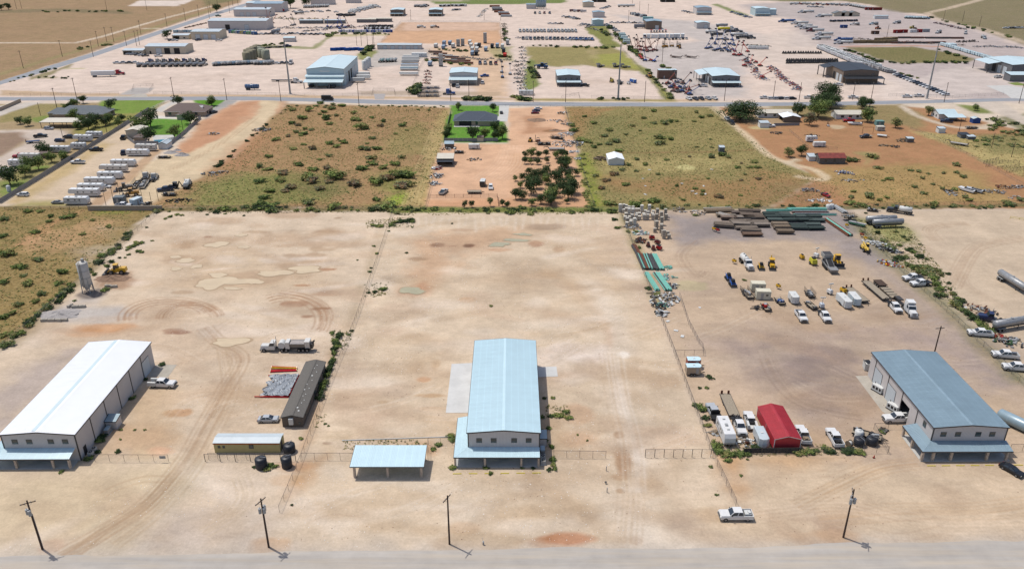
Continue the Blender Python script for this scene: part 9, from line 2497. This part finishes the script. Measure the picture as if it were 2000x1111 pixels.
yr=[(730,200,1.6),(795,255,1.4),(1055,245,1.2),(1080,262,1.2),(1105,248,1.),(1175,302,.9),(1100,340,1.8),(1127,358,1.6),(1178,390,2.),(1230,415,1.2),(1320,505,1.3),(1340,530,1.5),(1398,528,1.2),(1240,475,2.4),(1280,500,2.2),(1260,530,2.4),(1290,555,2.2),(1310,600,2.4),(1335,640,2.2),(1365,685,2.),(1325,695,1.8),(1438,682,1.6),(1470,715,1.6),(1495,735,1.8),(1460,750,3.),(1405,600,1.1),(1410,645,1.),(985,425,1.8),(1020,305,1.5),(1020,400,2.2),(1070,395,2.),(1080,450,2.2),(1130,470,2.4),(1190,470,2.4),(1200,510,2.4),(960,330,2.),(1550,830,2.2),(1600,860,2.4),(1650,910,2.),(1690,940,2.),(1720,965,1.6),(1510,800,2.),(900,270,1.8),(940,300,1.8),(1040,235,1.),(990,200,1.3),(850,210,1.6),(760,60,1.)]
for x,y,r in yr:
 Sb('Y4',x,y,r,'grey green weed bush along the fence of the tanker yard','weed bushes of the tanker yard fence',RT.choice((2,0,2,3)),None,'weed','weed_clump')
for k,(x,y) in EN(((965,60),(950,120),(935,180),(925,230),(905,290),(885,340),(870,390),(855,430),(840,470),(830,500),(915,255),(890,310),(860,410),(940,150))):
 Sb('X2',x,y,1.3,'tall green brush growing behind the brown mobile home','brush behind the mobile home',RT.choice((0,3)),1.2)
for zn,a,c,n_,r in(('Z2',(830,420),(920,350),12,4.2),('Z2',(560,285),(620,255),8,3.6),('Z2',(0,355),(200,345),10,2.6),('Z2',(640,260),(1030,265),16,2.6),('Z2',(1260,655),(1225,740),6,5),('Z2',(1600,770),(1850,770),14,3.4),('Z3',(10,755),(130,780),10,3.2),('Z3',(130,480),(190,640),14,3.),('Z3',(750,200),(990,440),30,3.6),('Z3',(690,230),(760,290),10,3.2),('Z3',(120,358),(830,372),26,2.2),('Z3',(1150,510),(1220,530),8,2.6),('Z3',(1050,540),(1260,780),20,2.2),('Z3',(640,768),(900,772),12,1.8),('Z4',(600,385),(900,490),22,2.6),('Z4',(950,490),(1540,485),20,2.6),('Z4',(1300,380),(1560,460),14,2.6),('Z4',(1000,560),(1160,610),10,1.8),('Z1',(570,395),(230,510),0,2),('Z1',(590,380),(900,340),8,2.4),('Z1',(300,90),(1000,90),14,3.),('Z1',(60,640),(500,515),12,1.8),('Z1',(240,605),(540,605),9,1.6),('Z2',(1330,470),(1680,505),16,2.4),('Z2',(1380,380),(1640,400),12,2.2),('Z2',(1840,430),(1990,440),10,2.4),('Z2',(1930,170),(1960,320),8,2.6),('Z4',(1250,130),(1900,290),18,2.6)):
 for i in range(n_):
  t=RT.random()
  Br('hedge brush of the far yards',zn,a[0]+(c[0]-a[0])*t+RT.uniform(-14,14),a[1]+(c[1]-a[1])*t+RT.uniform(-6,6),r*RT.uniform(.6,1.2),RT.choice((0,2,3,3)))
for k in range(95):
 x=RT.uniform(300,1210)
 Br('weedy brush along the back fence of the lots','P',x,RT.uniform(403,413)+(4 if 760<x else 0)*RT.random(),RT.uniform(.9,2.4),RT.choice((0,1,3,2)),.8)
for k in range(60):
 x=RT.uniform(1215,2000)
 Br('grey weeds along the back fence of the equipment yards','P',x,RT.uniform(399,407),RT.uniform(.8,2.),RT.choice((2,2,3)),.7)
for k in range(30):
 x=RT.uniform(1128,1170)
 y=RT.uniform(300,405)
 Br('bright green weeds between the orchard and the olive field','P',1128+(y-300)*.2+RT.uniform(-2,12),y,RT.uniform(1.,2.),1,.6)
for k in range(46):
 t=RT.random()
 P_=[(304,412),(205,505),(120,580),(30,660)]
 i=min(2,int(t*3))
 u=t*3-i
 Br('scrub bushes along the fence of the silo yard','P',P_[i][0]+(P_[i+1][0]-P_[i][0])*u+RT.uniform(-10,2),P_[i][1]+(P_[i+1][1]-P_[i][1])*u+RT.uniform(-3,3),RT.uniform(.8,2.),RT.choice((0,2,3)))
for k in range(40):
 t=RT.random()
 Br('roadside weeds at the shrub field','P',560+310*t,206+RT.uniform(0,4),RT.uniform(.7,1.4),2)
 if k<26:
  u=RT.random()
  Br('dark weeds beside the haul road','P',556-130*u+RT.uniform(-4,4),214+110*u,RT.uniform(.8,1.8),3)
for key,L in BRUSH.items():
 acc=MB()
 for x,y,r,h,kd,v,a in L:
  mk=('bsh',kd,v)
  if mk not in MESHES:
   b_=g_shrub(SH[kd],50+5*kd+v,150,.16)()
   MESHES[mk]=b_[1][1]
  src=MESHES[mk]
  ca_,sa_=math.cos(a)*r,math.sin(a)*r
  n0=len(acc.v)
  acc.v.extend([(x+q[0]*ca_-q[1]*sa_,y+q[0]*sa_+q[1]*ca_,q[2]*h) for q in src.v])
  acc.f.extend([[i+n0 for i in f] for f in src.f])
  acc.k.extend(src.k)
 tag(acc.build('brush'),key,'brush',None,'stuff')
def tufts(name,polys,n,m,smin,smax,seed):
 rg=np.random.default_rng(seed)
 P=[]
 areas=[]
 for zone,pts in polys:
  q=[at(zone,*p) for p in pts]
  areas.append((abs(sum(q[i].x*q[(i+1)%len(q)].y-q[(i+1)%len(q)].x*q[i].y for i in range(len(q))))/2,q))
 tot=sum(a for a,_ in areas)
 for A,q in areas:
  k=int(n*A/tot)
  xs,ys=np.array([v.x for v in q]),np.array([v.y for v in q])
  x=rg.uniform(xs.min(),xs.max(),k*4)
  y=rg.uniform(ys.min(),ys.max(),k*4)
  ins=np.zeros(len(x),bool)
  for i in range(len(q)):
   x0,y0,x1,y1=xs[i],ys[i],xs[(i+1)%len(q)],ys[(i+1)%len(q)]
   ins^=((y0>y)!=(y1>y))&(x<(x1-x0)*(y-y0)/((y1-y0) or 1e-9)+x0)
  w=fbm(x,y,12,seed,3)
  ins&=w>-.06
  P.append(np.stack([x[ins],y[ins]],1)[:k])
 P=np.concatenate(P)
 N=len(P)
 B=5
 a=rg.uniform(0,6.283,(N,B))
 s=rg.uniform(smin,smax,(N,1))*rg.uniform(.7,1.3,(N,B))
 base=np.repeat(P[:,None,:],B,1)+np.stack([np.cos(a),np.sin(a)],-1)*(s*.25)[...,None]
 tip=np.repeat(P[:,None,:],B,1)+np.stack([np.cos(a),np.sin(a)],-1)*(s*.8)[...,None]
 pr=np.stack([-np.sin(a),np.cos(a)],-1)*(s*.3)[...,None]
 z0=np.zeros((N,B,1))
 v=np.stack([np.concatenate([base-pr,z0],-1),np.concatenate([base+pr,z0],-1),np.concatenate([tip,(s*.45)[...,None]],-1)],2).reshape(-1,3)
 me=bpy.data.meshes.new(name)
 M=len(v)//3
 me.vertices.add(len(v))
 me.vertices.foreach_set('co',v.astype(np.float32).ravel())
 me.loops.add(M*3)
 me.loops.foreach_set('vertex_index',np.arange(M*3,dtype=np.int32))
 me.polygons.add(M)
 me.polygons.foreach_set('loop_start',(np.arange(M)*3).astype(np.int32))
 me.polygons.foreach_set('loop_total',np.full(M,3,np.int32))
 me.update(calc_edges=True)
 me.materials.append(MATS[m])
 o=link(name,me)
 return tag(o,{'straw':'dry straw coloured grass tufts over the scrub fields','leaf_olive':'olive green grass tufts over the scrub fields','straw_brown':'brown dry grass tufts over the scrub fields','leaf_mid':'green weeds scattered over the scrub fields','leaf_dark':'low dark weeds scattered over the scrub fields'}[m],'grass',None,'stuff')
FL=[('P',[(560,206),(880,212),(850,330),(832,405),(300,405),(440,325),(510,260)]),('P',[(1108,213),(1395,213),(1520,315),(1590,348),(1500,404),(1168,404),(1130,300)]),('P',[(0,406),(296,406),(195,505),(110,575),(0,672)])]
FR=[('P',[(1500,330),(1620,350),(1780,325),(1990,400),(1500,403)]),('P',[(1790,262),(2010,262),(2010,355),(1900,305)])]
tufts('dry_grass',FL+FR,12000,'straw',.2,.5,1)
tufts('dry_grass',FL+FR,5000,'straw_brown',.2,.5,2)
tufts('green_grass',FL+FR,9000,'leaf_olive',.25,.6,3)
tufts('green_weeds',FL,5000,'leaf_mid',.25,.7,4)
tufts('dark_weeds',FL+FR,900,'leaf_dark',.25,.6,5)
YW=[('X2',[(1000,815),(1600,805),(1600,870),(1000,880)]),('X2',[(800,640),(880,620),(880,720),(800,740)]),('Y2',[(840,600),(1040,600),(1040,700),(840,720)]),('Y2',[(850,120),(1220,90),(1220,175),(850,180)]),('X4',[(350,860),(1540,900),(1540,980),(420,1000)]),('Y4',[(700,110),(1100,180),(1500,700),(1700,950),(1660,960),(1150,560),(760,250)]),('X2',[(900,20),(1080,20),(1030,160),(960,160)]),('X3',[(800,560),(980,560),(990,660),(800,650)]),('P',[(775,412),(1200,412),(1200,418),(775,421)]),('P',[(310,410),(760,411),(760,415),(310,417)])]
tufts('yard_weeds',YW,2600,'leaf_olive',.2,.5,6)
tufts('yard_weeds',YW,1600,'leaf_dark',.2,.5,7)
def stones(name,label,poly,n,m,smin,smax,seed):
 rg=np.random.default_rng(seed)
 q=[at('P',*p) for p in poly]
 xs,ys=np.array([v.x for v in q]),np.array([v.y for v in q])
 x,y=rg.uniform(xs.min(),xs.max(),n*4),rg.uniform(ys.min(),ys.max(),n*4)
 ins=np.zeros(len(x),bool)
 for i in range(len(q)):
  x0,y0,x1,y1=xs[i],ys[i],xs[(i+1)%len(q)],ys[(i+1)%len(q)]
  ins^=((y0>y)!=(y1>y))&(x<(x1-x0)*(y-y0)/((y1-y0) or 1e-9)+x0)
 ins&=fbm(x,y,16,seed,3)>0
 P=np.stack([x[ins],y[ins]],1)[:n]
 N=len(P)
 s=rg.uniform(smin,smax,N)*rg.uniform(.4,1,N)
 D=np.array([(1,0,0),(0,1,0),(-1,0,0),(0,-1,0),(0,0,.7),(0,0,-.3)])
 v=(np.concatenate([P,np.zeros((N,1))],1)[:,None,:]+D[None]*(s[:,None,None]*rg.uniform(.6,1.3,(N,6,1)))).reshape(-1,3)
 T=np.array([(0,1,4),(1,2,4),(2,3,4),(3,0,4)])
 f=(np.arange(N)[:,None,None]*6+T[None]).reshape(-1,3)
 me=bpy.data.meshes.new(name)
 me.from_pydata(v.tolist(),[],f.tolist())
 me.materials.append(MATS[m])
 tag(link(name,me),label,'stones',None,'stuff')
LOT=[(765,420),(1205,418),(1440,1000),(1440,1055),(535,1070),(690,640)]
mat('chalk',(250,244,232),rough=.9,var=.1)
stones('chalk_stones','small white chalk stones strewn over the middle lot',LOT,3600,'chalk',.06,.18,3)
stones('chalk_stones','small white chalk stones strewn over the silo yard',[(330,420),(755,420),(540,1000),(200,1070),(0,1075),(330,900)],1800,'chalk',.06,.16,4)
stones('dark_clods','small brown clods strewn over the yards',[(330,420),(1205,418),(1440,1000),(2000,1040),(0,1070),(330,900)],2000,'soil_brown',.06,.18,5)
stones('dark_clods','small brown clods strewn over the equipment yards',[(1215,420),(1660,420),(1990,745),(2100,1040),(1450,1050)],1800,'soil_brown',.06,.18,6)
